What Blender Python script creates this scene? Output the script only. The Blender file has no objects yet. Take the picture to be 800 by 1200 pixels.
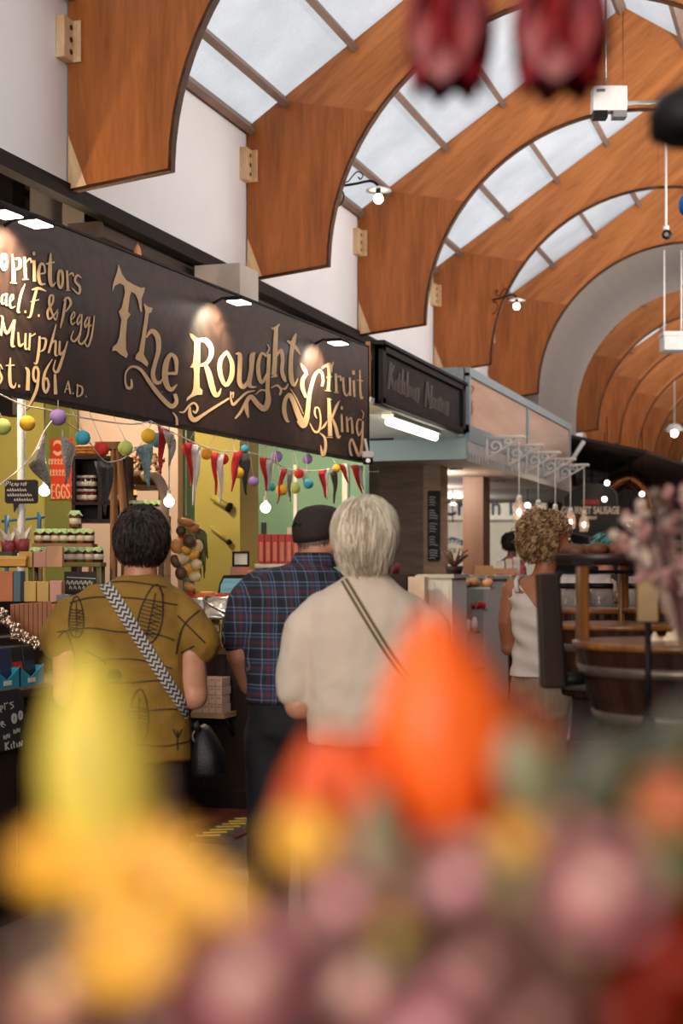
import bpy, bmesh, math, random
from mathutils import Vector, Matrix, geometry, noise
from mathutils.bvhtree import BVHTree
random.seed(7)
SC = bpy.context.scene
COL = SC.collection
PI = math.pi

# ---------------------------------------------------------------- camera
CAMZ = 1.42
F = 1750.0
TH = math.atan(575.0 / F)
HY = 670.0
FW = Vector((-math.sin(TH), math.cos(TH), 0))
RT = Vector((math.cos(TH), math.sin(TH), 0))
cam_d = bpy.data.cameras.new('camera')
cam = bpy.data.objects.new('camera', cam_d)
COL.objects.link(cam)
cam.location = (0, 0, CAMZ)
cam.rotation_euler = (PI / 2, 0, TH)
cam_d.sensor_fit = 'HORIZONTAL'
cam_d.sensor_width = 24.0
cam_d.lens = F / 800 * 24
cam_d.shift_y = (HY - 600) / 800
cam_d.clip_start = 0.05
cam_d.clip_end = 200
cam_d.dof.use_dof = True
cam_d.dof.focus_distance = 7.0
cam_d.dof.aperture_fstop = 3.2
SC.camera = cam

# ---------------------------------------------------------------- view, world, large lights
vs = SC.view_settings
vs.view_transform = 'Standard'
vs.look = 'None'
vs.exposure = 0.0
vs.gamma = 1.0
vs.use_curve_mapping = False
SC.cycles.max_bounces = 8
SC.cycles.diffuse_bounces = 4
SC.cycles.glossy_bounces = 3
SC.cycles.transmission_bounces = 6
SC.cycles.transparent_max_bounces = 12
SC.cycles.sample_clamp_indirect = 4.0
SC.cycles.caustics_reflective = False
SC.cycles.caustics_refractive = False

world = bpy.data.worlds.new('overcast_sky')
SC.world = world
world.use_nodes = True
wn = world.node_tree
wn.nodes['Background'].inputs[0].default_value = (0.97, 0.975, 1.0, 1)
wn.nodes['Background'].inputs[1].default_value = 1.2

def area(name, loc, rot, sx, sy, power, col):
    d = bpy.data.lights.new(name, 'AREA')
    d.shape = 'RECTANGLE'; d.size = sx; d.size_y = sy
    d.energy = power; d.color = col
    o = bpy.data.objects.new(name, d); COL.objects.link(o)
    o.location = loc; o.rotation_euler = rot
    return o
# added fill light behind the camera, aimed down the aisle
area('rear_fill_light', (-1.2, -3.6, 3.2), (math.radians(88), 0, 0), 3.6, 3.0, 420, (1.0, 0.90, 0.80))
# added unseen fill light along the right wall, aimed up at the left wall
area('right_wall_fill_light', (0.42, 18.5, 3.5), (0, math.radians(180-38), 0), 0.26, 21.0, 900, (1.0, 0.95, 0.90))

# ---------------------------------------------------------------- helpers
def at(px, py, D):
    return Vector((0, 0, CAMZ)) + D * (FW + RT * ((px - 400) / F) + Vector((0, 0, (HY - py) / F)))
def atz(px, py, z):
    return at(px, py, (CAMZ - z) * F / (py - HY))
def ray(px, py):
    return (FW + RT * ((px - 400) / F) + Vector((0, 0, (HY - py) / F)))
def onX(px, X):      # depth D at which the column px crosses the plane X
    u = (px - 400) / F
    t = (u - math.tan(TH)) / (1 + u * math.tan(TH))
    Y = X / t
    return -X * math.sin(TH) + Y * math.cos(TH)
def onY(px, Y):      # (X, D) at which the column px crosses the plane Y
    u = (px - 400) / F
    t = (u - math.tan(TH)) / (1 + u * math.tan(TH))
    X = Y * t
    return X, -X * math.sin(TH) + Y * math.cos(TH)
def zat(py, D):
    return CAMZ + (HY - py) / F * D

class MB:
    def __init__(s):
        s.v = []; s.f = []; s.m = []; s.sm = []; s.uv = []
    def add(s, vs_, fs_, mat=0, smooth=False, uvs=None):
        b = len(s.v)
        s.v += [tuple(x) for x in vs_]
        for i, f in enumerate(fs_):
            s.f.append([b + k for k in f]); s.m.append(mat); s.sm.append(smooth)
            s.uv.append(uvs[i] if uvs else None)
        return s
    def box(s, c, d, rz=0, mat=0, M=None):
        x, y, z = d[0] / 2, d[1] / 2, d[2] / 2
        P = [Vector(p) for p in ((-x,-y,-z),(x,-y,-z),(x,y,-z),(-x,y,-z),(-x,-y,z),(x,-y,z),(x,y,z),(-x,y,z))]
        R = Matrix.Rotation(rz, 3, 'Z') if M is None else M
        P = [R @ p + Vector(c) for p in P]
        return s.add(P, [(0,3,2,1),(4,5,6,7),(0,1,5,4),(1,2,6,5),(2,3,7,6),(3,0,4,7)], mat)
    def b2(s, a, b, mat=0):
        return s.box([(a[i]+b[i])/2 for i in range(3)], [abs(b[i]-a[i]) for i in range(3)], mat=mat)
    def tube(s, pts, r, n=8, mat=0, cap=True, flat=1.0, up=None):
        pts = [Vector(p) for p in pts]
        if not isinstance(r, (list, tuple)): r = [r] * len(pts)
        V = []; L = len(pts)
        prev = None
        for i, p in enumerate(pts):
            t = (pts[min(i+1, L-1)] - pts[max(i-1, 0)])
            if t.length < 1e-9: t = Vector((0, 0, 1))
            t.normalize()
            a = prev if prev is not None else (Vector(up) if up else (Vector((0,0,1)) if abs(t.z) < .9 else Vector((1,0,0))))
            a = a - t * a.dot(t)
            if a.length < 1e-6: a = t.orthogonal()
            a.normalize(); prev = a
            bb = t.cross(a)
            for k in range(n):
                th = 2 * PI * k / n
                V.append(p + (a * math.cos(th) * flat + bb * math.sin(th)) * r[i])
        Fc = []
        for i in range(L - 1):
            for k in range(n):
                k2 = (k + 1) % n
                Fc.append((i*n+k, i*n+k2, (i+1)*n+k2, (i+1)*n+k))
        if cap:
            Fc.append(tuple(reversed(range(n)))); Fc.append(tuple(range((L-1)*n, L*n)))
        return s.add(V, Fc, mat, True)
    def cyl(s, p0, p1, r0, r1=None, n=16, mat=0, smooth=True):
        r1 = r0 if r1 is None else r1
        b = len(s.f)
        s.tube([p0, p1], [r0, r1], n, mat)
        s.sm[-1] = False; s.sm[-2] = False
        return s
    def lathe(s, prof, n=20, c=(0,0,0), mat=0, sx=1, sy=1, smooth=True, arc=None):
        V = []; c = Vector(c)
        for r, z in prof:
            for k in range(n):
                th = 2 * PI * k / n
                V.append(c + Vector((r * math.cos(th) * sx, r * math.sin(th) * sy, z)))
        Fc = []
        for i in range(len(prof) - 1):
            for k in range(n):
                k2 = (k + 1) % n
                Fc.append((i*n+k, i*n+k2, (i+1)*n+k2, (i+1)*n+k))
        Fc.append(tuple(reversed(range(n)))); Fc.append(tuple(range((len(prof)-1)*n, len(prof)*n)))
        return s.add(V, Fc, mat, smooth)
    def ell(s, c, r, n=16, m=10, mat=0, R=None):
        if not isinstance(r, (list, tuple)): r = (r, r, r)
        V = []; c = Vector(c)
        for i in range(m + 1):
            ph = -PI/2 + PI * i / m
            for k in range(n):
                th = 2*PI*k/n
                p = Vector((r[0]*math.cos(ph)*math.cos(th), r[1]*math.cos(ph)*math.sin(th), r[2]*math.sin(ph)))
                if R is not None: p = R @ p
                V.append(c + p)
        Fc = []
        for i in range(m):
            for k in range(n):
                k2 = (k+1) % n
                if i == 0: Fc.append((k, (i+1)*n+k2, (i+1)*n+k))
                elif i == m-1: Fc.append((i*n+k, i*n+k2, (i+1)*n+k))
                else: Fc.append((i*n+k, i*n+k2, (i+1)*n+k2, (i+1)*n+k))
        return s.add(V, Fc, mat, True)
    def prism(s, poly, fn, d0, d1, mat=0, side=None):
        """poly: 2d points; fn(u, v, d) -> 3d point"""
        n = len(poly)
        V = [fn(u, v, d0) for u, v in poly] + [fn(u, v, d1) for u, v in poly]
        tri = geometry.tessellate_polygon([[Vector((u, v, 0)) for u, v in poly]])
        Fc = [tuple(t) for t in tri] + [tuple(n + i for i in reversed(t)) for t in tri]
        s.add(V, Fc, mat)
        S = [(i, (i+1) % n, n + (i+1) % n, n + i) for i in range(n)]
        return s.add(V, S, mat if side is None else side)
    def build(s, name, mats, parent=None, bevel=0, **props):
        me = bpy.data.meshes.new(name)
        me.from_pydata(s.v, [], s.f)
        if not isinstance(mats, (list, tuple)): mats = [mats]
        for m in mats: me.materials.append(m)
        me.polygons.foreach_set('material_index', s.m)
        me.polygons.foreach_set('use_smooth', s.sm)
        if any(u is not None for u in s.uv):
            ul = me.uv_layers.new(name='UVMap')
            li = 0
            for p, u in zip(me.polygons, s.uv):
                for j in range(p.loop_total):
                    ul.data[p.loop_start + j].uv = u[j] if u else (0, 0)
        me.update()
        bm = bmesh.new(); bm.from_mesh(me)
        bmesh.ops.remove_doubles(bm, verts=bm.verts, dist=1e-6)
        bmesh.ops.recalc_face_normals(bm, faces=bm.faces)
        bm.to_mesh(me); bm.free()
        o = bpy.data.objects.new(name, me); COL.objects.link(o)
        if parent is not None: o.parent = parent
        if bevel:
            md = o.modifiers.new('bevel', 'BEVEL'); md.width = bevel; md.segments = 2; md.limit_method = 'ANGLE'
        for k, val in props.items(): o[k] = val
        return o

def text_mesh(body, size, m, parent, loc, scx=1.0, align='LEFT', extrude=.003, bold=.004, name='lettering'):
    cu = bpy.data.curves.new('tmp', 'FONT'); cu.body = body; cu.size = size; cu.align_x = align; cu.extrude = extrude; cu.offset = bold
    t = bpy.data.objects.new('tmp', cu); COL.objects.link(t); bpy.context.view_layer.update()
    me = bpy.data.meshes.new_from_object(t.evaluated_get(bpy.context.evaluated_depsgraph_get())); bpy.data.objects.remove(t); me.materials.clear(); me.materials.append(m)
    o = bpy.data.objects.new(name, me); COL.objects.link(o); o.parent = parent; o.location = loc; o.rotation_euler = (PI/2, 0, 0); o.scale.x = scx
    return o
ORD = ['first', 'second', 'third', 'fourth', 'fifth', 'sixth', 'seventh', 'eighth', 'ninth']
def thing(name, label, cat, loc=(0,0,0), rz=0, group=None, rot=None):
    o = bpy.data.objects.new(name, None); COL.objects.link(o)
    o.location = loc; o.rotation_euler = rot or (0, 0, rz)
    o.empty_display_size = 0.05
    return tag(o, label, cat, group)
def tag(o, label, cat, group=None, kind=None):
    o['label'] = label; o['category'] = cat
    if group: o['group'] = group
    if kind: o['kind'] = kind
    return o
def struct(o):
    o['kind'] = 'structure'; return o
def dup(root, loc=None, rz=None, label=None, group=None, scale=None):
    r = root.copy(); COL.objects.link(r)
    if loc is not None: r.location = loc
    if rz is not None: r.rotation_euler = (0, 0, rz)
    if label: r['label'] = label
    if group: r['group'] = group
    if scale: r.scale = (scale,)*3 if not isinstance(scale, (tuple, list)) else scale
    for ch in list(root.children):
        c = ch.copy(); COL.objects.link(c); c.parent = r
        for g in list(ch.children):
            d = g.copy(); COL.objects.link(d); d.parent = c
    return r

# ---------------------------------------------------------------- materials
def srgb(r, g, b):
    f = lambda c: (c/255/12.92) if c/255 <= .04045 else ((c/255+.055)/1.055)**2.4
    return (f(r), f(g), f(b), 1)
def newmat(name):
    m = bpy.data.materials.new(name); m.use_nodes = True
    nt = m.node_tree; bs = nt.nodes['Principled BSDF']
    return m, nt, bs
def N(nt, typ, **kw):
    n = nt.nodes.new(typ)
    for k, v in kw.items(): setattr(n, k, v)
    return n
def mat(name, rgb, rough=.6, metal=0, var=.12, scale=8, bump=0, bscale=None, trans=0, stretch=(1,1,1), spec=None, sheen=0, alpha=1, ior=None):
    m, nt, bs = newmat(name)
    c = srgb(*rgb)
    tc = N(nt, 'ShaderNodeTexCoord'); mp = N(nt, 'ShaderNodeMapping'); mp.inputs['Scale'].default_value = stretch
    nt.links.new(tc.outputs['Object'], mp.inputs[0])
    nz = N(nt, 'ShaderNodeTexNoise'); nz.inputs['Scale'].default_value = scale; nz.inputs['Detail'].default_value = 5
    nt.links.new(mp.outputs[0], nz.inputs[0])
    rp = N(nt, 'ShaderNodeValToRGB')
    rp.color_ramp.elements[0].position = .3; rp.color_ramp.elements[1].position = .7
    rp.color_ramp.elements[0].color = tuple(max(0, x*(1-var)) for x in c[:3]) + (1,)
    rp.color_ramp.elements[1].color = tuple(min(1, x*(1+var)) for x in c[:3]) + (1,)
    nt.links.new(nz.outputs[0], rp.inputs[0]); nt.links.new(rp.outputs[0], bs.inputs['Base Color'])
    bs.inputs['Roughness'].default_value = rough; bs.inputs['Metallic'].default_value = metal
    if trans: bs.inputs['Transmission Weight'].default_value = trans
    if spec is not None: bs.inputs['Specular IOR Level'].default_value = spec
    if sheen: bs.inputs['Sheen Weight'].default_value = sheen
    if ior: bs.inputs['IOR'].default_value = ior
    if alpha < 1: bs.inputs['Alpha'].default_value = alpha
    if bump:
        n2 = N(nt, 'ShaderNodeTexNoise'); n2.inputs['Scale'].default_value = bscale or scale * 6; n2.inputs['Detail'].default_value = 6
        nt.links.new(mp.outputs[0], n2.inputs[0])
        bp = N(nt, 'ShaderNodeBump'); bp.inputs['Strength'].default_value = bump; bp.inputs['Distance'].default_value = .01
        nt.links.new(n2.outputs[0], bp.inputs['Height']); nt.links.new(bp.outputs[0], bs.inputs['Normal'])
    return m
def emit(name, rgb, s):
    m, nt, bs = newmat(name)
    bs.inputs['Base Color'].default_value = (0.8, .8, .8, 1)
    bs.inputs['Emission Color'].default_value = srgb(*rgb); bs.inputs['Emission Strength'].default_value = s
    return m
def wood(name, c1, c2, scale=3, stretch=(1, 1, .12), rough=.5, bump=.1, rot=(0,0,0), coat=0):
    m, nt, bs = newmat(name)
    tc = N(nt, 'ShaderNodeTexCoord'); mp = N(nt, 'ShaderNodeMapping')
    mp.inputs['Scale'].default_value = stretch
    mr = N(nt, 'ShaderNodeMapping'); mr.inputs['Rotation'].default_value = rot
    nt.links.new(tc.outputs['Object'], mr.inputs[0]); nt.links.new(mr.outputs[0], mp.inputs[0])
    n1 = N(nt, 'ShaderNodeTexNoise'); n1.inputs['Scale'].default_value = scale; n1.inputs['Detail'].default_value = 8; n1.inputs['Roughness'].default_value = .65
    n1.inputs['Distortion'].default_value = 1.2
    n2 = N(nt, 'ShaderNodeTexNoise'); n2.inputs['Scale'].default_value = scale * 9; n2.inputs['Detail'].default_value = 4
    nt.links.new(mp.outputs[0], n1.inputs[0]); nt.links.new(mp.outputs[0], n2.inputs[0])
    mx = N(nt, 'ShaderNodeMath', operation='ADD'); ml = N(nt, 'ShaderNodeMath', operation='MULTIPLY'); ml.inputs[1].default_value = .35
    nt.links.new(n2.outputs[0], ml.inputs[0]); nt.links.new(n1.outputs[0], mx.inputs[0]); nt.links.new(ml.outputs[0], mx.inputs[1])
    rp = N(nt, 'ShaderNodeValToRGB'); rp.color_ramp.elements[0].position = .5; rp.color_ramp.elements[1].position = .85
    rp.color_ramp.elements[0].color = srgb(*c1); rp.color_ramp.elements[1].color = srgb(*c2)
    nt.links.new(mx.outputs[0], rp.inputs[0]); nt.links.new(rp.outputs[0], bs.inputs['Base Color'])
    bs.inputs['Roughness'].default_value = rough; bs.inputs['Specular IOR Level'].default_value = .25
    if coat: bs.inputs['Coat Weight'].default_value = coat; bs.inputs['Coat Roughness'].default_value = .25
    bp = N(nt, 'ShaderNodeBump'); bp.inputs['Strength'].default_value = bump; bp.inputs['Distance'].default_value = .005
    nt.links.new(mx.outputs[0], bp.inputs['Height']); nt.links.new(bp.outputs[0], bs.inputs['Normal'])
    return m
def glassy(name, rgb, alpha, rough=.1):
    m, nt, bs = newmat(name)
    bs.inputs['Base Color'].default_value = srgb(*rgb); bs.inputs['Roughness'].default_value = rough
    bs.inputs['Alpha'].default_value = alpha
    return m
M_ = {}
M_['white_wall'] = mat('white_painted_boards', (246, 246, 246), .7, var=.03, scale=1.5, bump=.15, bscale=14)
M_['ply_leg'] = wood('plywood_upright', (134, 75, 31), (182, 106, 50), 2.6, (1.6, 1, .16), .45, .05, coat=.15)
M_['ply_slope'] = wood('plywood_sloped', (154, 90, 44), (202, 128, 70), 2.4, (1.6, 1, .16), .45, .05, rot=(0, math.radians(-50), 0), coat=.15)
M_['ply_edge'] = wood('plywood_edge', (50, 28, 14), (88, 50, 24), 5, (.3, 1, 1), .6)
M_['pale_ply'] = wood('pale_plywood', (205, 165, 120), (232, 200, 160), 6, (1, 1, .3), .6)
M_['dark_timber'] = wood('dark_timber', (16, 10, 8), (36, 23, 17), 4, (1, .1, 1), .7)
M_['purlin'] = mat('brown_painted_bar', (128, 104, 92), .6, var=.1)
M_['grey_plaster'] = mat('grey_plaster', (150, 138, 130), .8, var=.06, scale=1)
M_['dark_roof'] = mat('dark_side_roof', (120, 106, 98), .8, var=.3, scale=2)
M_['column'] = mat('cream_column_paint', (196, 184, 172), .7, var=.08, scale=3, bump=.1)
M_['olive'] = mat('olive_yellow_paint', (190, 176, 88), .65, var=.06, scale=1.5)
M_['olive_dark'] = mat('olive_green_paint', (128, 130, 60), .65, var=.06, scale=1.5)
M_['teal_wall'] = mat('pale_teal_paint', (118, 158, 138), .7, var=.05, scale=1.5)
M_['pink_wall'] = mat('pinkish_plaster', (218, 190, 172), .7, var=.05, scale=1.5)
M_['black'] = mat('black_paint', (14, 13, 13), .6, var=.2, spec=.25)
M_['counter'] = wood('dark_brown_counter_boards', (32, 20, 15), (52, 34, 26), 4, (1, 1, .1), .5)
M_['white'] = mat('white_paint', (232, 230, 226), .5, var=.04)
M_['steel'] = mat('steel', (170, 168, 165), .3, metal=.9, var=.05)
M_['cream_letter'] = mat('cream_letter_paint', (232, 194, 146), .6, var=.06, scale=20)
M_['letter_shadow'] = mat('dark_letter_outline', (14, 10, 9), .6, var=.1)
M_['bulb'] = emit('lit_bulb', (255, 238, 214), 22)
M_['bulb_soft'] = emit('lit_small_bulb', (255, 226, 190), 12)
# ================================================================ SETTING
W = 4.2; XC = -1.75; XR = 2*XC + W      # wall planes X=-4.2 and X=+0.7
ZB, ZE, ZR = 3.66, 4.80, 6.42           # wall foot, eave, ridge
YS, YN = -4.6, 41.0
def floor_mat():
    m, nt, bs = newmat('market_floor_tiles')
    tc = N(nt, 'ShaderNodeTexCoord'); br = N(nt, 'ShaderNodeTexBrick')
    br.inputs['Scale'].default_value = 1.0; br.inputs['Brick Width'].default_value = .6; br.inputs['Row Height'].default_value = .3
    br.inputs['Mortar Size'].default_value = .008
    br.inputs['Color1'].default_value = srgb(104, 90, 78); br.inputs['Color2'].default_value = srgb(84, 73, 64)
    br.inputs['Mortar'].default_value = srgb(58, 52, 48)
    nt.links.new(tc.outputs['Object'], br.inputs[0])
    nz = N(nt, 'ShaderNodeTexNoise'); nz.inputs['Scale'].default_value = 5; nz.inputs['Detail'].default_value = 6
    nt.links.new(tc.outputs['Object'], nz.inputs[0])
    mx = N(nt, 'ShaderNodeMix', data_type='RGBA', blend_type='MULTIPLY'); mx.inputs[0].default_value = .5
    nt.links.new(br.outputs[0], mx.inputs[6]); nt.links.new(nz.outputs[0], mx.inputs[7])
    nt.links.new(mx.outputs[2], bs.inputs['Base Color']); bs.inputs['Roughness'].default_value = .45
    return m
o = struct(MB().b2((-10, YS, -.1), (7, YN, 0)).build('floor', floor_mat()))
# upper white walls
for nm, x0, x1 in (('wall_left', -W-.1, -W), ('wall_right', XR, XR+.1)):
    m = MB(); m.b2((x0, YS, ZB), (x1, 19.3, ZE)); m.b2((x0, 22.0, ZB), (x1, YN, ZE))
    struct(m.build(nm, M_['white_wall']))
# timber lintel under the white wall
m = MB(); m.b2((-W-.06, YS, ZB-.09), (-W+.03, 19.2, ZB-.002)); m.b2((-W-.35, 8.35, ZB-.16), (-W-.1, 19.2, ZB-.06), mat=1)
struct(m.build('trim_1', [M_['dark_timber'], mat('weathered_timber', (98, 82, 72), .8, var=.4, scale=3, stretch=(1, .1, 1))]))
struct(MB().b2((XR-.03, YS, ZB-.09), (XR+.06, YN, ZB-.002)).build('trim_2', M_['dark_timber']))
struct(MB().b2((.28, 6, 3.34), (XR-.01, 30, 3.42)).b2((.24, 6, 3.34), (.28, 30, 3.50)).build('trim_fill_light_ledge', M_['white']))  # added unseen ledge that holds and shields the right wall fill
# side aisle roofs, outer walls, ends
struct(MB().b2((-10, YS, 4.75), (-8.2, YN, 4.85)).b2((-7.2, YS, 4.75), (-W-.1, YN, 4.85)).build('ceiling_left', M_['dark_roof']))
struct(MB().b2((XR+.1, YS, 3.75), (7, YN, 3.85)).build('ceiling_right', M_['dark_roof']))
dk = mat('dim_outer_wall', (92, 84, 78), .8, var=.15, scale=1)
struct(MB().b2((-10.1, YS, 0), (-10, YN, 4.85)).build('wall_outer_left', dk))
struct(MB().b2((7, YS, 0), (7.1, YN, 4.85)).build('wall_outer_right', dk))
struct(MB().b2((-10.1, YS-.1, 0), (7.1, YS, 6.8)).build('wall_south', mat('south_wall_paint', (200, 190, 178), .8)))
struct(MB().b2((-10.1, YN, 0), (7.1, YN+.1, 6.8)).build('wall_north', mat('north_wall_paint', (196, 184, 174), .8)))

# skylight slopes: translucent sheets between the arches
def sky_mat():
    m, nt, bs = newmat('translucent_skylight_sheet')
    out = nt.nodes['Material Output']; nt.nodes.remove(bs)
    tc = N(nt, 'ShaderNodeTexCoord'); nz = N(nt, 'ShaderNodeTexNoise'); nz.inputs['Scale'].default_value = 1.6; nz.inputs['Detail'].default_value = 5
    nt.links.new(tc.outputs['Object'], nz.inputs[0])
    rp = N(nt, 'ShaderNodeValToRGB'); rp.color_ramp.elements[0].position = .35; rp.color_ramp.elements[1].position = .7
    rp.color_ramp.elements[0].color = (.66, .68, .70, 1); rp.color_ramp.elements[1].color = (.84, .86, .88, 1)
    nt.links.new(nz.outputs[0], rp.inputs[0])
    ck = N(nt, 'ShaderNodeTexVoronoi'); ck.inputs['Scale'].default_value = 70; nt.links.new(tc.outputs['Object'], ck.inputs[0])
    mx = N(nt, 'ShaderNodeMix', data_type='RGBA', blend_type='MULTIPLY'); mx.inputs[0].default_value = .12
    nt.links.new(rp.outputs[0], mx.inputs[6]); nt.links.new(ck.outputs[0], mx.inputs[7])
    tr = N(nt, 'ShaderNodeBsdfTranslucent'); df = N(nt, 'ShaderNodeBsdfDiffuse'); ms = N(nt, 'ShaderNodeMixShader'); ms.inputs[0].default_value = .82
    nt.links.new(mx.outputs[2], tr.inputs[0]); nt.links.new(mx.outputs[2], df.inputs[0])
    nt.links.new(df.outputs[0], ms.inputs[1]); nt.links.new(tr.outputs[0], ms.inputs[2]); nt.links.new(ms.outputs[0], out.inputs[0])
    return m
SKY = sky_mat()
struct(MB().b2((-8.2, YS, 4.79), (-7.2, YN, 4.80)).build('ceiling_left_added_strip', SKY))  # added translucent strip, lets sky light into the side aisle
def slope_z(x):
    a = abs(x - XC); h = W + XC
    return ZR - (ZR - ZE) * a / h
AY = [7.70 + 2.775*i for i in range(5)]                 # near arches
FY = [23.9 + 2.62*i for i in range(6)]                  # far arches beyond the grey vault
for k, (x0, x1, nm) in enumerate(((-W, XC, 'ceiling_skylight_left'), (XC, XR, 'ceiling_skylight_right'))):
    m = MB()
    for (ya, yb) in ((YS, 19.3), (22.0, YN)):
        m.add([(x0, ya, slope_z(x0)), (x1, ya, slope_z(x1)), (x1, yb, slope_z(x1)), (x0, yb, slope_z(x0))], [(0,1,2,3)])
    struct(m.build(nm, SKY))
# glazing bars along the hall
bars = [-4.18, -3.91, -3.37, -2.84, -2.31, XC]
bars = bars + [2*XC - b for b in bars[:-1]]
for i, x in enumerate(bars):
    m = MB()
    a = math.atan2(ZR-ZE, W+XC) * (1 if x < XC else -1)
    for ya, yb in ((YS, 19.3), (22.0, YN)):
        m.box((x + (.03 if x < XC else -.03) * math.sin(abs(a)), (ya+yb)/2, slope_z(x) - .055), (.05, yb-ya, .09), M=Matrix.Rotation(-a, 3, 'Y'))
    struct(m.build('trim_%d' % (i+3), M_['purlin']))

# timber arches
R_IN = 1.80
def arch_polys():
    cz = ZB + .02
    ang = lambda d: (XC - R_IN*math.cos(math.radians(d)), cz + R_IN*math.sin(math.radians(d)))
    legL = [(-W+.01, ZB-.04), (-W+.01, ZE-.03), (-3.93, slope_z(-3.93)-.03)] + [ang(d) for d in range(38, -1, -4)] + [(XC-R_IN, ZB+.03)]
    slL = [(-3.93, slope_z(-3.93)-.03), (XC-.004, ZR-.03)] + [ang(d) for d in range(90, 37, -4)]
    return legL, slL
legL, slL = arch_polys()
def arch(y, label, cat='arch', group='plywood roof arches', t=.075):
    root = thing('plywood_arch', label, cat, (0, y, 0), 0, group)
    for side in (1, -1):
        g = lambda u, v, d: (u if side > 0 else 2*XC - u, d, v)
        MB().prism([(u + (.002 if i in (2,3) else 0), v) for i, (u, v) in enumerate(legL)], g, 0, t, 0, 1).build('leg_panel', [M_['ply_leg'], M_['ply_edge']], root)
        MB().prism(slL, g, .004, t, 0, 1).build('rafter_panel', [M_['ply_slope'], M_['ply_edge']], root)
        MB().prism([(-W+.012, ZB-.042), (-W+.012, ZB+.28), (-W+.13, ZB-.02)], g, -.006, 0).build('corner_block', M_['pale_ply'], root)
        # dark beading along the foot and around the opening
        pts = [(g(-W+.02, ZB-.04, -.004)), g(XC-R_IN, ZB+.025, -.004)]
        bp = [g(XC - R_IN*math.cos(math.radians(d)), ZB+.02 + R_IN*math.sin(math.radians(d)), -.004) for d in range(0, 91, 5)]
        MB().tube(pts + bp, .011, 5).build('edge_bead', M_['ply_edge'], root)
    return root
ordn = ['above the sign\'s near end', 'above the sign\'s middle', 'above the sign\'s far end', 'above the carved name board', 'against the grey vault']
for i, y in enumerate(AY):
    arch(y, 'orange-brown plywood roof arch with its leg ' + ordn[i])
fo = ['first', 'second', 'third', 'fourth', 'fifth', 'sixth']
for i, y in enumerate(FY):
    arch(y, 'distant orange plywood roof arch, %s one beyond the grey vault' % fo[i])
# pale blocks with three holes where the arches meet the wall
for i, y in enumerate(AY):
    z = 4.47
    r = thing('wall_block', 'pale wooden block with three holes beside the arch ' + ordn[i], 'block', (-W, y, z), 0, 'pale blocks beside arches')
    MB().b2((.0, -.13, -.12), (.055, .0, .12)).b2((.0, -.02, -.12), (.10, -.006, .12)).build('block', M_['pale_ply'], r, bevel=.004)
    for k in range(3):
        MB().cyl((.0, -.05, -.07+.07*k), (.058, -.05, -.07+.07*k), .016, n=10).build('hole', M_['ply_edge'], r)
# grey vault
m = MB(); cz = ZB+.02
seg = [(XC - 1.84*math.cos(math.radians(d)), cz + 1.84*math.sin(math.radians(d))) for d in range(0, 181, 5)]
poly = [(-W-.1, 2.6), (-W-.1, 6.6), (XR+.1, 6.6), (XR+.1, 2.6), (2*XC - (XC-1.84), 2.6)] + list(reversed(seg)) + [(XC-1.84, 2.6)]
m.prism(poly, lambda u, v, d: (u, d, v), 19.05, 22.0)
struct(m.build('wall_grey_vault', M_['grey_plaster']))
m = MB(); m.b2((-10, 19.1, 3.4), (-W-.1, 19.3, 4.85)); struct(m.build('wall_cross_left', M_['grey_plaster']))

# columns
def column(x0, x1, y0, y1, split, nm):
    m = MB(); m.b2((x0, y0, 0), (x1, y1, split), 0); m.b2((x0, y0, split), (x1, y1, ZB-.1), 1)
    struct(m.build(nm, [M_['olive'], M_['column']]))
x0, D0 = onY(228, 9.6); x1, _ = onY(281, 9.6)
column(x0, x1, 9.6, 9.95, 2.7, 'column_1')
x0, D0 = onY(35, 9.28); x1, _ = onY(73, 9.28)
struct(MB().b2((x0, 9.28, 2.9), (x1, 9.6, 4.75)).build('column_2', M_['column']))
# dark post & framed board seen above the sign at the far left
struct(MB().b2((-4.95, 8.2, 2.4), (-4.85, 8.35, 4.7)).build('column_3', M_['dark_timber']))
# stuff in the gap above the sign: roof steel, blue duct, far pale ceiling
m = MB()
for k in range(7):
    m.box((-6.4, 10.2+1.6*k, 4.15), (4.2, .09, .12)); m.tube([(-4.6, 10.2+1.6*k, 3.6), (-6.2, 10.2+1.6*k, 4.5)], .03, 5)
struct(m.build('beam_side_aisle', M_['black']))

# blue ventilation duct and pale cone seen over the sign
xa, D = onY(128, 11.5); xb, _ = onY(150, 11.5)
struct(MB().b2((xa, 11.5, 3.2), (xb, 11.9, 4.74)).build('column_blue_duct', mat('teal_blue_duct', (40, 92, 120), .5)))
x, D = onY(161, 8.6)
r = thing('orange_cone', 'pale orange pointed cone peeping over the sign top', 'cone', (x, 8.6, 3.0)); zc = zat(284, D) - 3.0
MB().lathe([(.09, 0), (.085, .02), (.02, zc-.04), (0, zc)], 16).build('cone', mat('pale_orange_cone', (226, 160, 110), .6), r); MB().b2((-.11, -.11, -.02), (.11, .11, 0)).build('base', M_['pale_ply'], r)
struct(MB().b2((-6.2, 8.3, 2.90), (-3.5, 8.9, 2.975)).build('beam_cone_support', M_['dark_timber']))
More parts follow.
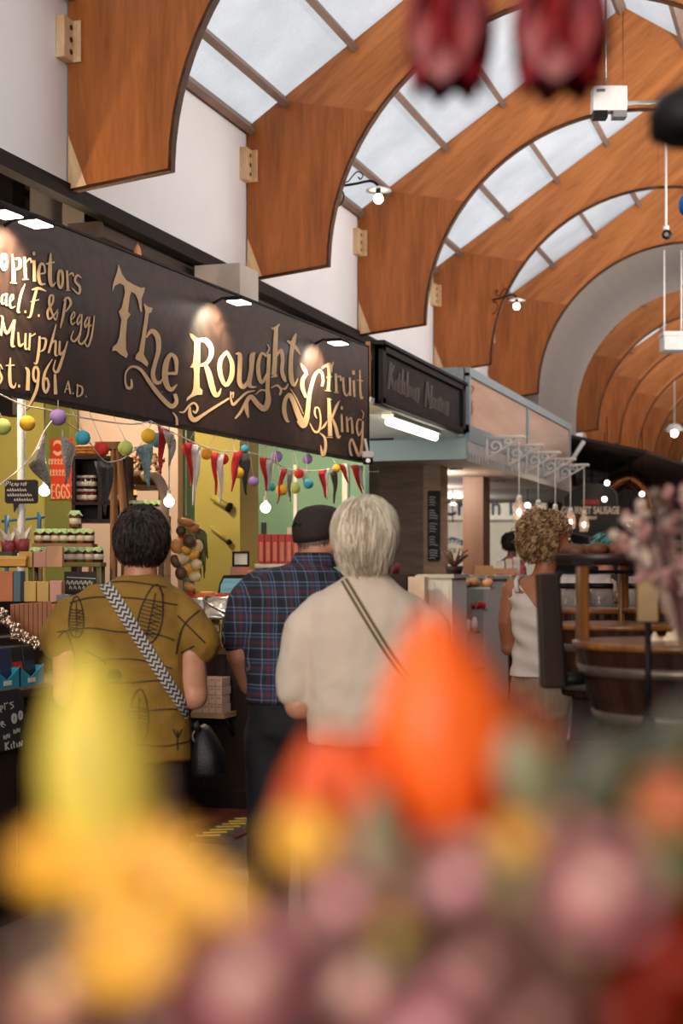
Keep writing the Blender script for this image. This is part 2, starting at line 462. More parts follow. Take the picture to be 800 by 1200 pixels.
# ================================================================ PAINTED SIGN
SA = Vector((-3.385, 5.61, 0)); SB = Vector((-3.10, 10.04, 0))
sd = (SB - SA).normalized(); SNEAR = SA - sd * 1.6
snrm = Vector((sd.y, -sd.x, 0))       # towards the aisle
srot = math.atan2(sd.y, sd.x)
def sign_mat():
    m, nt, bs = newmat('dark_brown_sign_board')
    tc = N(nt, 'ShaderNodeTexCoord'); mp = N(nt, 'ShaderNodeMapping'); mp.inputs['Scale'].default_value = (1.2, 1.2, .8)
    nt.links.new(tc.outputs['Object'], mp.inputs[0])
    nz = N(nt, 'ShaderNodeTexNoise'); nz.inputs['Scale'].default_value = 1.4; nz.inputs['Detail'].default_value = 2; nz.inputs['Distortion'].default_value = 1.5
    nt.links.new(mp.outputs[0], nz.inputs[0])
    w = N(nt, 'ShaderNodeMath', operation='MULTIPLY'); w.inputs[1].default_value = 60; nt.links.new(nz.outputs[0], w.inputs[0])
    sn = N(nt, 'ShaderNodeMath', operation='SINE'); nt.links.new(w.outputs[0], sn.inputs[0])
    rp = N(nt, 'ShaderNodeValToRGB'); rp.color_ramp.elements[0].position = 0; rp.color_ramp.elements[1].position = 1
    rp.color_ramp.elements[0].color = srgb(34, 23, 19); rp.color_ramp.elements[1].color = srgb(50, 36, 30)
    ad = N(nt, 'ShaderNodeMath', operation='MULTIPLY_ADD'); ad.inputs[1].default_value = .5; ad.inputs[2].default_value = .5
    nt.links.new(sn.outputs[0], ad.inputs[0]); nt.links.new(ad.outputs[0], rp.inputs[0]); nt.links.new(rp.outputs[0], bs.inputs['Base Color'])
    bs.inputs['Roughness'].default_value = .45; bs.inputs['Specular IOR Level'].default_value = .3
    return m
sign = thing('stall_sign', 'long dark brown stall fascia painted with cream lettering about fruit', 'sign', (SNEAR.x, SNEAR.y, 2.6), srot)
L = (SB - SNEAR).length
MB().b2((0, -.0, -.40), (L, .05, .40)).build('board', sign_mat(), sign, bevel=.004)
m = MB(); m.b2((0, -.004, .40), (L, .06, .412)); m.b2((0, -.004, -.412), (L, .06, -.40)); m.b2((L, -.004, -.412), (L+.012, .06, .412))
m.build('edge_strip', M_['black'], sign)
SM = Matrix.Translation((SNEAR.x, SNEAR.y, 2.6)) @ Matrix.Rotation(srot, 4, 'Z')
SMi = SM.inverted()
def sign_hit(px, py, off=0.0):
    d = ray(px, py); o = Vector((0, 0, CAMZ))
    p0 = SA + snrm * (-.0 + off)
    t = (p0 - o).dot(snrm) / d.dot(snrm)
    return o + d * t
def smooth(pts, k=5):
    if len(pts) < 3: return [Vector(p) for p in pts]
    P = [Vector(p) for p in pts]; out = []
    for i in range(len(P) - 1):
        p0 = P[max(i-1, 0)]; p1 = P[i]; p2 = P[i+1]; p3 = P[min(i+2, len(P)-1)]
        for j in range(k):
            t = j / k
            out.append(.5*((2*p1) + (-p0+p2)*t + (2*p0-5*p1+4*p2-p3)*t*t + (-p0+3*p1-3*p2+p3)*t**3))
    out.append(P[-1]); return out
def ribbon2d(pts, grow=0, k=5):
    """pts: (x, y, w) -> left and right pixel outlines with round-ish ends"""
    S = smooth(pts, k); Lf = []; Rt = []
    for i, p in enumerate(S):
        a = S[max(i-1, 0)]; b = S[min(i+1, len(S)-1)]
        t = Vector((b.x-a.x, b.y-a.y)); t = t.normalized() if t.length > 1e-6 else Vector((1, 0))
        n = Vector((-t.y, t.x)); w = max(p.z, .1)/2 + grow
        c = Vector((p.x, p.y))
        if i == 0: c = c - t*grow
        if i == len(S)-1: c = c + t*grow
        Lf.append(c + n*w); Rt.append(c - n*w)
    return Lf, Rt
class Lettering:
    """flat painted strokes laid on the board"""
    def __init__(s, hit, inv, off): s.hit = hit; s.inv = inv; s.off = off; s.mb = MB(); s.sh = MB(); s.n = 0
    def tf(s, ox, oy, sc): s.ox = ox; s.oy = oy; s.sc = sc
    def P(s, x, y): return s.ox + x/s.sc, s.oy + y/s.sc
    def stroke(s, *pts):
        q = []
        for x, y, w in pts:
            X, Y = s.P(x, y); q.append((X, Y, w/s.sc))
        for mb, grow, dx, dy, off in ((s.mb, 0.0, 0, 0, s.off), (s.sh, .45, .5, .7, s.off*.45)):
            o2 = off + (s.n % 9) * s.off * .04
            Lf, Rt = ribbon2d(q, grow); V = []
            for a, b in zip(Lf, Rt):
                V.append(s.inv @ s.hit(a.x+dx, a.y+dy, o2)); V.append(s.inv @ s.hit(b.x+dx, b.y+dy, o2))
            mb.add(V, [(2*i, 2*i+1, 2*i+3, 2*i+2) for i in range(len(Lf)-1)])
        s.n += 1
    def poly(s, *pts):
        q = [s.P(x, y) for x, y in pts]
        tri = geometry.tessellate_polygon([[Vector((a, b, 0)) for a, b in q]])
        for mb, off, dx, dy in ((s.mb, s.off, 0, 0), (s.sh, s.off*.45, 1.0, .9)):
            mb.add([s.inv @ s.hit(a+dx, b+dy, off) for a, b in q], [tuple(t) for t in tri])
        s.n += 1
LT = Lettering(sign_hit, SMi, .004)
S_ = LT.stroke
# The
LT.tf(120, 290, 5.333)
LT.poly((100,103),(125,170),(150,205),(195,232),(240,252),(266,250),(262,275),(245,320),(247,405),(236,400),(222,330),(205,292),(180,275),(172,300),(160,400),(176,420),(155,450),(146,560),(148,640),(160,668),(150,692),(110,668),(85,645),(60,648),(65,620),(90,600),(105,560),(118,450),(101,402),(120,375),(140,280),(135,240),(110,224),(78,240),(60,282),(65,230),(78,190),(92,150))
LT.poly((257,348),(285,370),(314,378),(306,405),(290,412),(283,470),(270,560),(258,670),(286,720),(280,747),(240,715),(204,697),(210,672),(228,650),(245,560),(262,450),(268,400))
S_((272,565,8),(308,522,28),(345,560,34),(350,640,30),(330,720,26),(315,790,28),(330,838,26),(358,845,18),(378,815,4))
S_((462,790,16),(460,705,28),(430,668,22),(402,710,34),(390,790,38),(402,860,34),(430,888,26),(467,855,6))
S_((398,787,18),(466,787,20))
S_((180,822,10),(182,870,18),(158,878,18),(143,840,12),(148,780,10),(185,745,14),(240,765,20),(300,850,26),(370,940,28),(430,992,30),(462,965,26),(452,915,22))
S_((438,1030,6),(462,1062,14),(466,1110,16))
LT.tf(210, 350, 5.333)
S_((0,708,6),(30,708,12),(60,670,12),(92,652,14),(115,680,14),(102,712,14),(84,700,8))
S_((66,675,10),(68,730,26),(95,758,30),(140,732,20),(200,692,16),(312,622,12))
# Roughty
LT.poly((62,213),(85,222),(105,243),(132,250),(130,420),(125,470),(128,555),(146,572),(143,600),(110,602),(75,618),(43,642),(48,620),(75,595),(88,560),(92,470),(88,432),(66,430),(85,400),(92,330),(92,270),(68,240))
S_((125,258,22),(165,262,34),(195,300,34),(200,350,30),(172,400,24),(130,418,18))
S_((160,405,20),(185,470,36),(205,550,36),(225,600,30),(246,595,22),(262,560,4))
S_((292,335,20),(256,390,28),(256,470,30),(290,540,24),(325,490,32),(330,410,28),(305,345,20),(290,334,22))
S_((352,345,6),(378,352,28),(378,440,28),(376,520,30),(402,552,26),(440,500,18))
S_((476,340,6),(456,358,34),(450,440,28),(436,530,30),(455,552,16),(482,550,6))
S_((548,362,14),(515,342,16),(495,400,24),(495,470,26),(515,525,20),(550,470,18))
S_((549,284,6),(562,312,8),(545,345,14))
S_((560,345,22),(556,450,24),(551,560,26),(555,640,36),(530,688,36),(490,660,32),(450,613,28),(422,640,24),(420,690,26),(432,745,8))
S_((415,640,12),(385,705,18),(348,750,10))
S_((574,185,8),(600,185,18),(628,158,6)); S_((606,175,24),(600,290,30),(596,400,28),(590,478,30)); S_((574,490,8),(612,480,14))
S_((604,365,10),(635,322,22),(646,380,24),(641,450,24),(655,500,24),(668,522,4))
S_((730,218,8),(715,260,28),(702,330,26),(696,420,28),(700,500,30),(718,542,18),(742,498,4))
S_((672,262,8),(700,280,22),(732,312,20),(758,352,8))
S_((322,580,8),(322,620,10),(336,662,18),(372,630,14),(420,588,14),(472,575,6)); S_((325,600,6),(338,585,10),(335,620,8))
S_((475,600,4),(510,572,10),(545,576,12)); S_((574,558,6),(612,542,12),(636,572,14),(625,603,12)); S_((634,560,6),(662,562,14),(680,532,8))
S_((694,562,4),(735,630,8),(776,722,4))
S_((782,790,40),(750,738,36),(716,652,32),(690,602,26),(662,632,24),(655,700,28),(672,760,20),(690,768,6))
LT.tf(340, 380, 7.06)
S_((82,318,8),(105,358,28),(130,405,28),(102,460,34),(102,530,36),(132,605,24)); S_((118,398,16),(150,418,6))
S_((262,512,18),(272,470,20),(262,402,18),(235,385,20),(200,430,26),(172,520,30),(156,600,34),(146,700,38),(132,790,46),(108,838,46),(70,790,46))
S_((318,318,30),(322,440,26),(314,545,26)); S_((286,548,6),(338,552,8)); S_((262,365,6),(300,340,20),(340,345,22),(358,308,6)); S_((300,440,14),(348,432,6)); S_((340,345,20),(345,400,6))
S_((376,408,20),(382,560,22)); S_((360,566,6),(402,566,6)); S_((384,440,8),(412,430,16),(418,470,14))
S_((436,440,18),(446,560,18),(470,590,14),(488,550,6)); S_((492,440,18),(496,592,18))
S_((524,465,20),(530,602,20)); S_((522,382,22),(524,418,22)); S_((510,470,6),(535,466,6))
S_((575,378,10),(580,560,20),(590,612,18),(606,598,4)); S_((552,462,8),(602,470,8))
S_((318,612,24),(326,760,34),(330,925,34)); S_((296,935,6),(352,935,8)); S_((302,612,6),(345,625,6)); S_((408,632,6),(382,680,22),(345,775,16)); S_((345,770,14),(376,850,26),(396,932,26),(418,922,6))
S_((306,770,6),(345,765,8))
S_((424,745,18),(430,892,20)); S_((424,678,18),(428,705,18)); S_((466,765,16),(475,892,20)); S_((476,800,8),(505,778,14),(516,905,22))
S_((592,795,10),(562,790,12),(550,850,18),(566,922,14),(592,870,12)); S_((588,708,6),(606,740,8),(598,785,8))
S_((600,800,16),(596,930,18),(586,1055,28),(564,1085,24),(535,1010,22),(508,950,16),(490,1000,18),(500,1072,18),(518,1088,4))
S_((162,818,6),(198,885,16),(236,882,18),(252,800,14),(238,702,12),(208,692,12),(204,745,14),(222,782,4))
S_((243,898,6),(285,940,20),(292,1020,24),(270,1082,28),(250,1000,6)); S_((248,872,4),(280,842,20),(306,798,4))
# Proprietors ...
LT.tf(0, 270, 5.715)
def so(cx, cy, rx, ry, w):
    S_(*[(cx + rx*math.sin(a*PI/4), cy - ry*math.cos(a*PI/4), w) for a in range(9)])
def dot(x, y, w=16): S_((x-w/3, y, w*.8), (x, y, w), (x+w/3, y, w*.8))
S_((-30,175,18),(-24,305,20)); so(28, 210, 18, 52, 20)
S_((82,160,10),(90,260,24),(92,345,26)); S_((68,350,6),(114,354,6)); S_((98,190,8),(132,195,22),(132,245,22),(104,262,8))
S_((164,178,18),(172,322,22)); S_((150,328,6),(192,328,6)); S_((175,215,6),(200,188,14),(212,218,12))
S_((228,200,20),(230,342,22)); dot(227, 155, 26)
S_((262,292,8),(302,286,12)); S_((302,286,12),(295,235,14),(272,226,16),(258,290,22),(270,355,20),(306,358,6))
S_((340,150,8),(335,240,26),(335,330,26),(350,372,18),(374,345,4)); S_((308,225,10),(366,212,12))
so(405, 325, 16, 60, 17)
S_((448,268,14),(455,398,18)); S_((440,402,6),(472,402,6)); S_((458,300,6),(484,286,12),(492,308,10))
S_((546,320,6),(518,300,14),(502,338,16),(534,380,18),(526,425,14),(480,385,6))
S_((42,425,10),(15,440,14),(15,490,14),(40,480,10)); S_((46,422,14),(40,495,14),(58,498,4)); S_((66,482,6),(90,455,10),(85,430,10),(66,460,14),(72,515,14),(104,508,4))
S_((168,358,6),(140,430,18),(120,540,16),(138,545,4)); dot(170, 545, 18)
S_((250,380,16),(225,470,20),(205,570,16),(182,582,6)); S_((212,398,8),(260,388,18),(310,408,8)); S_((203,478,6),(262,464,8)); dot(260, 570, 18)
S_((388,545,6),(370,600,10),(332,500,16),(335,440,14),(356,440,14),(352,485,14),(320,540,16),(326,592,14),(360,570,12),(388,528,6))
S_((440,448,12),(425,560,18),(403,655,8)); S_((422,470,6),(456,450,14),(474,492,16),(440,545,6))
S_((475,602,5),(500,572,8),(495,545,8),(475,585,12),(482,630,10),(506,612,4))
for dx, dy in ((0, 0), (50, 18)):
    S_((538+dx,560+dy,8),(518+dx,600+dy,12),(522+dx,632+dy,10),(542+dx,600+dy,8)); S_((548+dx,560+dy,10),(538+dx,680+dy,12),(500+dx,742+dy,14),(476+dx,722+dy,12),(492+dx,672+dy,6))
S_((598,580,8),(594,640,12),(614,632,8)); S_((632,570,8),(615,700,14),(588,778,12),(566,745,8))
S_((2,572,6),(18,590,16),(6,705,16)); S_((18,590,10),(45,690,18),(95,600,14)); S_((98,598,16),(80,760,22),(102,775,4))
S_((122,682,10),(130,770,18),(160,755,8)); S_((172,688,14),(170,790,16),(192,785,4)); S_((202,688,14),(195,802,14)); S_((205,712,6),(238,690,12))
S_((265,708,14),(260,800,20),(245,888,16),(226,885,6)); S_((272,722,6),(306,730,16),(296,792,16),(268,812,6))
S_((376,628,8),(350,730,16),(325,822,14)); S_((345,762,6),(372,740,14),(370,830,16),(388,835,4))
S_((400,740,12),(400,830,16),(432,800,8)); S_((452,742,8),(420,850,18),(385,945,20),(358,930,12),(372,868,6))
S_((18,930,6),(0,898,10),(-5,940,14),(12,990,16),(-8,1035,10)); S_((70,852,8),(65,950,22),(70,1030,22),(94,1052,14),(108,1018,4)); S_((38,905,8),(98,902,10)); dot(128, 1042, 20)
S_((170,918,10),(188,940,22),(188,1000,24),(185,1072,28)); so(240, 962, 18, 50, 17); S_((262,945,12),(246,1060,20),(202,1160,16),(174,1200,4))
S_((350,862,6),(302,950,18),(290,1040,20),(306,1086,16),(326,1040,16),(312,988,12),(292,1020,8)); S_((368,962,16),(372,1098,24))
S_((456,1008,6),(432,1088,8)); S_((456,1008,10),(472,1096,12)); S_((438,1062,6),(472,1062,6)); dot(490, 1092, 12)
S_((520,1030,10),(515,1110,10)); S_((510,1034,6),(550,1052,12),(546,1098,12),(512,1116,6)); dot(576, 1112, 12)
LT.sh.build('letter_outline', M_['letter_shadow'], sign)
LT.mb.build('lettering', M_['cream_letter'], sign)

# lamps clipped on top of the sign
LAMPS = [(6, 251, 'at the near end of the sign'), (42, 262, 'over the word ending in ors'), (280, 354, 'over the R of the sign'), (396, 402, 'over the word Fruit')]
def sign_lamp(px, py, lab):
    p = sign_hit(px, py, .16)
    r = thing('sign_lamp', 'small black spotlight with a glowing face ' + lab, 'spotlight', p, srot, 'spotlights on the painted sign')
    MB().b2((-.075, -.055, .0), (.075, .055, .022)).build('housing', M_['black'], r, bevel=.006)
    MB().b2((-.062, -.045, -.006), (.062, .045, .0)).build('glowing_face', emit('lit_lamp_face', (255, 240, 220), 14), r)
    MB().tube([(0, .05, .012), (0, .10, .03), (0, .157, .005)], .008, 6).build('arm', M_['black'], r)
    d = bpy.data.lights.new('lamp_light', 'SPOT'); d.energy = 60; d.spot_size = math.radians(110); d.spot_blend = .7; d.shadow_soft_size = .03; d.color = (1, .80, .56)
    lo = bpy.data.objects.new('lamp_light', d); COL.objects.link(lo); lo.parent = r; lo.location = (0, 0, -.02)
    lo.rotation_euler = (math.radians(48), 0, 0)
for a in LAMPS: sign_lamp(*a)
# ================================================================ FRUIT STALL
def boxo(name, mats, a, b, parent=None, bevel=0.0, mat=0):
    return MB().b2(a, b, mat).build(name, mats, parent, bevel=bevel)
# partition walls behind the stall
x0 = onY(-60, 9.3)[0]; x1 = onY(83, 9.3)[0]; x2 = onY(228, 9.75)[0]
xg = onY(55, 9.3)[0]
m = MB(); m.b2((x0, 9.3, 0), (xg, 9.4, 2.9), 0); m.b2((xg, 9.28, 0), (x1, 9.4, 2.9), 1)
struct(m.build('wall_partition_green', [M_['olive'], M_['olive_dark']]))
struct(MB().b2((x1, 9.42, 0), (x2+.02, 9.5, 2.9)).build('wall_partition_pink', M_['pink_wall']))
xa = onY(275, 11.6)[0]; xb = onY(428, 11.6)[0]
struct(MB().b2((xa-.6, 11.6, 0), (xb, 11.7, 2.9)).build('wall_partition_teal', M_['teal_wall']))
# white door frame and post in front of the teal wall
xa = onY(284, 10.4)[0]; xb = onY(296, 10.4)[0]
struct(MB().b2((xa, 10.4, 0), (xb, 10.5, 2.75)).build('column_white_post', M_['white']))
for i, (p0, p1) in enumerate(((345, 349), (402, 408))):
    xa = onY(p0, 11.58)[0]; xb = onY(p1, 11.58)[0]
    struct(MB().b2((xa, 11.55, 0), (xb, 11.6, 2.3)).build('trim_%d' % (20+i), M_['white']))
# slim white pole at the stall front
p = at(25, 560, 8.2)
struct(MB().cyl((p.x, p.y, 0), (p.x, p.y, 2.9), .022, n=12).build('column_white_pole', M_['white']))

# counters
FX = -3.17
def counter(name, label, x0, x1, y0, y1, h, front):
    r = thing(name, label, 'counter', ((x0+x1)/2, (y0+y1)/2, 0))
    hx, hy = (x1-x0)/2, (y1-y0)/2
    m = MB(); m.b2((-hx, -hy, .12), (hx, hy, h-.035))
    if front == 'x':
        n = int((y1-y0)/.13)
        for k in range(n+1):
            yy = -hy + (2*hy)*k/n; m.b2((hx, yy-.004, .12), (hx+.006, yy+.004, h-.06))
    else:
        n = int((x1-x0)/.13)
        for k in range(n+1):
            xx = -hx + (2*hx)*k/n; m.b2((xx-.004, -hy-.006, .12), (xx+.004, -hy, h-.06))
    m.build('body', M_['counter'], r)
    MB().b2((-hx-.0, -hy-.02, 0), (hx+.02, hy, .12)).build('plinth', wood('plinth_board', (22, 14, 11), (40, 26, 20), 4), r, bevel=.004)
    MB().b2((-hx, -hy-.03, h-.035), (hx+.03, hy, h)).build('top', wood('counter_top', (60, 42, 32), (92, 66, 50), 5, (1, .2, 1)), r, bevel=.004)
    return r
CL = counter('shop_counter', 'dark boarded counter with chalkboard on its front and teal trays on top', -4.9, FX, 3.9, 6.75, .94, 'x')
CC = counter('shop_counter', 'dark boarded cross counter behind the standing customers, jars and packets on top', -3.74, -3.14, 8.25, 9.2, .96, 'y')
# side return of the cross counter along the aisle
CR = counter('shop_counter', 'dark counter running on under the far end of the sign with red packs on top', -3.85, -3.14, 9.25, 10.25, .96, 'x')
# stepped display risers on the near counter
RS = thing('display_riser', 'stepped dark wooden riser on the near counter holding tins and boxes', 'display riser', (-3.9, 5.35, .94))
m = MB(); m.b2((-.95, -1.5, .002), (.33, 1.35, .18)); m.build('lower_step', M_['counter'], RS)
m = MB(); m.b2((-.95, -1.5, .18), (.12, 1.35, .34)); m.build('upper_step', M_['counter'], RS)
m = MB(); m.b2((-.95, -1.5, .34), (-.28, 1.35, .50)); m.build('top_step', M_['counter'], RS)
# chalkboard hung on the counter front
def chalk_mat(): return mat('chalkboard_slate', (34, 33, 33), .8, var=.15, scale=6)
CHK = chalk_mat(); CHALKW = mat('white_chalk', (214, 208, 200), .9, var=.1)
def xplane_hit(X):
    def h(px, py, off=0):
        d = ray(px, py); t = (X + off) / d.x
        return Vector((0, 0, CAMZ)) + d * t
    return h
XB = FX + .035
a = xplane_hit(XB)(-40, 880); b = xplane_hit(XB)(28, 850)
bt = xplane_hit(XB)(28, 806).z; bb = xplane_hit(XB)(28, 875).z
r = thing('chalkboard', 'rounded black chalkboard with white handwriting hung on the near counter front', 'chalkboard', (XB, b.y, bb))
m = MB(); Lb = 1.0; Hb = bt-bb; rr = .05
poly = []
for cx, cz, s in ((-rr, rr, 270), (-rr, Hb-rr, 0), (-Lb+rr, Hb-rr, 90), (-Lb+rr, rr, 180)):
    for k in range(5):
        aa = math.radians(s + k*22.5); poly.append((cx+rr*math.cos(aa), cz+rr*math.sin(aa)))
m.prism(poly, lambda u, v, d: (d, u, v), -.003, 0); m.build('board', CHK, r)
inv = Matrix.Translation((XB, b.y, bb)).inverted()
LT = Lettering(xplane_hit(XB), inv, .002); S_ = LT.stroke; LT.tf(0, 700, 6.0)
S_((-70,800,10),(-40,760,10),(-20,800,10)); S_((0,800,6),(20,770,8),(5,765,8),(0,790,8),(15,810,5)); S_((30,740,6),(35,790,8)); S_((35,750,6),(55,740,7)); S_((95,735,6),(70,745,8),(95,765,8),(75,785,6))
S_((5,880,8),(40,900,6)); S_((10,900,6),(25,880,8),(10,875,8),(8,900,8),(30,915,5))
so(100, 850, 12, 30, 18); so(145, 828, 10, 28, 14)
for i, (x, y) in enumerate(((35, 985), (60, 975), (105, 945), (130, 935))):
    S_((x-8, y+15, 6), (x-8, y-15, 6), (x+6, y+12, 6), (x+8, y-18, 6))
S_((38,1020,12),(42,1075,12)); S_((62,1015,8),(44,1045,10),(66,1070,8)); S_((78,1030,8),(82,1065,8)); S_((95,1010,8),(100,1060,8)); S_((88,1028,6),(108,1022,6)); S_((118,1025,8),(122,1055,8)); S_((135,1050,8),(138,1015,8),(152,1045,8),(155,1005,8))
LT.mb.build('chalk_writing', CHALKW, r)

# ---------------- generic goods
def carton(px0, px1, py0, py1, D, depth, m, name='carton', label='', cat='box', group=None, yaw=0, z=None, lab=None, lidm=None, parent_only=False):
    a = at((px0+px1)/2, py1, D); w = (px1-px0)/F*D; h = (py1-py0)/F*D
    if z is not None: a.z = z
    r = thing(name, label, cat, a, TH+yaw, group)
    mb = MB(); mb.b2((-w/2, 0, .001), (w/2, depth, h)); mb.build('body', m, r, bevel=min(.003, w*.05))
    if lab is not None:
        MB().b2((-w*.36, -.0015, h*.25), (w*.36, 0, h*.75)).build('printed_label', lab, r)
    if lidm is not None:
        MB().b2((-w/2-.004, -.004, h*.72), (w/2+.004, depth+.004, h+.002)).build('lid', lidm, r)
    return r
C = {}
def col(n, rgb, **k):
    if n not in C: C[n] = mat(n, rgb, **dict(dict(rough=.5, var=.12, scale=12), **k))
    return C[n]
teal = col('teal_card', (40, 150, 178)); navy = col('navy_card', (34, 44, 78)); brown = col('brown_card', (150, 82, 36)); gold = col('gold_card', (188, 150, 70))
pink = col('dusty_pink_card', (200, 140, 122)); lilac = col('lilac_tin', (150, 118, 178)); yel = col('amber_card', (222, 160, 40)); bluec = col('grey_blue_card', (70, 104, 124))
white = col('paper_white', (226, 218, 206)); red = col('red_card', (176, 40, 34)); blackc = col('black_card', (30, 26, 28)); tan = col('kraft_paper', (196, 142, 96)); grey = col('grey_tin', (96, 100, 104))
# teal tilted trays with chocolate bars at the front edge
Z0 = .94
def snack_tray(px, lab, bars):
    base = xplane_hit(FX-.03)(px, 803); base.z = Z0
    r = thing('display_tray', lab, 'tray', base + Vector((-.02, 0, .0)), PI/2)
    w = .205
    m = MB(); m.b2((-w/2, 0, .0), (w/2, .17, .01)); m.b2((-w/2, 0, .01), (-w/2+.004, .17, .08)); m.b2((w/2-.004, 0, .01), (w/2, .17, .08)); m.b2((-w/2, .166, .01), (w/2, .17, .11))
    m.prism([(-w/2, .01), (w/2, .01), (w/2, .085), (w*.25, .06), (0, .035), (-w*.25, .06), (-w/2, .085)], lambda u, v, d: (u, d, v), 0, .004)
    m.build('tray', teal, r); MB().b2((-.03, -.002, .012), (.03, 0, .032)).build('tray_label', white, r)
    for k, mt in enumerate(bars):
        for j in range(2):
            b = thing('chocolate_bar', ('dark' if k else 'second dark') + ' wrapped bar in the ' + lab.split(' ')[0] + ' teal tray', 'chocolate bar', r.matrix_basis @ Vector((-.05+.1*j, .03+.055*k, .012)), PI/2, 'bars in the teal trays')
            b.rotation_euler.x = -.12
            b['label'] = 'wrapped bar %s-%s in the %s' % (('front', 'back')[k], ('left', 'right')[j], lab.split(' of ')[0].replace(', above the chalkboard', ''))
            MB().b2((-.045, 0, 0), (.045, .02, .155)).build('wrapper', mt, b, bevel=.003)
            MB().b2((-.04, -.001, .05), (.04, 0, .09)).build('wrapper_band', (red, tan, navy, bluec)[(k+j*2) % 4], b)
    return r
snack_tray(42, 'nearest-the-customer teal cardboard display tray of dark wrapped bars', (blackc, navy))
snack_tray(14, 'second teal cardboard display tray of wrapped bars, above the chalkboard', (navy, blackc))
snack_tray(-16, 'third teal display tray at the picture edge', (navy, blackc))
# row of brown cards standing on the lower step
zl, zu, zt = .94+.18, .94+.34, .94+.50
for k in range(9):
    px = 12 + k*5.4
    carton(px, px+5.0, 703 - k*.4, 744, 6.62, .13, brown, 'brown_carton', 'thin brown carton, %s from the left in the upright row' % ORD[k], 'box', 'thin brown cartons in a row', z=zl)
carton(60, 79, 700, 741, 6.6, .10, col('orange_brown_card', (186, 92, 36)), 'carton', 'wider orange-brown carton at the end of the row of thin cartons', z=zl, lab=None)
carton(79.5, 86, 700, 738, 6.66, .1, navy, 'carton', 'narrow navy carton beside the orange-brown carton', z=zl, lab=white)
# sparkly garland draped in front
m = MB(); random.seed(3)
for k in range(150):
    t = k/149; q = at(-5 + 62*t, 712 + 44*math.sin(t*PI/2)**.8, 6.45)
    m.ell(q + Vector([random.uniform(-.02, .02) for _ in range(3)]), random.uniform(.006, .014), 5, 4)
g = m.build('tinsel_garland', mat('silver_gold_tinsel', (214, 190, 168), .25, metal=.8, var=.4, scale=60)); tag(g, 'sparkly silver-gold tinsel garland draped along the near counter goods', 'garland')
# upper step stacks
carton(-8, 15, 664, 700, 6.95, .12, col('orange_box', (206, 116, 54)), 'tea_box', 'orange box at the picture edge standing on the riser', z=zu, lab=None)
carton(15.5, 24, 664, 700, 6.95, .1, bluec, 'tea_box', 'slim grey-blue box beside the orange box on the riser', z=zu)
carton(-8, 30, 652, 664, 7.1, .14, yel, 'round_edged_tin', 'wide amber tin with a lid stacked behind the orange box', 'tin', z=zat(664, 7.1), lidm=col('amber_lid', (236, 186, 70)))
carton(28, 42, 676, 700, 6.9, .09, gold, 'gift_box', 'first gold foil gift box in the low row on the riser', group='gold gift boxes', z=zu)
carton(43, 57, 676, 700, 6.9, .09, gold, 'gift_box', 'second gold foil gift box, between the gold one and the pink one', group='gold gift boxes', z=zu)
carton(58, 72, 675, 700, 6.9, .09, pink, 'gift_box', 'dusty pink gift box at the end of the low row', z=zu)
carton(66, 82, 693, 702, 6.85, .06, grey, 'gift_box', 'small dark grey tin in front of the pink gift box', 'tin', z=zu)
carton(22, 38, 657, 676, 7.15, .12, gold, 'gift_box', 'upper gold foil gift box behind the low row', z=zt)
carton(39, 54, 657, 676, 7.15, .12, pink, 'gift_box', 'upper dusty pink gift box between gold box and kraft bag', z=zt)
carton(54, 73, 655, 680, 7.1, .05, tan, 'kraft_bag', 'creased kraft paper bag beside the stacked gift boxes', 'bag', z=zt)
carton(-6, 15, 638, 657, 7.3, .1, blackc, 'coffee_tin', 'black tin on top of the amber tin', 'tin', z=zt, lab=tan)
r = thing('lilac_tin', 'round lilac tin with a lid standing behind the gift boxes', 'tin', at(38, 657, 7.3) + Vector((0, 0, 0)), 0)
MB().lathe([(.0, 0), (.055, 0), (.057, .03)], 24).build('body', lilac, r); MB().lathe([(.059, .03), (.059, .042), (.0, .043)], 24).build('lid', col('lilac_lid', (172, 140, 196)), r)
# napkin-star packs in red pots
for i, (px, py, lb) in enumerate(((10, 640, 'at the picture edge'), (26, 638, 'beside the lilac tin'))):
    r = thing('paper_cone_pot', 'red and white pot holding folded white paper points ' + lb, 'pot', at(px, py+10, 7.45), 0, 'red pots with white paper')
    MB().lathe([(.0, 0), (.03, 0), (.04, .07), (.0, .07)], 14).build('pot', col('plum_pot', (150, 58, 66)), r)
    m = MB()
    for k in range(6):
        a = k*PI/3; m.add([(.03*math.cos(a-.4), .03*math.sin(a-.4), .07), (.03*math.cos(a+.4), .03*math.sin(a+.4), .07), (.055*math.cos(a), .055*math.sin(a), .14), (0, 0, .09)], [(0, 1, 2), (0, 2, 3), (1, 2, 3)])
    m.build('paper', white, r)
# chalk sign "Murphy" small printed sign
r = thing('printed_card', 'small black and white printed card leaning by the jar shelf', 'card', at(94, 692, 7.9), TH)
m = MB(); m.b2((-.085, 0, 0), (.085, .012, .10)); m.build('card', blackc, r)
LT = Lettering(lambda px, py, off=0: at(px, py, 7.9-off), r.matrix_basis.inverted(), .004); LT.tf(0, 600, 6.154); S_ = LT.stroke
for k in range(6): S_((480+k*32, 520, 6), (488+k*32, 495, 8), (500+k*32, 525, 6), (506+k*32, 500, 5))
for k in range(5): S_((500+k*32, 555, 6), (508+k*32, 535, 7), (518+k*32, 558, 6))
S_((480, 470, 6), (690, 480, 6)); LT.mb.build('print', white, r)

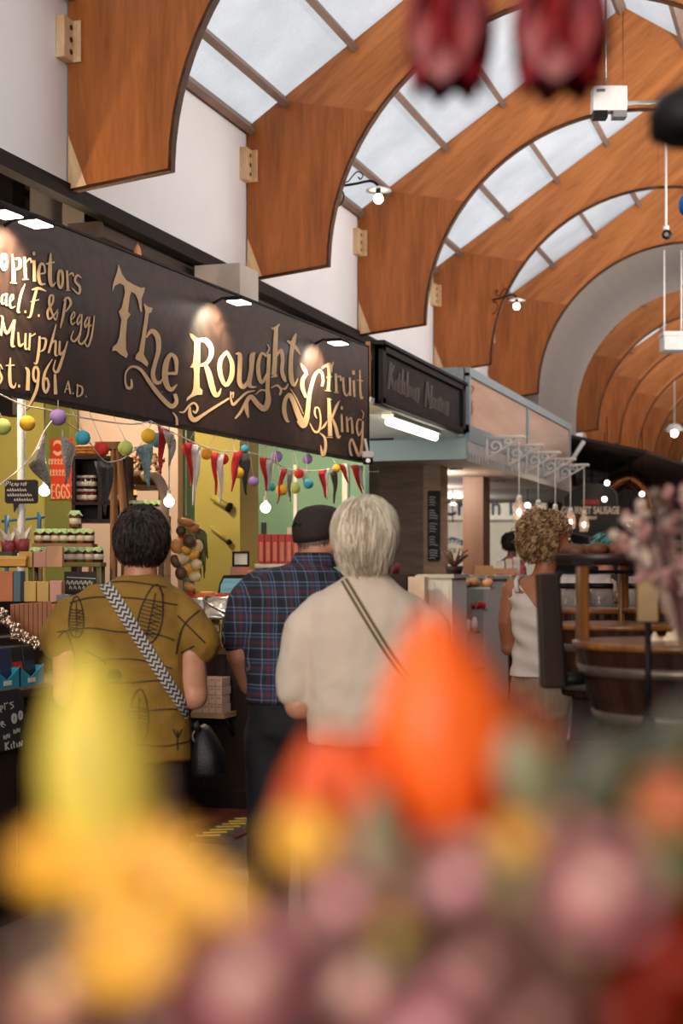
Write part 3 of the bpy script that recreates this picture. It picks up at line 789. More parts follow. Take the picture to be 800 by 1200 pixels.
# ---------------- jars
shelf_low = True
jar_glass = {n: mat('jam_' + n, c, .15, var=.3, scale=25, spec=.6) for n, c in (('dark', (58, 26, 20)), ('amber', (128, 76, 28)), ('green', (86, 92, 36)), ('red', (110, 30, 24)))}
lidc = mat('green_gingham_cloth', (176, 206, 150), .8, var=.25, scale=90); lab_w = mat('jar_paper_label', (224, 212, 196), .7, var=.08, scale=30); whitecap = mat('white_jar_cap', (220, 206, 198), .5)
def make_jar(kind, cap, label):
    r = thing('jam_jar', label, 'jar')
    MB().lathe([(0, 0), (.026, 0), (.029, .006), (.029, .058), (.024, .068), (0, .068)], 14).build('glass', jar_glass[kind], r)
    MB().lathe([(.0298, .016), (.0298, .046)], 14).build('paper_label', lab_w, r)
    if cap == 'cloth':
        m = MB(); n = 20; V = [(0, 0, .086)]
        for rr, zz in ((.022, .085), (.028, .074), (.038, .062)):
            for k in range(n):
                a = 2*PI*k/n; w = rr*(1+.12*math.sin(a*5)*(rr > .03)); V.append((w*math.cos(a), w*math.sin(a), zz - .006*math.sin(a*5)*(rr > .03)))
        Fc = [(0, 1+k, 1+(k+1) % n) for k in range(n)]
        for j in range(2):
            Fc += [(1+j*n+k, 1+j*n+(k+1) % n, 1+(j+1)*n+(k+1) % n, 1+(j+1)*n+k) for k in range(n)]
        m.add(V, Fc, 0, True); m.build('cloth_lid', lidc, r)
    else:
        MB().lathe([(0, .068), (.027, .068), (.027, .084), (0, .084)], 14).build('cap', whitecap, r)
    return r
jars = {}
def jar(px, py, D, kind, cap, where, grp, z=None, s=1.0, i=None):
    key = (kind, cap); p = at(px, py, D)
    if z is not None: p.z = z
    lb = '%s jar with %s%s %s' % (kind, 'green lid' if cap == 'cloth' else 'pale cap', '' if i is None else ', %s from the left' % ORD[i], where)
    if key not in jars:
        jars[key] = make_jar(kind, cap, lb); jars[key].location = p; jars[key]['group'] = grp; jars[key].scale = (s,)*3; return jars[key]
    return dup(jars[key], p, random.uniform(-.3, .3), lb, grp, s)
def shelf_board(name, px0, px1, py, D, depth, m, label, cat='shelf', th=.025, base=0.0):
    a = at(px0, py, D); b = at(px1, py, D); w = (b-a).length
    r = thing(name, label, cat, (a+b)/2, TH)
    MB().b2((-w/2, -.06, -th), (w/2, depth-.06, 0)).build('board', m, r, bevel=.002)
    m2 = MB()
    for s in (-1, 1): m2.b2((s*w/2*.92-.01, -.05, -th-.0), (s*w/2*.92+.01, -.03, base-a.z+.001)); m2.b2((s*w/2*.92-.01, depth-.09, -th), (s*w/2*.92+.01, depth-.07, base-a.z+.001))
    m2.build('post', m, r)
    return r
shelfw = wood('shelf_wood', (120, 92, 66), (168, 132, 98), 5, (.2, 1, 1)); shelfg = mat('greenish_shelf', (120, 116, 60), .6)
D1 = 8.35
shelf_board('jar_shelf', 60, 122, 692, 7.95, .16, M_['counter'], 'low dark shelf with the small black and white printed card on it')
shelf_board('jar_shelf', 34, 120, 659, D1, .2, shelfg, 'lower shelf carrying the front row of cloth-topped jam jars')
shelf_board('jar_shelf', 40, 110, 637, D1+.28, .2, shelfw, 'upper shelf carrying the back row of cloth-topped jam jars')
random.seed(11)
ks = ['amber', 'dark', 'amber', 'green', 'dark', 'amber', 'dark', 'amber', 'green']
for i in range(7): jar(46+i*9.8, 637, D1+.28, ks[i], 'cloth', 'on the upper jar shelf', 'jam jars on the upper shelf', s=1.0, i=i)
for i in range(8): jar(41+i*10.6, 659, D1, ks[(i+3) % 9], 'cloth', 'on the lower jar shelf', 'jam jars on the lower shelf', s=1.0, i=i)
jar(88, 618, 8.7, 'amber', 'cloth', 'standing alone in front of the dark cupboard', 'lone jar', s=1.15)
# dark open cupboard with jars
Dc = 8.95
a = at(84, 612, Dc); b = at(150, 612, Dc); w = (b-a).length; H = 78/F*Dc
r = thing('open_cupboard', 'dark open cupboard on the back wall holding rows of jam jars', 'cupboard', (a+b)/2, TH)
m = MB(); m.b2((-w/2, .0, 0), (-w/2+.02, .24, H)); m.b2((w/2-.02, 0, 0), (w/2, .24, H)); m.b2((-w/2, 0, H-.02), (w/2, .24, H)); m.b2((-w/2, .23, 0), (w/2, .24, H)); m.build('carcass', M_['counter'], r)
MB().b2((-.012, 0, 0), (.012, .23, H)).build('divider', M_['counter'], r)
for zz in (0, H*.26): MB().b2((-w/2, -.0, zz), (w/2, .23, zz+.018)).build('shelf', M_['counter'], r)
for s in (-1, 1): MB().b2((s*w/2*.95-.015, .02, -a.z+.001), (s*w/2*.95+.015, .22, 0)).build('leg', M_['counter'], r)
zc = a.z + H*.26 + .019
for i in range(4): jar(89+i*6.5, 590, Dc+.08, 'red', 'cap', 'in the cupboard, left half', 'dark jars in the cupboard', z=zc, s=.95, i=i)
for i in range(4): jar(89+i*6.5, 590, Dc+.08, 'dark', 'cap', 'stacked on top in the cupboard', 'upper dark jars in the cupboard', z=zc+.082, s=.95, i=i)
for i in range(3): jar(124+i*8, 590, Dc+.08, 'green', 'cap', 'in the cupboard, right half', 'green jars in the cupboard', z=zc, s=1.0, i=i)
# wicker basket on the cupboard
def wicker(name, label, px, py, D, rx, rz, m):
    r = thing(name, label, 'basket', at(px, py, D), TH)
    mb = MB(); mb.lathe([(0, 0), (rx*.85, 0), (rx, rz), (rx*.94, rz), (rx*.8, .01), (0, .01)], 26, sy=.6); mb.build('bowl', m, r)
    m2 = MB()
    for k in range(3):
        zz = rz*(.25+.33*k); rr = rx*(.88+.12*(.25+.33*k)) + .003
        m2.tube([(rr*math.cos(t*2*PI/26), rr*.6*math.sin(t*2*PI/26), zz + .005*math.sin(t*PI)) for t in range(27)], .006, 5)
    m2.build('weave_band', m, r)
wick = mat('orange_wicker', (206, 136, 62), .7, var=.4, scale=60, bump=.5)
wicker('wicker_basket', 'orange wicker basket lying on top of the dark cupboard', 107, 534, Dc+.1, .105, .055, wick)
# right-hand wooden shelf with green topped jars, ladder, driftwood
shelf_board('jar_shelf', 143, 197, 604, 9.0, .22, shelfw, 'wooden shelf of green-topped jars behind the dark-haired customer')
shelf_board('jar_shelf', 153, 190, 569, 9.25, .2, shelfw, 'topmost wooden shelf holding the dried flower basket')
for i in range(6): jar(150+i*7.6, 603, 9.0, ks[i], 'cloth', 'on the wooden shelf by the ladder', 'green-topped jars on the wooden shelf', s=1.0, i=i)
lw = wood('ladder_wood', (128, 88, 56), (170, 124, 84), 5)
r = thing('step_ladder', 'wooden A-frame ladder propped among the jar shelves', 'ladder', at(140, 668, 8.5) * 1, TH)
r.location.z = 0
zt_ = zat(522, 8.5); px_ = lambda p: (p-140)/F*8.5
for s in (0, .05):
    MB().tube([(px_(131), s, 0), (px_(133), s, zt_)], .018, 4).build('upright', lw, r)
    MB().tube([(px_(176), s+.06, 0), (px_(137), s, zt_)], .018, 4).build('upright', lw, r)
for k in range(3): MB().b2((px_(131), .02, .4+.45*k), (px_(170-8*k), .12, .43+.45*k)).build('rung', lw, r)
MB().b2((px_(112), -.02, zt_-.02), (px_(142), .14, zt_+.02)).build('top_board', lw, r)
# driftwood arch
r = tag(MB().tube(smooth([at(166, 560, 8.9), at(178, 556, 8.9), at(188, 566, 8.9), at(194, 585, 8.9), at(192, 604, 8.9), at(196, 640, 8.9)], 5), [.02, .03, .032, .03, .025, .02] + [.03]*20, 8).build('driftwood_branch', mat('pale_driftwood', (196, 172, 146), .8, var=.2, scale=12, bump=.4)), 'curved pale driftwood branch beside the hanging bulb', 'driftwood')
# dried flower basket
r = thing('dried_flower_basket', 'basket of dried flowers and leaves on the topmost wooden shelf', 'basket', at(170, 568, 9.3), TH)
MB().lathe([(0, .0), (.08, 0), (.105, .08), (0, .08)], 18).build('basket', mat('dark_wicker', (120, 84, 54), .8, var=.4, scale=50, bump=.4), r)
leafm = [mat('dried_leaf_%d' % i, c, .8) for i, c in enumerate(((156, 120, 70), (96, 104, 52), (176, 84, 60), (210, 180, 140)))]
random.seed(5)
for q in range(4):
    m = MB()
    for k in range(26):
        a = random.uniform(0, 2*PI); rr = random.uniform(0, .12); z = .09 + random.uniform(0, .10)
        m.ell((rr*math.cos(a), rr*.6*math.sin(a), z), (.02, .006, .012), 6, 4, R=Matrix.Rotation(random.uniform(0, 3), 3, 'X') @ Matrix.Rotation(random.uniform(0, 3), 3, 'Z'))
    m.build('dried_flower', leafm[q], r)
# candle lamp
r = thing('candle_box', 'small glowing amber lantern box on the shelf behind the bunting', 'lantern', at(152, 580, 9.3), TH)
MB().b2((-.035, 0, .0), (.035, .05, .06)).build('glass', emit('amber_glow', (255, 176, 96), 1.2), r); MB().b2((-.04, -.004, -.012), (.04, .054, 0)).build('base', M_['black'], r)

# EGGS poster
pz = 9.24
x0_, Dp = onY(57, pz); x1_, _ = onY(83, pz)
zt0 = zat(514, Dp); zb0 = zat(585, Dp)
r = thing('egg_poster', 'red poster with pale lettering about eggs on the green post', 'poster', ((x0_+x1_)/2, pz+.03, zb0))
w = x1_-x0_; H = zt0-zb0
MB().b2((-w/2, -.0, 0), (w/2, .006, H)).build('sheet', mat('red_poster', (214, 62, 34), .6), r)
def yplane_hit(Y):
    def h(px, py, off=0):
        d = ray(px, py); t = (Y - off) / d.y
        return Vector((0, 0, CAMZ)) + d * t
    return h
LT = Lettering(yplane_hit(pz+.03), r.matrix_basis.inverted(), .002); LT.tf(0, 480, 6.154); S_ = LT.stroke
S_((385, 262, 4), (400, 235, 20), (430, 235, 24), (448, 262, 6)); S_((385, 300, 14), (415, 320, 26), (445, 300, 14))
for row, (y, n, h, x00) in enumerate(((375, 6, 40, 352), (455, 6, 45, 362))):
    for k in range(n):
        x = x00 + k*22
        S_((x, y-h/2, 5), (x, y+h/2, 6)); S_((x, y-h/2, 5), (x+12, y-h/4, 5), (x, y, 5)); S_((x, y+2, 4), (x+13, y+h/2, 5))
for k, x in enumerate((372, 408, 446, 482)):   # E G G S
    y0_, y1_ = 540, 640
    if k == 0:
        S_((x, y0_, 9), (x, y1_, 9)); S_((x, y0_+2, 8), (x+24, y0_+2, 8)); S_((x, 588, 8), (x+20, 588, 8)); S_((x, y1_-2, 8), (x+24, y1_-2, 8))
    elif k < 3:
        S_((x+22, 560, 8), (x+10, 540, 8), (x-2, 570, 9), (x-2, 610, 9), (x+10, 640, 8), (x+22, 620, 8), (x+22, 595, 8), (x+10, 595, 6))
    else:
        S_((x+20, 555, 8), (x+6, 540, 8), (x-4, 565, 9), (x+10, 590, 9), (x+20, 615, 9), (x+6, 640, 8), (x-4, 622, 6))
LT.mb.build('lettering', mat('poster_cream', (236, 196, 150), .6), r)
# speech bubble chalk sign
r = thing('speech_bubble_sign', 'black speech-bubble chalk notice on the white pole', 'sign', at(25, 590, 8.165), TH)
w = 39/F*8.1; H = 28/F*8.1
MB().prism([(-w/2+.01, 0), (-w/2, .01), (-w/2, H-.01), (-w/2+.01, H), (w/2-.01, H), (w/2, H-.01), (w/2, .01), (w/2-.01, 0), (-w/2+.075, 0), (-w/2+.05, -.05), (-w/2+.045, 0)], lambda u, v, d: (u, d, v), 0, .012).build('board', CHK, r)
LT = Lettering(lambda px, py, off=0: at(px, py, 8.165-off), r.matrix_basis.inverted(), .004); LT.tf(0, 480, 6.154); S_ = LT.stroke
S_((42,552,5),(48,520,6),(66,522,5),(50,540,5)); S_((72,545,4),(76,520,5)); S_((82,545,4),(92,528,5),(84,550,4),(96,548,3)); S_((100,550,4),(112,530,5),(116,552,4)); S_((122,530,4),(126,552,5),(136,530,4))
S_((150,548,4),(154,528,4),(164,548,4)); so(174, 538, 6, 10, 4); S_((186,520,4),(188,548,4)); S_((180,530,3),(198,528,3))
for y, x0q, n in ((582, 50, 8), (618, 52, 10), (652, 100, 8)):
    for k in range(n): S_((x0q+k*18, y+6, 3), (x0q+6+k*18, y-9 - (k % 3)*3, 4), (x0q+10+k*18, y+7, 4), (x0q+15+k*18, y-4, 3))
LT.mb.build('chalk_writing', CHALKW, r)
# blue folded rack seen low behind the jars
m = MB(); m.tube([at(2, 611, 8.9), at(52, 606, 8.9)], .008, 6); [m.tube([at(x, y, 8.9), at(x, y+22, 8.9), at(x, 952, 8.9)], [.015, .015, .009], 6) for x, y in ((8, 604), (46, 600))]
tag(m.build('blue_rack', col('blue_metal', (60, 110, 150))), 'thin blue metal rack against the green wall', 'rack')

# hanging dried food garland
r = thing('hanging_garland', 'hanging bunch of dried fruit, bread and greenery beside the green column', 'garland', at(217, 605, 8.9), TH)
fm = [col('garland_bread', (204, 138, 80)), col('garland_red', (160, 50, 38)), col('garland_cream', (222, 196, 150)), col('garland_yellow', (226, 168, 70)), col('garland_dark', (92, 66, 50)), col('garland_green', (92, 96, 44))]
random.seed(21)
pos = [(218, 612, 0, 11, 5), (226, 618, 0, 8, 6), (212, 622, 4, 6, 6), (216, 628, 1, 8, 3), (208, 640, 0, 9, 9), (222, 634, 4, 8, 8), (214, 655, 2, 9, 7), (226, 650, 3, 8, 6), (230, 662, 2, 7, 7), (220, 668, 3, 8, 8), (228, 676, 2, 8, 6), (212, 672, 4, 7, 8), (206, 658, 4, 6, 9), (232, 640, 2, 6, 8), (218, 645, 3, 6, 5), (222, 688, 0, 8, 5)]
ob = Matrix.Translation(r.location) @ Matrix.Rotation(TH, 4, 'Z'); obi = ob.inverted()
for px, py, k, a, b in pos:
    MB().ell(obi @ at(px, py, 8.88 + random.uniform(-.03, .03)), (a/F*8.9, .03, b/F*8.9), 10, 8, R=Matrix.Rotation(random.uniform(-.6, .6), 3, 'Y')).build(['bread_roll', 'dried_pepper', 'dried_slice', 'dried_slice', 'dried_cone', 'leaf'][k], fm[k], r)
for k in range(14):
    m = MB(); x = 230 + random.uniform(0, 12); y = 620 + random.uniform(0, 30)
    m.tube([obi @ at(224, 612, 8.95), obi @ at(x, y, 8.95), obi @ at(x+random.uniform(-3, 4), y+28, 8.96)], [.004, .012, .003], 5); m.build('leaf', fm[5], r)
MB().tube([obi @ at(218, 604, 8.9), obi @ at(218, 480, 8.9)], .004, 5).build('string', white, r)

# things pinned on the green column
r = thing('hanging_brush', 'small whitewashed wooden mallet pinned high on the green column', 'mallet', yplane_hit(9.56)(262, 592), 0)
MB().tube([(-.09, -.0, .06), (.03, 0, -.01)], .022, 8).build('handle', col('lime_wood', (196, 180, 90)), r); MB().tube([(.03, 0, -.01), (.05, 0, -.02)], .034, 8).build('head', M_['dark_timber'], r)
r = thing('hanging_brush', 'long-handled brush pinned low on the green column', 'brush', yplane_hit(9.57)(262, 632), 0)
MB().tube([(-.10, 0, .09), (.03, 0, -.01)], .012, 8).build('handle', col('lime_wood', (196, 180, 90)), r); MB().tube([(.03, 0, -.01), (.05, 0, -.03)], .02, 8).build('bristles', M_['dark_timber'], r)

# ---------------- cross counter goods
ZC = .96
def cz_jar(px, row, k):
    p = yplane_hit(8.33)(px, 700); p.z = ZC + .001 + row*.088
    lb = 'square honey jar, %s from the left in the %s row on the cross counter' % (ORD[k], 'upper' if row else 'lower')
    return p, lb
hj = thing('honey_jar', '', 'jar', (0, 0, 0), 0, 'honey jars on the cross counter')
MB().b2((-.03, -.03, 0), (.03, .03, .062)).build('glass', mat('honey', (170, 104, 40), .15, var=.2), hj, bevel=.008)
MB().b2((-.022, -.0315, .012), (.022, -.0305, .05)).build('paper_label', lab_w, hj); MB().lathe([(0, .063), (.026, .063), (.026, .083), (0, .083)], 12).build('lid', col('jar_gold_lid', (196, 160, 110), metal=.3), hj)
first = True
for row in range(2):
    for k in range(7):
        p, lb = cz_jar(226+k*13.2, row, k)
        if first: hj.location = p; hj['label'] = lb; hj.rotation_euler.z = TH; first = False
        else: dup(hj, p, TH + random.uniform(-.1, .1), lb, 'honey jars on the cross counter')
# glass shelf over the jars
q = at(278, 722, 8.6)
r = thing('counter_shelf', 'thin shelf above the honey jars carrying foil packets', 'shelf', (-3.45, 8.72, ZC), 0)
MB().b2((-.28, -.42, .185), (.27, .40, .198)).build('board', M_['counter'], r)
for sx in (-.265, .255):
    for sy in (-.40, .38): MB().b2((sx-.01, sy-.01, .001), (sx+.01, sy+.01, .185)).build('post', M_['counter'], r)
ZS = ZC + .199
foil = mat('foil_wrapper', (190, 184, 178), .25, metal=.7, var=.3, scale=30, bump=.8, bscale=20)
def packet(px, D, w, h, m, lb, tilt=-.9, yaw=0, z=ZS):
    p = at(px, 720, D); p.z = z
    r = thing('food_packet', lb, 'packet', p, 0); r.rotation_euler = (tilt, 0, TH+yaw)
    n = 8; V = []; Fc = []
    for s in (1, -1):
        for i in range(n+1):
            for j in range(n+1):
                u, v = i/n, j/n; b = (math.sin(u*PI)*math.sin(v*PI))**.5*.018
                V.append(((u-.5)*w, -s*b + .02, v*h))
    for s in range(2):
        o_ = s*(n+1)**2
        for i in range(n):
            for j in range(n):
                a = o_+i*(n+1)+j; Fc.append((a, a+1, a+n+2, a+n+1))
    MB().add(V, Fc, 0, True).build('wrapper', m, r)
    return r
for a in ((232, 8.6, .13, .17, foil, 'silver foil packet at the left of the thin shelf'), (250, 8.55, .14, .18, foil, 'silver foil packet in the middle of the thin shelf'), (243, 8.85, .13, .16, col('orange_pack', (214, 120, 50)), 'orange packet propped behind the foil packets'),
          (262, 8.95, .13, .15, red, 'red packet propped behind the foil packets'), (285, 8.8, .14, .17, col('cream_pack', (222, 186, 140)), 'cream packet near the small yellow pack'), (297, 8.75, .12, .2, foil, 'silver packet beside the plaid shirt'), (222, 8.9, .12, .16, red, 'red packet near the ochre sleeve')):
    packet(a[0], a[1], a[2], a[3], a[4], a[5], tilt=-.75 if a[1] < 8.7 else -.35, yaw=random.uniform(-.4, .4))
# curved black and silver leaflet tray
p = at(262, 722, 8.45); p.z = ZS
r = thing('leaflet_tray', 'curved black tray of silver sachets at the shelf front', 'tray', p, TH)
m = MB(); P = [(-.12 + .24*k/8, .10*(1-k/8)**2 + .003) for k in range(9)]
m.prism(P + [(x, z-.0028) for x, z in reversed(P)], lambda u, v, d: (u, d, v), -.05, .1); m.build('tray', M_['black'], r)
for k in range(5): MB().box((-.07+.038*k, .02, .10*(1-(k+1.5)/7)**2 + .014), (.03, .1, .006), M=Matrix.Rotation(.5-.09*k, 3, 'Y')).build('sachet', foil, r)
# picture-lidded cool box
p = at(270, 706, 8.95); p.z = ZS
r = thing('cool_box', 'open box with a turquoise seaside picture inside its raised lid', 'box', p, TH)
w = 38/F*9; MB().b2((-w/2, 0, 0), (w/2, .2, .10)).build('base', col('biscuit_tin_red', (170, 60, 44)), r)
m = MB(); m.prism([(-w/2, 0), (w/2, 0), (w/2, .14), (-w*.3, .14), (-w*.42, .09)], lambda u, v, d: (u, d, v), .0, .01)
o = m.build('lid', M_['black'], r); o.location = (0, .19, .10); o.rotation_euler.x = -.1
sea = mat('turquoise_picture', (96, 190, 214), .4, var=.35, scale=14, stretch=(.4, 1, 2))
m = MB(); m.prism([(-w*.4, .005), (w*.47, .005), (w*.47, .12), (-w*.28, .12), (-w*.38, .08)], lambda u, v, d: (u, d, v), -.004, -.001)
o2 = m.build('picture', sea, o)
# photo frame on box
p = at(282, 664, 9.42)
r = thing('photo_frame', 'small dark framed notice standing in front of the white post', 'frame', p, TH); r.rotation_euler.x = -.1
w = 20/F*9.4; H = 18/F*9.4
m = MB(); m.b2((-w/2, -.004, 0), (w/2, .012, .013)); m.b2((-w/2, -.004, H-.013), (w/2, .012, H)); m.b2((-w/2, -.004, 0), (-w/2+.013, .012, H)); m.b2((w/2-.013, -.004, 0), (w/2, .012, H)); m.build('frame', M_['black'], r)
MB().b2((-w/2+.006, .006, .006), (w/2-.006, .01, H-.006)).build('notice', white, r)
carton(270, 293, 664, 674, 9.42, .1, col('rosy_box', (204, 120, 100)), 'gift_box', 'rosy flat box under the small framed notice', 'box')
shelf_board('display_stand', 264, 297, 674, 9.45, .12, M_['counter'], cat='stand', base=ZS, label= 'slim stand holding the framed notice')
carton(291, 296, 668, 694, 8.9, .05, yel, 'yellow_pack', 'narrow bright yellow pack beside the white post', 'packet')
r.location = r.location
# red candle packs
for k in range(6):
    px = 302 + k*8.2
    r = carton(px, px+7.4, 626, 661, 10.1, .09, red, 'red_tube_pack', 'upright red printed pack, %s from the left in its row' % ORD[k], 'packet', 'row of red packs')
    MB().b2((-.012, -.0015, .02), (.012, 0, .15)).build('printed_label', col('pale_red_print', (214, 120, 96)), r)
shelf_board('display_stand', 299, 356, 661, 10.15, .14, white, cat='stand', base=ZC, label= 'white stand holding the row of red packs')
carton(336, 360, 618, 640, 10.73, .02, white, 'notice_card', 'framed pale notice behind the red packs', 'card', lab=col('beige', (214, 196, 160)))
shelf_board('display_stand', 330, 366, 640, 10.75, .1, white, cat='stand', base=ZC, label= 'stand behind the red packs carrying a pale notice')
carton(306, 312, 612, 626, 10.12, .03, blackc, 'small_black_clock', 'small black box on top of the red packs', 'clock')

# pale carton stack on a bracket shelf
q = yplane_hit(8.09)(247, 835); zsh = q.z
xs0 = at(232, 835, 8.0); xs1 = at(262, 835, 8.0)
r = thing('carton_shelf', 'small bracket shelf holding pale cartons on the cross counter front', 'shelf', (q.x, q.y+.02, 0), 0)
MB().b2((-.14, -.06, zsh-.03), (.10, .13, zsh)).build('board', wood('pale_shelf', (160, 124, 84), (196, 160, 116), 5, (.2, 1, 1)), r)
for sx in (-.12, .08): MB().tube([(sx, .0, zsh-.03), (sx, .125, zsh-.14)], .012, 6).build('bracket', M_['counter'], r)
pc = col('pale_pink_carton', (214, 178, 156)); base = None
for row in range(4):
    for k in range(5):
        loc = (q.x - .105 + k*.042, q.y - .03, zsh + .001 + row*.052)
        lb = 'small pale pink carton, %s from the left, %s layer of the stack' % (ORD[k], ('bottom', 'second', 'third', 'top')[row])
        if base is None:
            base = thing('small_carton', lb, 'box', loc, 0, 'stacked pale cartons')
            MB().b2((-.02, 0, 0), (.02, .13, .05)).build('carton', pc, base, bevel=.002)
            MB().b2((-.012, -.001, .03), (.012, 0, .04)).build('printed_label', tan, base)
        else: dup(base, loc, random.uniform(-.03, .03), lb)
# yellow-black mat / ramp on the floor and dark boards
a = atz(236, 985, 0.02); b = atz(296, 958, .02)
rz = math.atan2((b-a).y, (b-a).x)
r = thing('cable_ramp', 'worn yellow and black striped cable ramp on the floor by the counter', 'ramp', ((a+b)/2 - Vector((0, .0, .02))), rz)
m = MB(); m.prism([(-.12, .001), (.12, .001), (.07, .03), (-.07, .03)], lambda u, v, d: (d, u, v), -.34, .34); m.build('ramp', mat('worn_black_rubber', (70, 58, 48), .7, var=.5, scale=14), r)
for k in range(7): MB().box((-.29+.095*k, .0, .031), (.045, .13, .003), rz=.5).build('stripe', mat('worn_yellow', (196, 160, 50), .7, var=.35, scale=20), r)
o = struct(MB().b2((-4.6, 7.35, .001), (-3.0, 8.25, .012)).build('floor_boards', wood('red_brown_boards', (70, 34, 22), (122, 66, 44), 5, (1, .1, 1), .35)))

# ---------------- lanterns, bulbs, bunting, camera
def sp(px, py, off=0.0): return sign_hit(px, py, off)
lcol = {'lime': (196, 206, 110), 'yellow': (236, 180, 50), 'lilac': (160, 128, 190), 'teal': (60, 164, 184), 'red': (208, 52, 40), 'amber': (222, 150, 50)}
def lantern_mesh():
    n, mm = 20, 14; V = []; Fc = []
    for i in range(mm+1):
        ph = -PI/2*.9 + PI*.9*i/mm; k_ = 1 + .05*(i % 2)
        for k in range(n):
            th = 2*PI*k/n; V.append((math.cos(ph)*k_*math.cos(th), math.cos(ph)*k_*math.sin(th), math.sin(ph)))
    for i in range(mm):
        for k in range(n): Fc.append((i*n+k, i*n+(k+1) % n, (i+1)*n+(k+1) % n, (i+1)*n+k))
    return V, Fc
LV, LF = lantern_mesh(); lmat = {k: mat('paper_' + k, v, .8, var=.1, scale=6) for k, v in lcol.items()}
lan = [(3, 500, 10, 'lime', .05), (32, 496, 9.5, 'yellow', .06), (68, 489, 10, 'lilac', .06), (97, 513, 9, 'teal', .05), (119, 526, 9, 'red', .05), (147, 525, 9, 'lime', .05), (174, 511, 9, 'yellow', .08), (185, 516, 9, 'teal', -.02), (221, 526, 8, 'red', -.06), (242, 532, 7, 'amber', -.08), (261, 538, 7, 'red', -.1),
       (279, 554, 7, 'yellow', .02), (297, 564, 6, 'lilac', .02), (330, 574, 7, 'yellow', .03), (345, 572, 7, 'lime', .0), (361, 567, 6, 'teal', 0), (350, 555, 6, 'red', .02), (318, 571, 5, 'teal', -.05), (287, 526, 5, 'teal', .04), (394, 549, 5, 'yellow', .02), (324, 535, 7, 'lilac', -.05), (360, 538, 6, 'lilac', -.06)]
seen = {}
for i, (px, py, rp_, c, off) in enumerate(lan):
    p = sp(px, py, off); D = p.dot(FW); rr = rp_/F*D/1.03
    near = ['nearest the picture edge', 'over the white pole', 'above the silver pennant', 'above the dark cupboard', 'beside the basket', 'beside the ladder', 'paired with a blue-green one', 'tucked behind a yellow one', 'behind a red pennant', 'dangling in shade behind the bunting', 'half hidden behind striped pennants', 'hanging low before the green column', 'hanging before the teal wall', 'hanging above the red packs', 'second from the cap over the teal wall', 'above the cap of the plaid-shirted man', 'tight against the sign above the red packs', 'small, low over the teal wall', 'peeping over the bunting string', 'under the word King', 'behind bunting above the lit bulb', 'behind bunting near the far end'][i]
    r = thing('paper_lantern', 'round %s paper lantern %s' % (c, near), 'paper lantern', p, 0, 'paper lanterns under the sign')
    MB().add([Vector(v)*rr for v in LV], LF, 0, True).build('paper_ball', lmat[c], r)
    MB().tube([(0, 0, rr), tuple(Vector((p.x, p.y, 2.185)) - snrm*(off+.02) - p) if p.z + rr < 2.15 else (0, 0, rr+.04)], .0015, 4).build('hanging_thread', white, r)
RAILS = [6.6, 8.4, 10.6]
def bulb(px, py, D, rpx, top, lb, m=None, wire=True, name='light_bulb'):
    p = at(px, py, D); rr = rpx/F*D
    r = thing(name, lb, 'light bulb', p)
    MB().lathe([(0, -rr), (rr*.5, -rr*.87), (rr*.87, -rr*.5), (rr, 0), (rr*.87, rr*.5), (rr*.5, rr*.87), (rr*.3, rr*.97), (0, rr*1.0)], 18).build('globe', m or M_['bulb'], r)
    MB().cyl((0, 0, rr*.97), (0, 0, rr*2.2), rr*.38, n=10).build('socket', white, r)
    if wire: MB().tube([(0, 0, rr*2.4), (0, 0, 2.955 - p.z)], .004, 5).build('cord', white, r); RAILS.append(p.y)
    return r
bulb(52, 575, 7.2, 6.5, 500, 'glowing round bulb hanging beside the black speech-bubble notice')
bulb(198, 588, 8.0, 6.2, 515, 'glowing round bulb hanging above the dried fruit garland')
bulb(311, 595, 9.2, 6.0, 540, 'glowing round bulb hanging before the teal wall')
# strings
def strg(pts, lb, r=.0035):
    P = [sp(*q) for q in pts]
    return tag(MB().tube(smooth(P, 6), r, 4).build('bunting_string', white), lb, 'string')
strg([(-20, 452, .03), (26, 474, .03), (55, 480, .03), (100, 490, .03), (150, 497, .03), (176, 494, .03)], 'cord strung along the sign bottom over the yellow and lilac lanterns')
strg([(-10, 575, .04), (20, 552, .04), (40, 530, .04), (52, 505, .04), (66, 487, .05)], 'loose cord rising from the speech-bubble notice to the lilac lantern')
strg([(68, 489, .06), (85, 500, .05), (97, 508, .05), (120, 538, .05), (133, 541, .05), (148, 535, .05), (165, 520, .05), (178, 494, .06)], 'sagging cord linking the teal, red and lime lanterns')
strg([(176, 493, .02), (205, 508, .02), (250, 527, .02), (300, 532, .02), (340, 550, .02), (380, 551, .02), (420, 545, .02)], 'long cord carrying the red and silver pennants')
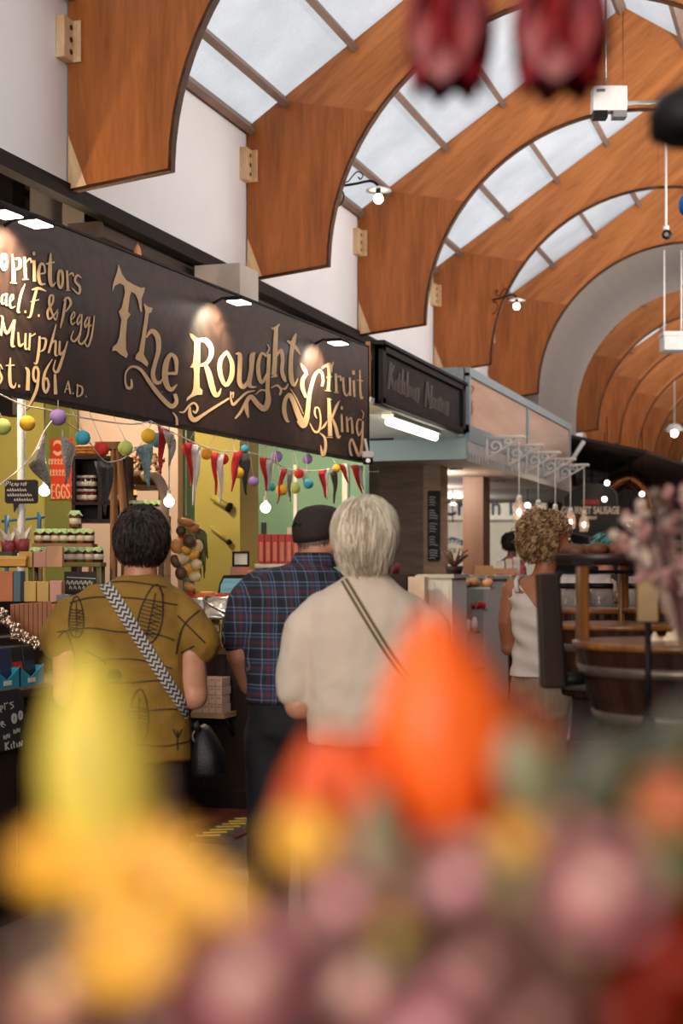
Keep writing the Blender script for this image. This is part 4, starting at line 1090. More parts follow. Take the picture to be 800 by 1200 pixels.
# pennants
glit = mat('silver_sequin_cloth', (176, 168, 160), .3, metal=.5, var=.6, scale=120, bump=.6, bscale=150)
glitd = mat('dark_sequin_cloth', (88, 84, 84), .35, metal=.4, var=.8, scale=140)
redc = mat('red_pennant_cloth', (190, 28, 30), .6, var=.1); floral = mat('pale_blue_floral_cloth', (140, 168, 168), .7, var=.35, scale=50); whc = mat('white_pennant_cloth', (216, 204, 200), .6, var=.15, scale=20)
pens = [('silver sequinned', glit, (53, 508), (34, 545), (58, 574), .03, 'left of the lit bulb'), ('silver sequinned', glit, (72, 503), (90, 530), (77, 568), .03, 'in front of the red poster'), ('dark sequinned', glitd, (112, 540), (134, 541), (123, 604), .04, 'in front of the dark cupboard'),
        ('pale blue floral', floral, (157, 524), (177, 519), (175, 572), .04, 'beside the yellow lantern'), ('narrow red', redc, (183, 499), (196, 504), (188, 556), .03, 'above the driftwood'), ('crumpled silver', glit, (193, 503), (208, 514), (198, 546), .05, 'next to the narrow red one'),
        ('red', redc, (217, 518), (226, 520), (224, 570), .03, 'before the pink wall'), ('white and silver', whc, (225, 520), (236, 524), (226, 592), .02, 'trailing long beside a red one'), ('red', redc, (248, 530), (256, 531), (253, 580), .03, 'over the small mallet'), ('white', whc, (255, 531), (264, 533), (258, 590), .02, 'over the small mallet'),
        ('orange-red', redc, (273, 531), (286, 527), (271, 576), .03, 'by the small yellow lantern'), ('dark grey', glitd, (276, 534), (292, 533), (288, 580), .01, 'behind the orange-red one'), ('red', redc, (305, 536), (313, 537), (312, 575), .03, 'right above the far lit bulb'), ('white', whc, (312, 537), (321, 539), (311, 586), .02, 'right above the far lit bulb'),
        ('red', redc, (329, 549), (336, 550), (325, 590), .03, 'above the red packs'), ('silver sequinned', glit, (334, 551), (341, 553), (340, 588), .02, 'above the red packs'), ('red and white', whc, (352, 550), (358, 551), (356, 566), .02, 'over the lime lantern'), ('red', redc, (374, 552), (382, 550), (381, 583), .03, 'over the brown cap'),
        ('white', whc, (381, 550), (386, 549), (383, 585), .02, 'over the brown cap'), ('red', redc, (395, 544), (403, 544), (408, 566), .03, 'first of the pair under the word King'), ('broad red', redc, (409, 545), (418, 545), (425, 580), .03, 'last at the far end of the sign'), ('white', whc, (417, 545), (425, 546), (426, 578), .02, 'touching the last red one'), ('grey', glitd, (388, 552), (396, 552), (391, 590), .01, 'hanging behind the red ones near the cap')]
for nm, m_, a, b, c, off, where in pens:
    A, B, Cc = sp(*a, off), sp(*b, off), sp(*c, off); n = 7; V = []
    for i in range(n+1):
        t = i/n; l = A.lerp(Cc, t); r_ = B.lerp(Cc, t); w = (r_-l).length
        for j in range(5):
            s = j/4; V.append(l.lerp(r_, s) + snrm*(.012*math.sin(s*7+t*5+a[0])*(1-.6*t)))
    Fc = [(i*5+j, i*5+j+1, (i+1)*5+j+1, (i+1)*5+j) for i in range(n) for j in range(4)]
    o = MB().add(V, Fc, 0, True).build('bunting_pennant', m_)
    md = o.modifiers.new('t', 'SOLIDIFY'); md.thickness = .002
    tag(o, '%s pennant of the bunting, %s' % (nm, where), 'bunting pennant', 'pennants under the sign')
# security camera at sign end
p = at(431, 537, 10.3)
r = thing('security_camera', 'small white and black security camera at the far end of the sign', 'camera', p, TH)
MB().b2((-.04, -.05, 0), (.04, .09, .045)).build('housing', M_['white'], r, bevel=.008); MB().b2((-.034, -.055, -.04), (.034, .05, 0)).build('lens_block', M_['black'], r, bevel=.006); MB().cyl((0, -.06, -.02), (0, -.055, -.02), .016).build('lens', M_['steel'], r)
MB().tube([(0, .06, .045), (-.02, .09, .14)], .01, 6).build('bracket', M_['white'], r)
# added unseen warm lamps that brighten the stall interior
for i, (x, y, z, e) in enumerate(((-4.6, 6.6, 2.75, 26), (-4.3, 8.4, 2.75, 30), (-3.95, 10.3, 2.58, 34))):
    d = bpy.data.lights.new('stall_fill_light', 'POINT'); d.energy = e*2.2; d.color = (1, .78, .52); d.shadow_soft_size = .05
    r = thing('stall_fill_lamp', 'unseen added fill lamp inside the stall, ' + ['over the near counter', 'over the cross counter', 'by the teal wall'][i], 'spotlight', (x, y, z))
    MB().cyl((0, 0, .06), (0, 0, .15), .05, n=14).build('housing', M_['white'], r); MB().cyl((0, 0, .15), (0, 0, 2.95-z), .008, n=6).build('stem', M_['white'], r)
    lo = bpy.data.objects.new('stall_fill_light', d); COL.objects.link(lo); lo.parent = r; lo.location = (0, 0, -.03)
# stall ceiling rails
m = MB()
for y in RAILS: m.b2((-6, y-.02, 2.95), (-3.6, y+.02, 2.99))
struct(m.build('beam_stall_rails', M_['dark_timber']))
# ================================================================ PEOPLE
def remesh(o, vox, smooth=4, disp=0, size=.12):
    md = o.modifiers.new('remesh', 'REMESH'); md.mode = 'VOXEL'; md.voxel_size = vox; md.use_smooth_shade = True
    if smooth:
        sm = o.modifiers.new('smooth', 'SMOOTH'); sm.factor = .5; sm.iterations = smooth
    if disp:
        t = bpy.data.textures.new('cloth_folds', 'CLOUDS'); t.noise_scale = size; t.noise_depth = 2
        d = o.modifiers.new('folds', 'DISPLACE'); d.texture = t; d.strength = disp; d.mid_level = .5; d.texture_coords = 'LOCAL'
    return o
def skin_mat(name, rgb):
    m, nt, bs = newmat(name)
    tc = N(nt, 'ShaderNodeTexCoord'); nz = N(nt, 'ShaderNodeTexNoise'); nz.inputs['Scale'].default_value = 14; nz.inputs['Detail'].default_value = 4
    nt.links.new(tc.outputs['Object'], nz.inputs[0]); rp = N(nt, 'ShaderNodeValToRGB'); c = srgb(*rgb)
    rp.color_ramp.elements[0].position = .3; rp.color_ramp.elements[1].position = .7
    rp.color_ramp.elements[0].color = (c[0]*.88, c[1]*.8, c[2]*.78, 1); rp.color_ramp.elements[1].color = (c[0], c[1], c[2], 1)
    nt.links.new(nz.outputs[0], rp.inputs[0]); nt.links.new(rp.outputs[0], bs.inputs['Base Color'])
    bs.inputs['Roughness'].default_value = .5; bs.inputs['Subsurface Weight'].default_value = .08; bs.inputs['Subsurface Radius'].default_value = (.02, .008, .004)
    return m
SKIN = skin_mat('warm_skin', (206, 148, 118)); SKIN2 = skin_mat('tanned_skin', (176, 112, 76)); SKIN3 = skin_mat('brown_skin', (112, 72, 52))
def rings(mb, L, n=28, p=2.4):
    V = []
    for cx, cy, z, rx, ry in L:
        for k in range(n):
            t = 2*PI*k/n; c, s = math.cos(t), math.sin(t)
            V.append((cx + rx*math.copysign(abs(c)**(2/p), c), cy + ry*math.copysign(abs(s)**(2/p), s), z))
    Fc = []
    for i in range(len(L)-1):
        for k in range(n): Fc.append((i*n+k, i*n+(k+1) % n, (i+1)*n+(k+1) % n, (i+1)*n+k))
    Fc.append(tuple(reversed(range(n)))); Fc.append(tuple(range((len(L)-1)*n, len(L)*n)))
    mb.add(V, Fc, 0, True)
def limb(mb, pts, r, n=14):
    mb.tube(pts, r, n)
    for p, q in zip(pts, r): mb.ell(p, q*.995, 12, 8)
def head_parts(mb, c, HM):
    f = lambda p: HM @ Vector(p)
    R3 = HM.to_3x3()
    mb.ell(f((0, -.008, .02)), (.074, .092, .088), 24, 16, R=R3)
    mb.ell(f((0, .022, -.045)), (.058, .066, .066), 20, 14, R=R3)
    mb.ell(f((0, .062, -.09)), (.028, .022, .02), 12, 8, R=R3)
    mb.ell(f((0, .055, -.02)), (.056, .038, .05), 16, 10, R=R3)
    mb.tube([f((0, .088, .012)), f((0, .104, -.018)), f((0, .112, -.034)), f((0, .092, -.044))], [.008, .011, .015, .012], 8)
    for s in (-1, 1):
        mb.ell(f((s*.077, -.004, -.018)), (.009, .018, .031), 10, 8, R=R3 @ Matrix.Rotation(s*.3, 3, 'Z'))
        mb.ell(f((s*.03, .088, .016)), (.022, .010, .008), 10, 6, R=R3)
        mb.ell(f((s*.038, .072, -.03)), (.02, .016, .018), 10, 6, R=R3)
    mb.ell(f((0, .088, -.060)), (.022, .009, .0055), 10, 6, R=R3); mb.ell(f((0, .086, -.069)), (.019, .009, .006), 10, 6, R=R3)
def face_features(root, HM, eye=(70, 90, 110)):
    f = lambda p: HM @ Vector(p); R3 = HM.to_3x3()
    for s in (-1, 1):
        e = MB().ell(f((s*.031, .083, -.002)), (.0125, .0105, .0085), 12, 8, R=R3).build('eye', EYEW, root)
        MB().ell(f((s*.031, .0915, -.002)), (.005, .003, .005), 8, 6, R=R3).build('iris', mat('iris', eye, .3), e)
        MB().tube([f((s*.014, .094, .018)), f((s*.034, .093, .023)), f((s*.05, .08, .017))], [.002, .003, .0015], 6).build('eyebrow', BROW, root)
    MB().tube([f((-.02, .090, -.0645)), f((0, .0965, -.064)), f((.02, .090, -.0645))], [.001, .002, .001], 5).build('lips', LIPS, root)
EYEW = mat('eye_white', (220, 214, 206), .3, var=.03); BROW = mat('brow_hair', (96, 76, 60), .8); LIPS = mat('lips', (168, 92, 82), .5)
def hand(mb, w, d, nrm, side=1, curl=.5, s=1.0):
    """w wrist, d pointing direction, nrm back of hand, side = thumb side sign"""
    d = Vector(d).normalized(); nrm = Vector(nrm); nrm = (nrm - d*nrm.dot(d)).normalized(); x = d.cross(nrm)*side
    R3 = Matrix((x, d, nrm)).transposed()
    mb.ell(w + d*.045*s, (.040*s, .052*s, .016*s), 14, 10, R=R3)
    for k, (ox, ln) in enumerate(((.030, .070), (.010, .080), (-.010, .074), (-.029, .058))):
        p = w + d*.085*s + x*ox*s; pts = [w + d*.05*s + x*ox*.8*s, p]; a = 0
        for j in range(3):
            a += curl*(.5+.35*j); dd = d*math.cos(a) - nrm*math.sin(a); p = p + dd*ln*s*(.45, .32, .23)[j]; pts.append(p)
        mb.tube(pts, [.011*s, .0095*s, .009*s, .008*s, .0065*s], 8); mb.ell(pts[-1], .0068*s, 8, 6)
    p = w + d*.02*s + x*.028*s; t1 = p + (d*.6 + x*.8)*.035*s; t2 = t1 + (d*.9 + x*.25 - nrm*.3)*.03*s; t3 = t2 + (d*.9 - nrm*.4)*.024*s
    mb.tube([p, t1, t2, t3], [.013*s, .011*s, .009*s, .007*s], 8); mb.ell(t3, .0072*s, 8, 6)
def hair_mesh(root, HM, m, rad, off, count, L, rand, zmin, facey, seedv, curl=0, thick=.0019, inward=0, lift=.004, name='hair', crown=(0, -.03, .1), cap=True):
    rnd = random.Random(seedv); mb = MB(); rx, ry, rz = rad
    if cap:
        n, mm = 28, 18; V = []
        ok = []
        for i in range(mm+1):
            ph = -PI/2 + PI*i/mm
            for k in range(n):
                t = 2*PI*k/n; d = Vector((math.cos(ph)*math.cos(t), math.cos(ph)*math.sin(t), math.sin(ph)))
                p = Vector((d.x*rx, d.y*ry, d.z*rz)) + Vector(off)
                nz_ = noise.noise(p*22 + Vector((seedv, 0, 0)))
                p += d * nz_ * rand * .012
                fy = facey + max(0, .06 - abs(p.z-.06))*0
                ok.append(p.z > zmin + .012 and (p.y < facey or p.z > .075)); V.append(HM @ p)
        Fc = []
        for i in range(mm):
            for k in range(n):
                q = (i*n+k, i*n+(k+1) % n, (i+1)*n+(k+1) % n, (i+1)*n+k)
                if sum(ok[j] for j in q) >= 3: Fc.append(q)
        mb.add(V, Fc, 0, True)
    c0 = Vector(crown); made = 0
    while made < count:
        d = Vector((rnd.gauss(0, 1), rnd.gauss(0, 1), rnd.gauss(0, 1))).normalized()
        p = Vector((d.x*rx*1.0, d.y*ry*1.0, d.z*rz*1.0)) + Vector(off)
        if p.z < zmin or (p.y > facey and p.z < .07): continue
        made += 1
        base = p - d*.006; pts = [base]; ln = L*rnd.uniform(.6, 1.15)
        if p.z < zmin + .03: ln *= .45
        st = ln/5; ph0 = rnd.uniform(0, 6.28); cur = p.copy()
        jit = Vector((rnd.gauss(0, 1), rnd.gauss(0, 1), rnd.gauss(0, 1)))*rand
        for j in range(5):
            q = cur - Vector(off); nn = Vector((q.x/rx**2, q.y/ry**2, q.z/rz**2)).normalized()
            fl = (cur - c0); fl = fl - nn*fl.dot(nn)
            fl = fl.normalized() if fl.length > 1e-4 else Vector((0, -1, 0))
            if cur.z < .03: fl = (fl*.3 + Vector((0, 0, -1))*.8)
            if inward and cur.z < zmin + .05: fl = fl + (-nn)*inward
            dd = (fl + jit*.5 + nn*(.25 if j == 0 else -.02)).normalized()
            cur = cur + dd*st
            q = cur - Vector(off); s_ = math.sqrt((q.x/rx)**2 + (q.y/ry)**2 + (q.z/rz)**2)
            tgt = 1 + (lift*(1 + .8*math.sin(ph0)))/rx
            if not inward or cur.z > zmin + .03:
                cur = Vector(off) + q*(tgt/s_ if s_ < tgt else (.6 + .4*tgt/s_) if curl == 0 else 1)
            w = cur.copy()
            if curl:
                e1 = nn; e2 = dd.cross(nn).normalized(); a = ph0 + j*1.9
                w += (e1*math.cos(a)*.8 + e2*math.sin(a))*curl
            pts.append(w)
        mb.tube([HM @ x for x in pts], [thick*.9, thick, thick, thick*.9, thick*.7, thick*.25], 3, cap=False)
    return mb.build(name, m, root)
def hairmat(name, a, b, st=(1, 1, .12)):
    m, nt, bs = newmat(name)
    tc = N(nt, 'ShaderNodeTexCoord'); nz = N(nt, 'ShaderNodeTexNoise'); nz.inputs['Scale'].default_value = 45; nz.inputs['Detail'].default_value = 3
    mp = N(nt, 'ShaderNodeMapping'); mp.inputs['Scale'].default_value = st; nt.links.new(tc.outputs['Object'], mp.inputs[0]); nt.links.new(mp.outputs[0], nz.inputs[0]); rp = N(nt, 'ShaderNodeValToRGB')
    rp.color_ramp.elements[0].position = .4; rp.color_ramp.elements[1].position = .62
    rp.color_ramp.elements[0].color = srgb(*a); rp.color_ramp.elements[1].color = srgb(*b)
    nt.links.new(nz.outputs[0], rp.inputs[0]); nt.links.new(rp.outputs[0], bs.inputs['Base Color']); bs.inputs['Roughness'].default_value = .45
    return m
def HMat(c, yaw=0, pitch=0, roll=0):
    return Matrix.Translation(c) @ Matrix.Rotation(yaw, 4, 'Z') @ Matrix.Rotation(pitch, 4, 'X') @ Matrix.Rotation(roll, 4, 'Y')
def shoes(root, pts, m):
    for (x, y, a) in pts:
        mb = MB(); R3 = Matrix.Rotation(a, 3, 'Z')
        mb.ell(Vector((x, y+.06, .045)), (.047, .13, .045), 16, 10, R=R3); mb.ell(Vector((x, y, .07)), (.042, .055, .05), 12, 8, R=R3)
        mb.v = [(v[0], v[1], max(v[2], .004)) for v in mb.v]
        mb.build('shoe', m, root)
def bvh_of(o, root):
    bpy.context.view_layer.update()
    dg = bpy.context.evaluated_depsgraph_get(); ev = o.evaluated_get(dg); me = ev.to_mesh()
    mw = o.matrix_world
    t = BVHTree.FromPolygons([mw @ v.co for v in me.vertices], [tuple(p.vertices) for p in me.polygons]); ev.to_mesh_clear()
    return t
def surf_hit(bv):
    o = Vector((0, 0, CAMZ)); last = [None]
    def h(px, py, off=0.0):
        d = ray(px, py).normalized(); loc, nn, i, dist = bv.ray_cast(o, d)
        if loc is None:
            loc2, nn2, _, _ = bv.find_nearest(o + d*(last[0] if last[0] else 5)); return loc2 - d*off
        last[0] = dist
        return loc - d*off
    return h
def surf_stroke(mb, hit, inv, pts, off=.002, k=10, uvs=False, across=1):
    q = ribbon2d(pts, 0, k); V = []; L_, R_ = q; U = [0]
    for a, b in zip(L_, R_):
        for j in range(across+1):
            c = a.lerp(b, j/across); V.append(inv @ hit(c.x, c.y, off))
    w = across+1
    for i in range(1, len(L_)):
        U.append(U[-1] + (((L_[i]+R_[i]) - (L_[i-1]+R_[i-1]))/2).length)
    Fc = []; uv = []
    for i in range(len(L_)-1):
        for j in range(across):
            Fc.append((i*w+j, i*w+j+1, (i+1)*w+j+1, (i+1)*w+j)); uv.append([(U[i], j/across), (U[i], (j+1)/across), (U[i+1], (j+1)/across), (U[i+1], j/across)])
    mb.add(V, Fc, 0, True, uv if uvs else None)
denim = mat('dark_denim', (26, 34, 52), .8, var=.25, scale=60, bump=.3); denim2 = mat('blue_denim', (52, 72, 104), .8, var=.2, scale=60, bump=.3); blackt = mat('black_trousers', (17, 17, 21), .8, var=.2, scale=30, bump=.2)
shoe_m = mat('dark_leather', (36, 28, 24), .5)

def wbase(px, D):
    p = at(px, HY, D); return Vector((p.x, p.y, 0))

# ---------------- customer A: ochre fish print top
rA = thing('person', 'person with short dark hair in an ochre fish-print top, standing back to us', 'person', wbase(155, 4.9), TH)
mA = MB(); hA = HMat((.03, .015, 1.512), 0, .12)
head_parts(mA, None, hA)
limb(mA, [(.02, -.01, 1.30), (.024, -.004, 1.38), (.03, .004, 1.46)], [.075, .056, .054])
rings(mA, [(0, 0, .78, .13, .10), (0, 0, 1.0, .14, .10), (0, 0, 1.25, .155, .09), (0, 0, 1.35, .12, .07)])
limb(mA, [(.14, 0, 1.265), (.198, -.03, 1.15), (.205, -.03, 1.015), (.15, .11, .97), (.09, .22, 1.02)], [.045, .047, .047, .036, .027])
limb(mA, [(-.14, 0, 1.265), (-.215, -.02, 1.15), (-.215, -.02, 1.02), (-.15, .11, .98), (-.08, .22, 1.03)], [.045, .047, .044, .036, .027])
hand(mA, Vector((.085, .235, 1.03)), (-.5, .8, .2), (.6, .3, .7), -1, .5); hand(mA, Vector((-.075, .235, 1.04)), (.5, .8, .2), (-.6, .3, .7), 1, .5)
limb(mA, [(.09, 0, .80), (.105, 0, .45), (.115, -.01, .08)], [.07, .06, .04]); limb(mA, [(-.09, 0, .80), (-.10, 0, .45), (-.11, -.01, .08)], [.07, .06, .04])
remesh(mA.build('body', SKIN, rA), .008, 3)
face_features(rA, hA)
mt = mat('ochre_linen', (142, 106, 34), .85, var=.14, scale=14, bump=.35, bscale=160)
s = MB(); rings(s, [(-.01, 0, .805, .205, .145), (-.01, 0, .88, .205, .145), (-.005, 0, 1.0, .198, .14), (0, 0, 1.12, .192, .135), (0, 0, 1.22, .192, .13), (0, 0, 1.30, .18, .12), (.01, -.005, 1.352, .145, .095), (.018, -.008, 1.385, .10, .078), (.022, -.008, 1.41, .07, .066)])
limb(s, [(.12, 0, 1.315), (.178, 0, 1.25), (.212, -.005, 1.185)], [.06, .078, .08]); limb(s, [(-.12, 0, 1.315), (-.19, 0, 1.26), (-.228, 0, 1.20)], [.06, .078, .082])
shA = remesh(s.build('shirt', mt, rA), .010, 2, .022, .10)
tr = MB(); rings(tr, [(0, 0, .70, .09, .07), (0, 0, .76, .165, .115), (0, 0, .85, .168, .12)]); limb(tr, [(.088, 0, .77), (.118, 0, .45), (.135, -.01, .08)], [.092, .075, .06]); limb(tr, [(-.088, 0, .77), (-.105, 0, .45), (-.11, -.01, .08)], [.092, .075, .06])
remesh(tr.build('trousers', denim, rA), .012, 8, .012, .08)
shoes(rA, [(.137, -.01, 0), (-.112, -.01, .1)], shoe_m)
hair_mesh(rA, hA, hairmat('dark_brown_hair', (26, 18, 16), (66, 50, 42)), (.083, .101, .098), (0, -.012, .022), 2600, .05, .55, -.062, .045, 1, lift=.006, thick=.0016, crown=(0, -.05, .1))
# fish print and lines on the back
bvA = bvh_of(shA, rA); hit = surf_hit(bvA); inv = rA.matrix_world.inverted()
pr = MB(); T = lambda pts, w=1.8: surf_stroke(pr, hit, inv, [(x/3.077, 640 + y/3.077, ww if False else w) for x, y in pts], .0035)
for ln in ([(250, 205), (330, 185), (440, 185), (520, 192), (640, 212)], [(205, 310), (320, 295), (420, 308), (560, 318), (630, 340)], [(300, 420), (390, 408), (500, 410), (620, 442)], [(350, 490), (460, 492), (560, 485), (600, 490)], [(420, 600), (520, 595), (600, 588), (680, 590)], [(500, 715), (600, 720), (700, 700)], [(390, 130), (470, 128), (600, 148)], [(250, 480), (180, 500)]): T(ln, 1.6)
def fish(cx, cy, h, w, tilt, n=9, dense=True):
    c, s_ = math.cos(tilt), math.sin(tilt)
    g = lambda u, v: (cx + u*c - v*s_, cy + u*s_ + v*c)
    T([g(w*math.sin(t)*(1 - .25*math.cos(t)), -h*math.cos(t)) for t in [PI*k/8 for k in range(9)]], 1.6); T([g(-w*math.sin(t)*(1 - .25*math.cos(t)), -h*math.cos(t)) for t in [PI*k/8 for k in range(9)]], 1.6)
    T([g(0, -h*.7), g(0, 0), g(0, h)], 1.3)
    for k in range(n):
        v = -h*.35 + k*h*1.15/n; ww = w*math.sqrt(max(0, 1-(v/h)**2))*.9
        T([g(-ww, v), g(0, v+h*.03)], 1.2); T([g(0, v), g(ww, v+h*.07)], 1.2)
        if k % 2: T([g(0, v), g(ww*.9, v-h*.1)], 1.0)
fish(545, 245, 110, 42, .2); fish(275, 255, 75, 26, 0, 8); fish(500, 615, 100, 36, .05)
T([(575, 150), (590, 180)], 2); T([(640, 665), (640, 735)], 1.6); T([(625, 660), (640, 690), (655, 660)], 1.6); T([(630, 680), (680, 250)], 1.2) if 0 else None
T([(635, 390), (660, 290), (720, 230)], 1.8); T([(640, 250), (700, 310), (740, 350)], 1.8); T([(650, 385), (700, 360)], 1.6); T([(310, 375), (370, 410), (380, 425)], 2.2); T([(210, 330), (240, 310), (270, 400)], 1.5); T([(685, 665), (690, 700)], 1.5)
for k in range(4): T([(390, 455+7*k), (435, 453+7*k)], 2.2)
T([(414+23*math.cos(a), 467+23*math.sin(a)) for a in [k*PI/5 for k in range(11)]], 2)
o = pr.build('fish_print', mat('black_print', (30, 24, 20), .8), rA)
# chevron strap + bag
cv, nt, bs = newmat('chevron_webbing')
uvn = N(nt, 'ShaderNodeUVMap'); uvn.uv_map = 'UVMap'; sx = N(nt, 'ShaderNodeSeparateXYZ'); nt.links.new(uvn.outputs[0], sx.inputs[0])
def math_(nt, op, a, b=None, c=None):
    n = N(nt, 'ShaderNodeMath', operation=op)
    for i, v in enumerate((a, b, c)):
        if v is None: continue
        if isinstance(v, (int, float)): n.inputs[i].default_value = v
        else: nt.links.new(v, n.inputs[i])
    return n.outputs[0]
zz = math_(nt, 'ABSOLUTE', math_(nt, 'SUBTRACT', math_(nt, 'FRACT', math_(nt, 'MULTIPLY', sx.outputs[1], 2.0)), .5))
fr = math_(nt, 'FRACT', math_(nt, 'ADD', math_(nt, 'MULTIPLY', sx.outputs[0], .16), math_(nt, 'MULTIPLY', zz, 1.3)))
st_ = math_(nt, 'GREATER_THAN', fr, .5)
mx = N(nt, 'ShaderNodeMix', data_type='RGBA'); nt.links.new(st_, mx.inputs[0]); mx.inputs[6].default_value = srgb(22, 20, 22); mx.inputs[7].default_value = srgb(196, 190, 184)
nt.links.new(mx.outputs[2], bs.inputs['Base Color']); bs.inputs['Roughness'].default_value = .8
bag = thing('shoulder_bag', 'black leather bag on a chevron-woven strap across the ochre top', 'bag', rA.location + Vector((0, 0, .80)), TH)
invb = Matrix.Translation(bag.location) @ Matrix.Rotation(TH, 4, 'Z'); invb = invb.inverted()
sm_ = MB(); surf_stroke(sm_, hit, invb, [(119, 680, 13), (135, 702, 15), (158, 739, 15), (185, 782, 14), (212, 824, 13), (222, 840, 11)], .008, 8, True, 3)
sm_.build('woven_strap', cv, bag)
lth = mat('black_leather', (16, 14, 14), .5, var=.2, scale=30, bump=.3)
b = MB(); rings(b, [(.248, .02, -.045, .046, .10), (.25, .02, -.03, .056, .11), (.246, .02, .03, .050, .105), (.238, .02, .075, .034, .09), (.232, .02, .105, .018, .07), (.23, .02, .112, .008, .06)], 28, 3.2); b.build('pouch', lth, bag)
MB().tube([(.22+.018*math.cos(t), -.045, .085+.022*math.sin(t)) for t in [k*PI/6 for k in range(13)]], .003, 6).build('metal_ring', M_['steel'], bag)
MB().tube([(.21, -.055, .13), (.222, -.05, .105)], .012, 8).build('strap_tab', lth, bag)

# ---------------- customer B: plaid shirt and cap
rB = thing('person', 'person in a dark flat cap and navy plaid shirt, back turned', 'person', wbase(345, 5.2), TH-.12)
mB_ = MB(); hB = HMat((.088, .05, 1.545), -.75, .05)
head_parts(mB_, None, hB)
limb(mB_, [(.03, -.01, 1.36), (.06, .015, 1.44), (.085, .035, 1.50)], [.085, .062, .058])
rings(mB_, [(0, 0, .9, .13, .095), (0, 0, 1.1, .15, .10), (0, 0, 1.3, .16, .10), (0, 0, 1.40, .11, .07)])
limb(mB_, [(-.14, 0, 1.325), (-.195, -.03, 1.2), (-.19, -.03, 1.13), (-.17, .06, 1.02), (-.12, .14, .97)], [.045, .048, .046, .038, .028])
hand(mB_, Vector((-.115, .15, .965)), (.35, .8, -.5), (-.8, .4, .1), 1, .55)
limb(mB_, [(.14, 0, 1.325), (.2, -.03, 1.15), (.15, .15, 1.05), (.08, .24, 1.08)], [.045, .046, .036, .028]); hand(mB_, Vector((.07, .25, 1.08)), (-.5, .8, 0), (.6, .3, .6), -1, .5)
limb(mB_, [(.09, 0, .9), (.09, 0, .48), (.1, -.01, .08)], [.07, .06, .04]); limb(mB_, [(-.09, 0, .9), (-.09, 0, .48), (-.09, -.01, .08)], [.07, .06, .04])
remesh(mB_.build('body', SKIN, rB), .008, 3); face_features(rB, hB)
def plaid():
    m, nt, bs = newmat('navy_plaid_cotton'); tc = N(nt, 'ShaderNodeTexCoord'); sp_ = N(nt, 'ShaderNodeSeparateXYZ'); nt.links.new(tc.outputs['Object'], sp_.inputs[0])
    def ramp(sock, per, off, stops):
        f = math_(nt, 'FRACT', math_(nt, 'MULTIPLY_ADD', sock, 1/per, off)); r = N(nt, 'ShaderNodeValToRGB'); r.color_ramp.interpolation = 'CONSTANT'
        r.color_ramp.elements[0].position = 0; r.color_ramp.elements[0].color = srgb(*stops[0][1]); r.color_ramp.elements[1].position = stops[1][0]; r.color_ramp.elements[1].color = srgb(*stops[1][1])
        for p_, c_ in stops[2:]: e = r.color_ramp.elements.new(p_); e.color = srgb(*c_)
        nt.links.new(f, r.inputs[0]); return r.outputs[0]
    bl, rd, wt, dk = (38, 46, 70), (92, 48, 52), (142, 146, 160), (22, 26, 42)
    xs_ = math_(nt, 'ADD', sp_.outputs[0], math_(nt, 'MULTIPLY', sp_.outputs[1], .6))
    a = ramp(xs_, .078, .5, [(0, dk), (.30, bl), (.36, wt), (.39, bl), (.55, rd), (.68, bl), (.80, (84, 110, 150)), (.84, bl), (.93, wt), (.96, dk)])
    b = ramp(sp_.outputs[2], .088, .2, [(0, dk), (.28, bl), (.34, wt), (.37, bl), (.5, rd), (.66, bl), (.78, (84, 110, 150)), (.82, bl), (.92, wt), (.95, dk)])
    mx = N(nt, 'ShaderNodeMix', data_type='RGBA'); mx.inputs[0].default_value = .5; nt.links.new(a, mx.inputs[6]); nt.links.new(b, mx.inputs[7]); nt.links.new(mx.outputs[2], bs.inputs['Base Color'])
    bs.inputs['Roughness'].default_value = .85
    return m
PL = plaid()
s = MB(); rings(s, [(-.005, 0, .965, .168, .13), (0, 0, 1.05, .172, .13), (0, -.005, 1.2, .185, .13), (0, -.01, 1.32, .188, .125), (.0, -.01, 1.38, .172, .112), (.02, -.01, 1.425, .13, .09), (.045, .0, 1.442, .085, .075), (.055, .01, 1.452, .072, .07)])
limb(s, [(-.12, 0, 1.375), (-.165, -.01, 1.31), (-.193, -.025, 1.19)], [.06, .075, .062]); limb(s, [(.12, 0, 1.375), (.175, -.01, 1.31), (.205, -.025, 1.17)], [.06, .075, .062])
remesh(s.build('shirt', PL, rB), .010, 2, .020, .09)
cl = MB(); V = []
for k in range(25):
    t = PI*.75 + k/24*PI*1.5; 
    for rr, z in ((.064, 1.487), (.086, 1.44)): V.append((.064 + rr*math.cos(t), .018 + rr*math.sin(t), z - .0*math.sin(t)))
cl.add(V, [(2*k, 2*k+1, 2*k+3, 2*k+2) for k in range(24)], 0, True); o = cl.build('collar', PL, rB); md = o.modifiers.new('s', 'SOLIDIFY'); md.thickness = .006
tr = MB(); rings(tr, [(0, 0, .80, .09, .07), (0, 0, .86, .162, .12), (0, 0, 1.0, .16, .12)]); limb(tr, [(.085, 0, .85), (.09, 0, .48), (.1, -.01, .08)], [.095, .078, .066]); limb(tr, [(-.085, 0, .85), (-.09, 0, .48), (-.095, -.01, .08)], [.095, .078, .066])
remesh(tr.build('trousers', blackt, rB), .012, 8, .014, .08)
shoes(rB, [(.1, -.01, 0), (-.097, -.01, .05)], shoe_m)
hair_mesh(rB, hB, hairmat('grey_short_hair', (96, 84, 74), (150, 138, 126)), (.0765, .095, .09), (0, -.01, .018), 900, .02, .3, -.04, .02, 2, lift=.001, thick=.0012)
capm = mat('dark_brown_cap_cloth', (46, 34, 28), .8, var=.2, scale=50, bump=.3)
m = MB(); f = lambda p: hB @ Vector(p); V = []; n = 28; prof = [(1.0, .022), (1.045, .04), (1.06, .065), (.98, .09), (.8, .108), (.5, .12), (.2, .125), (.0, .126)]
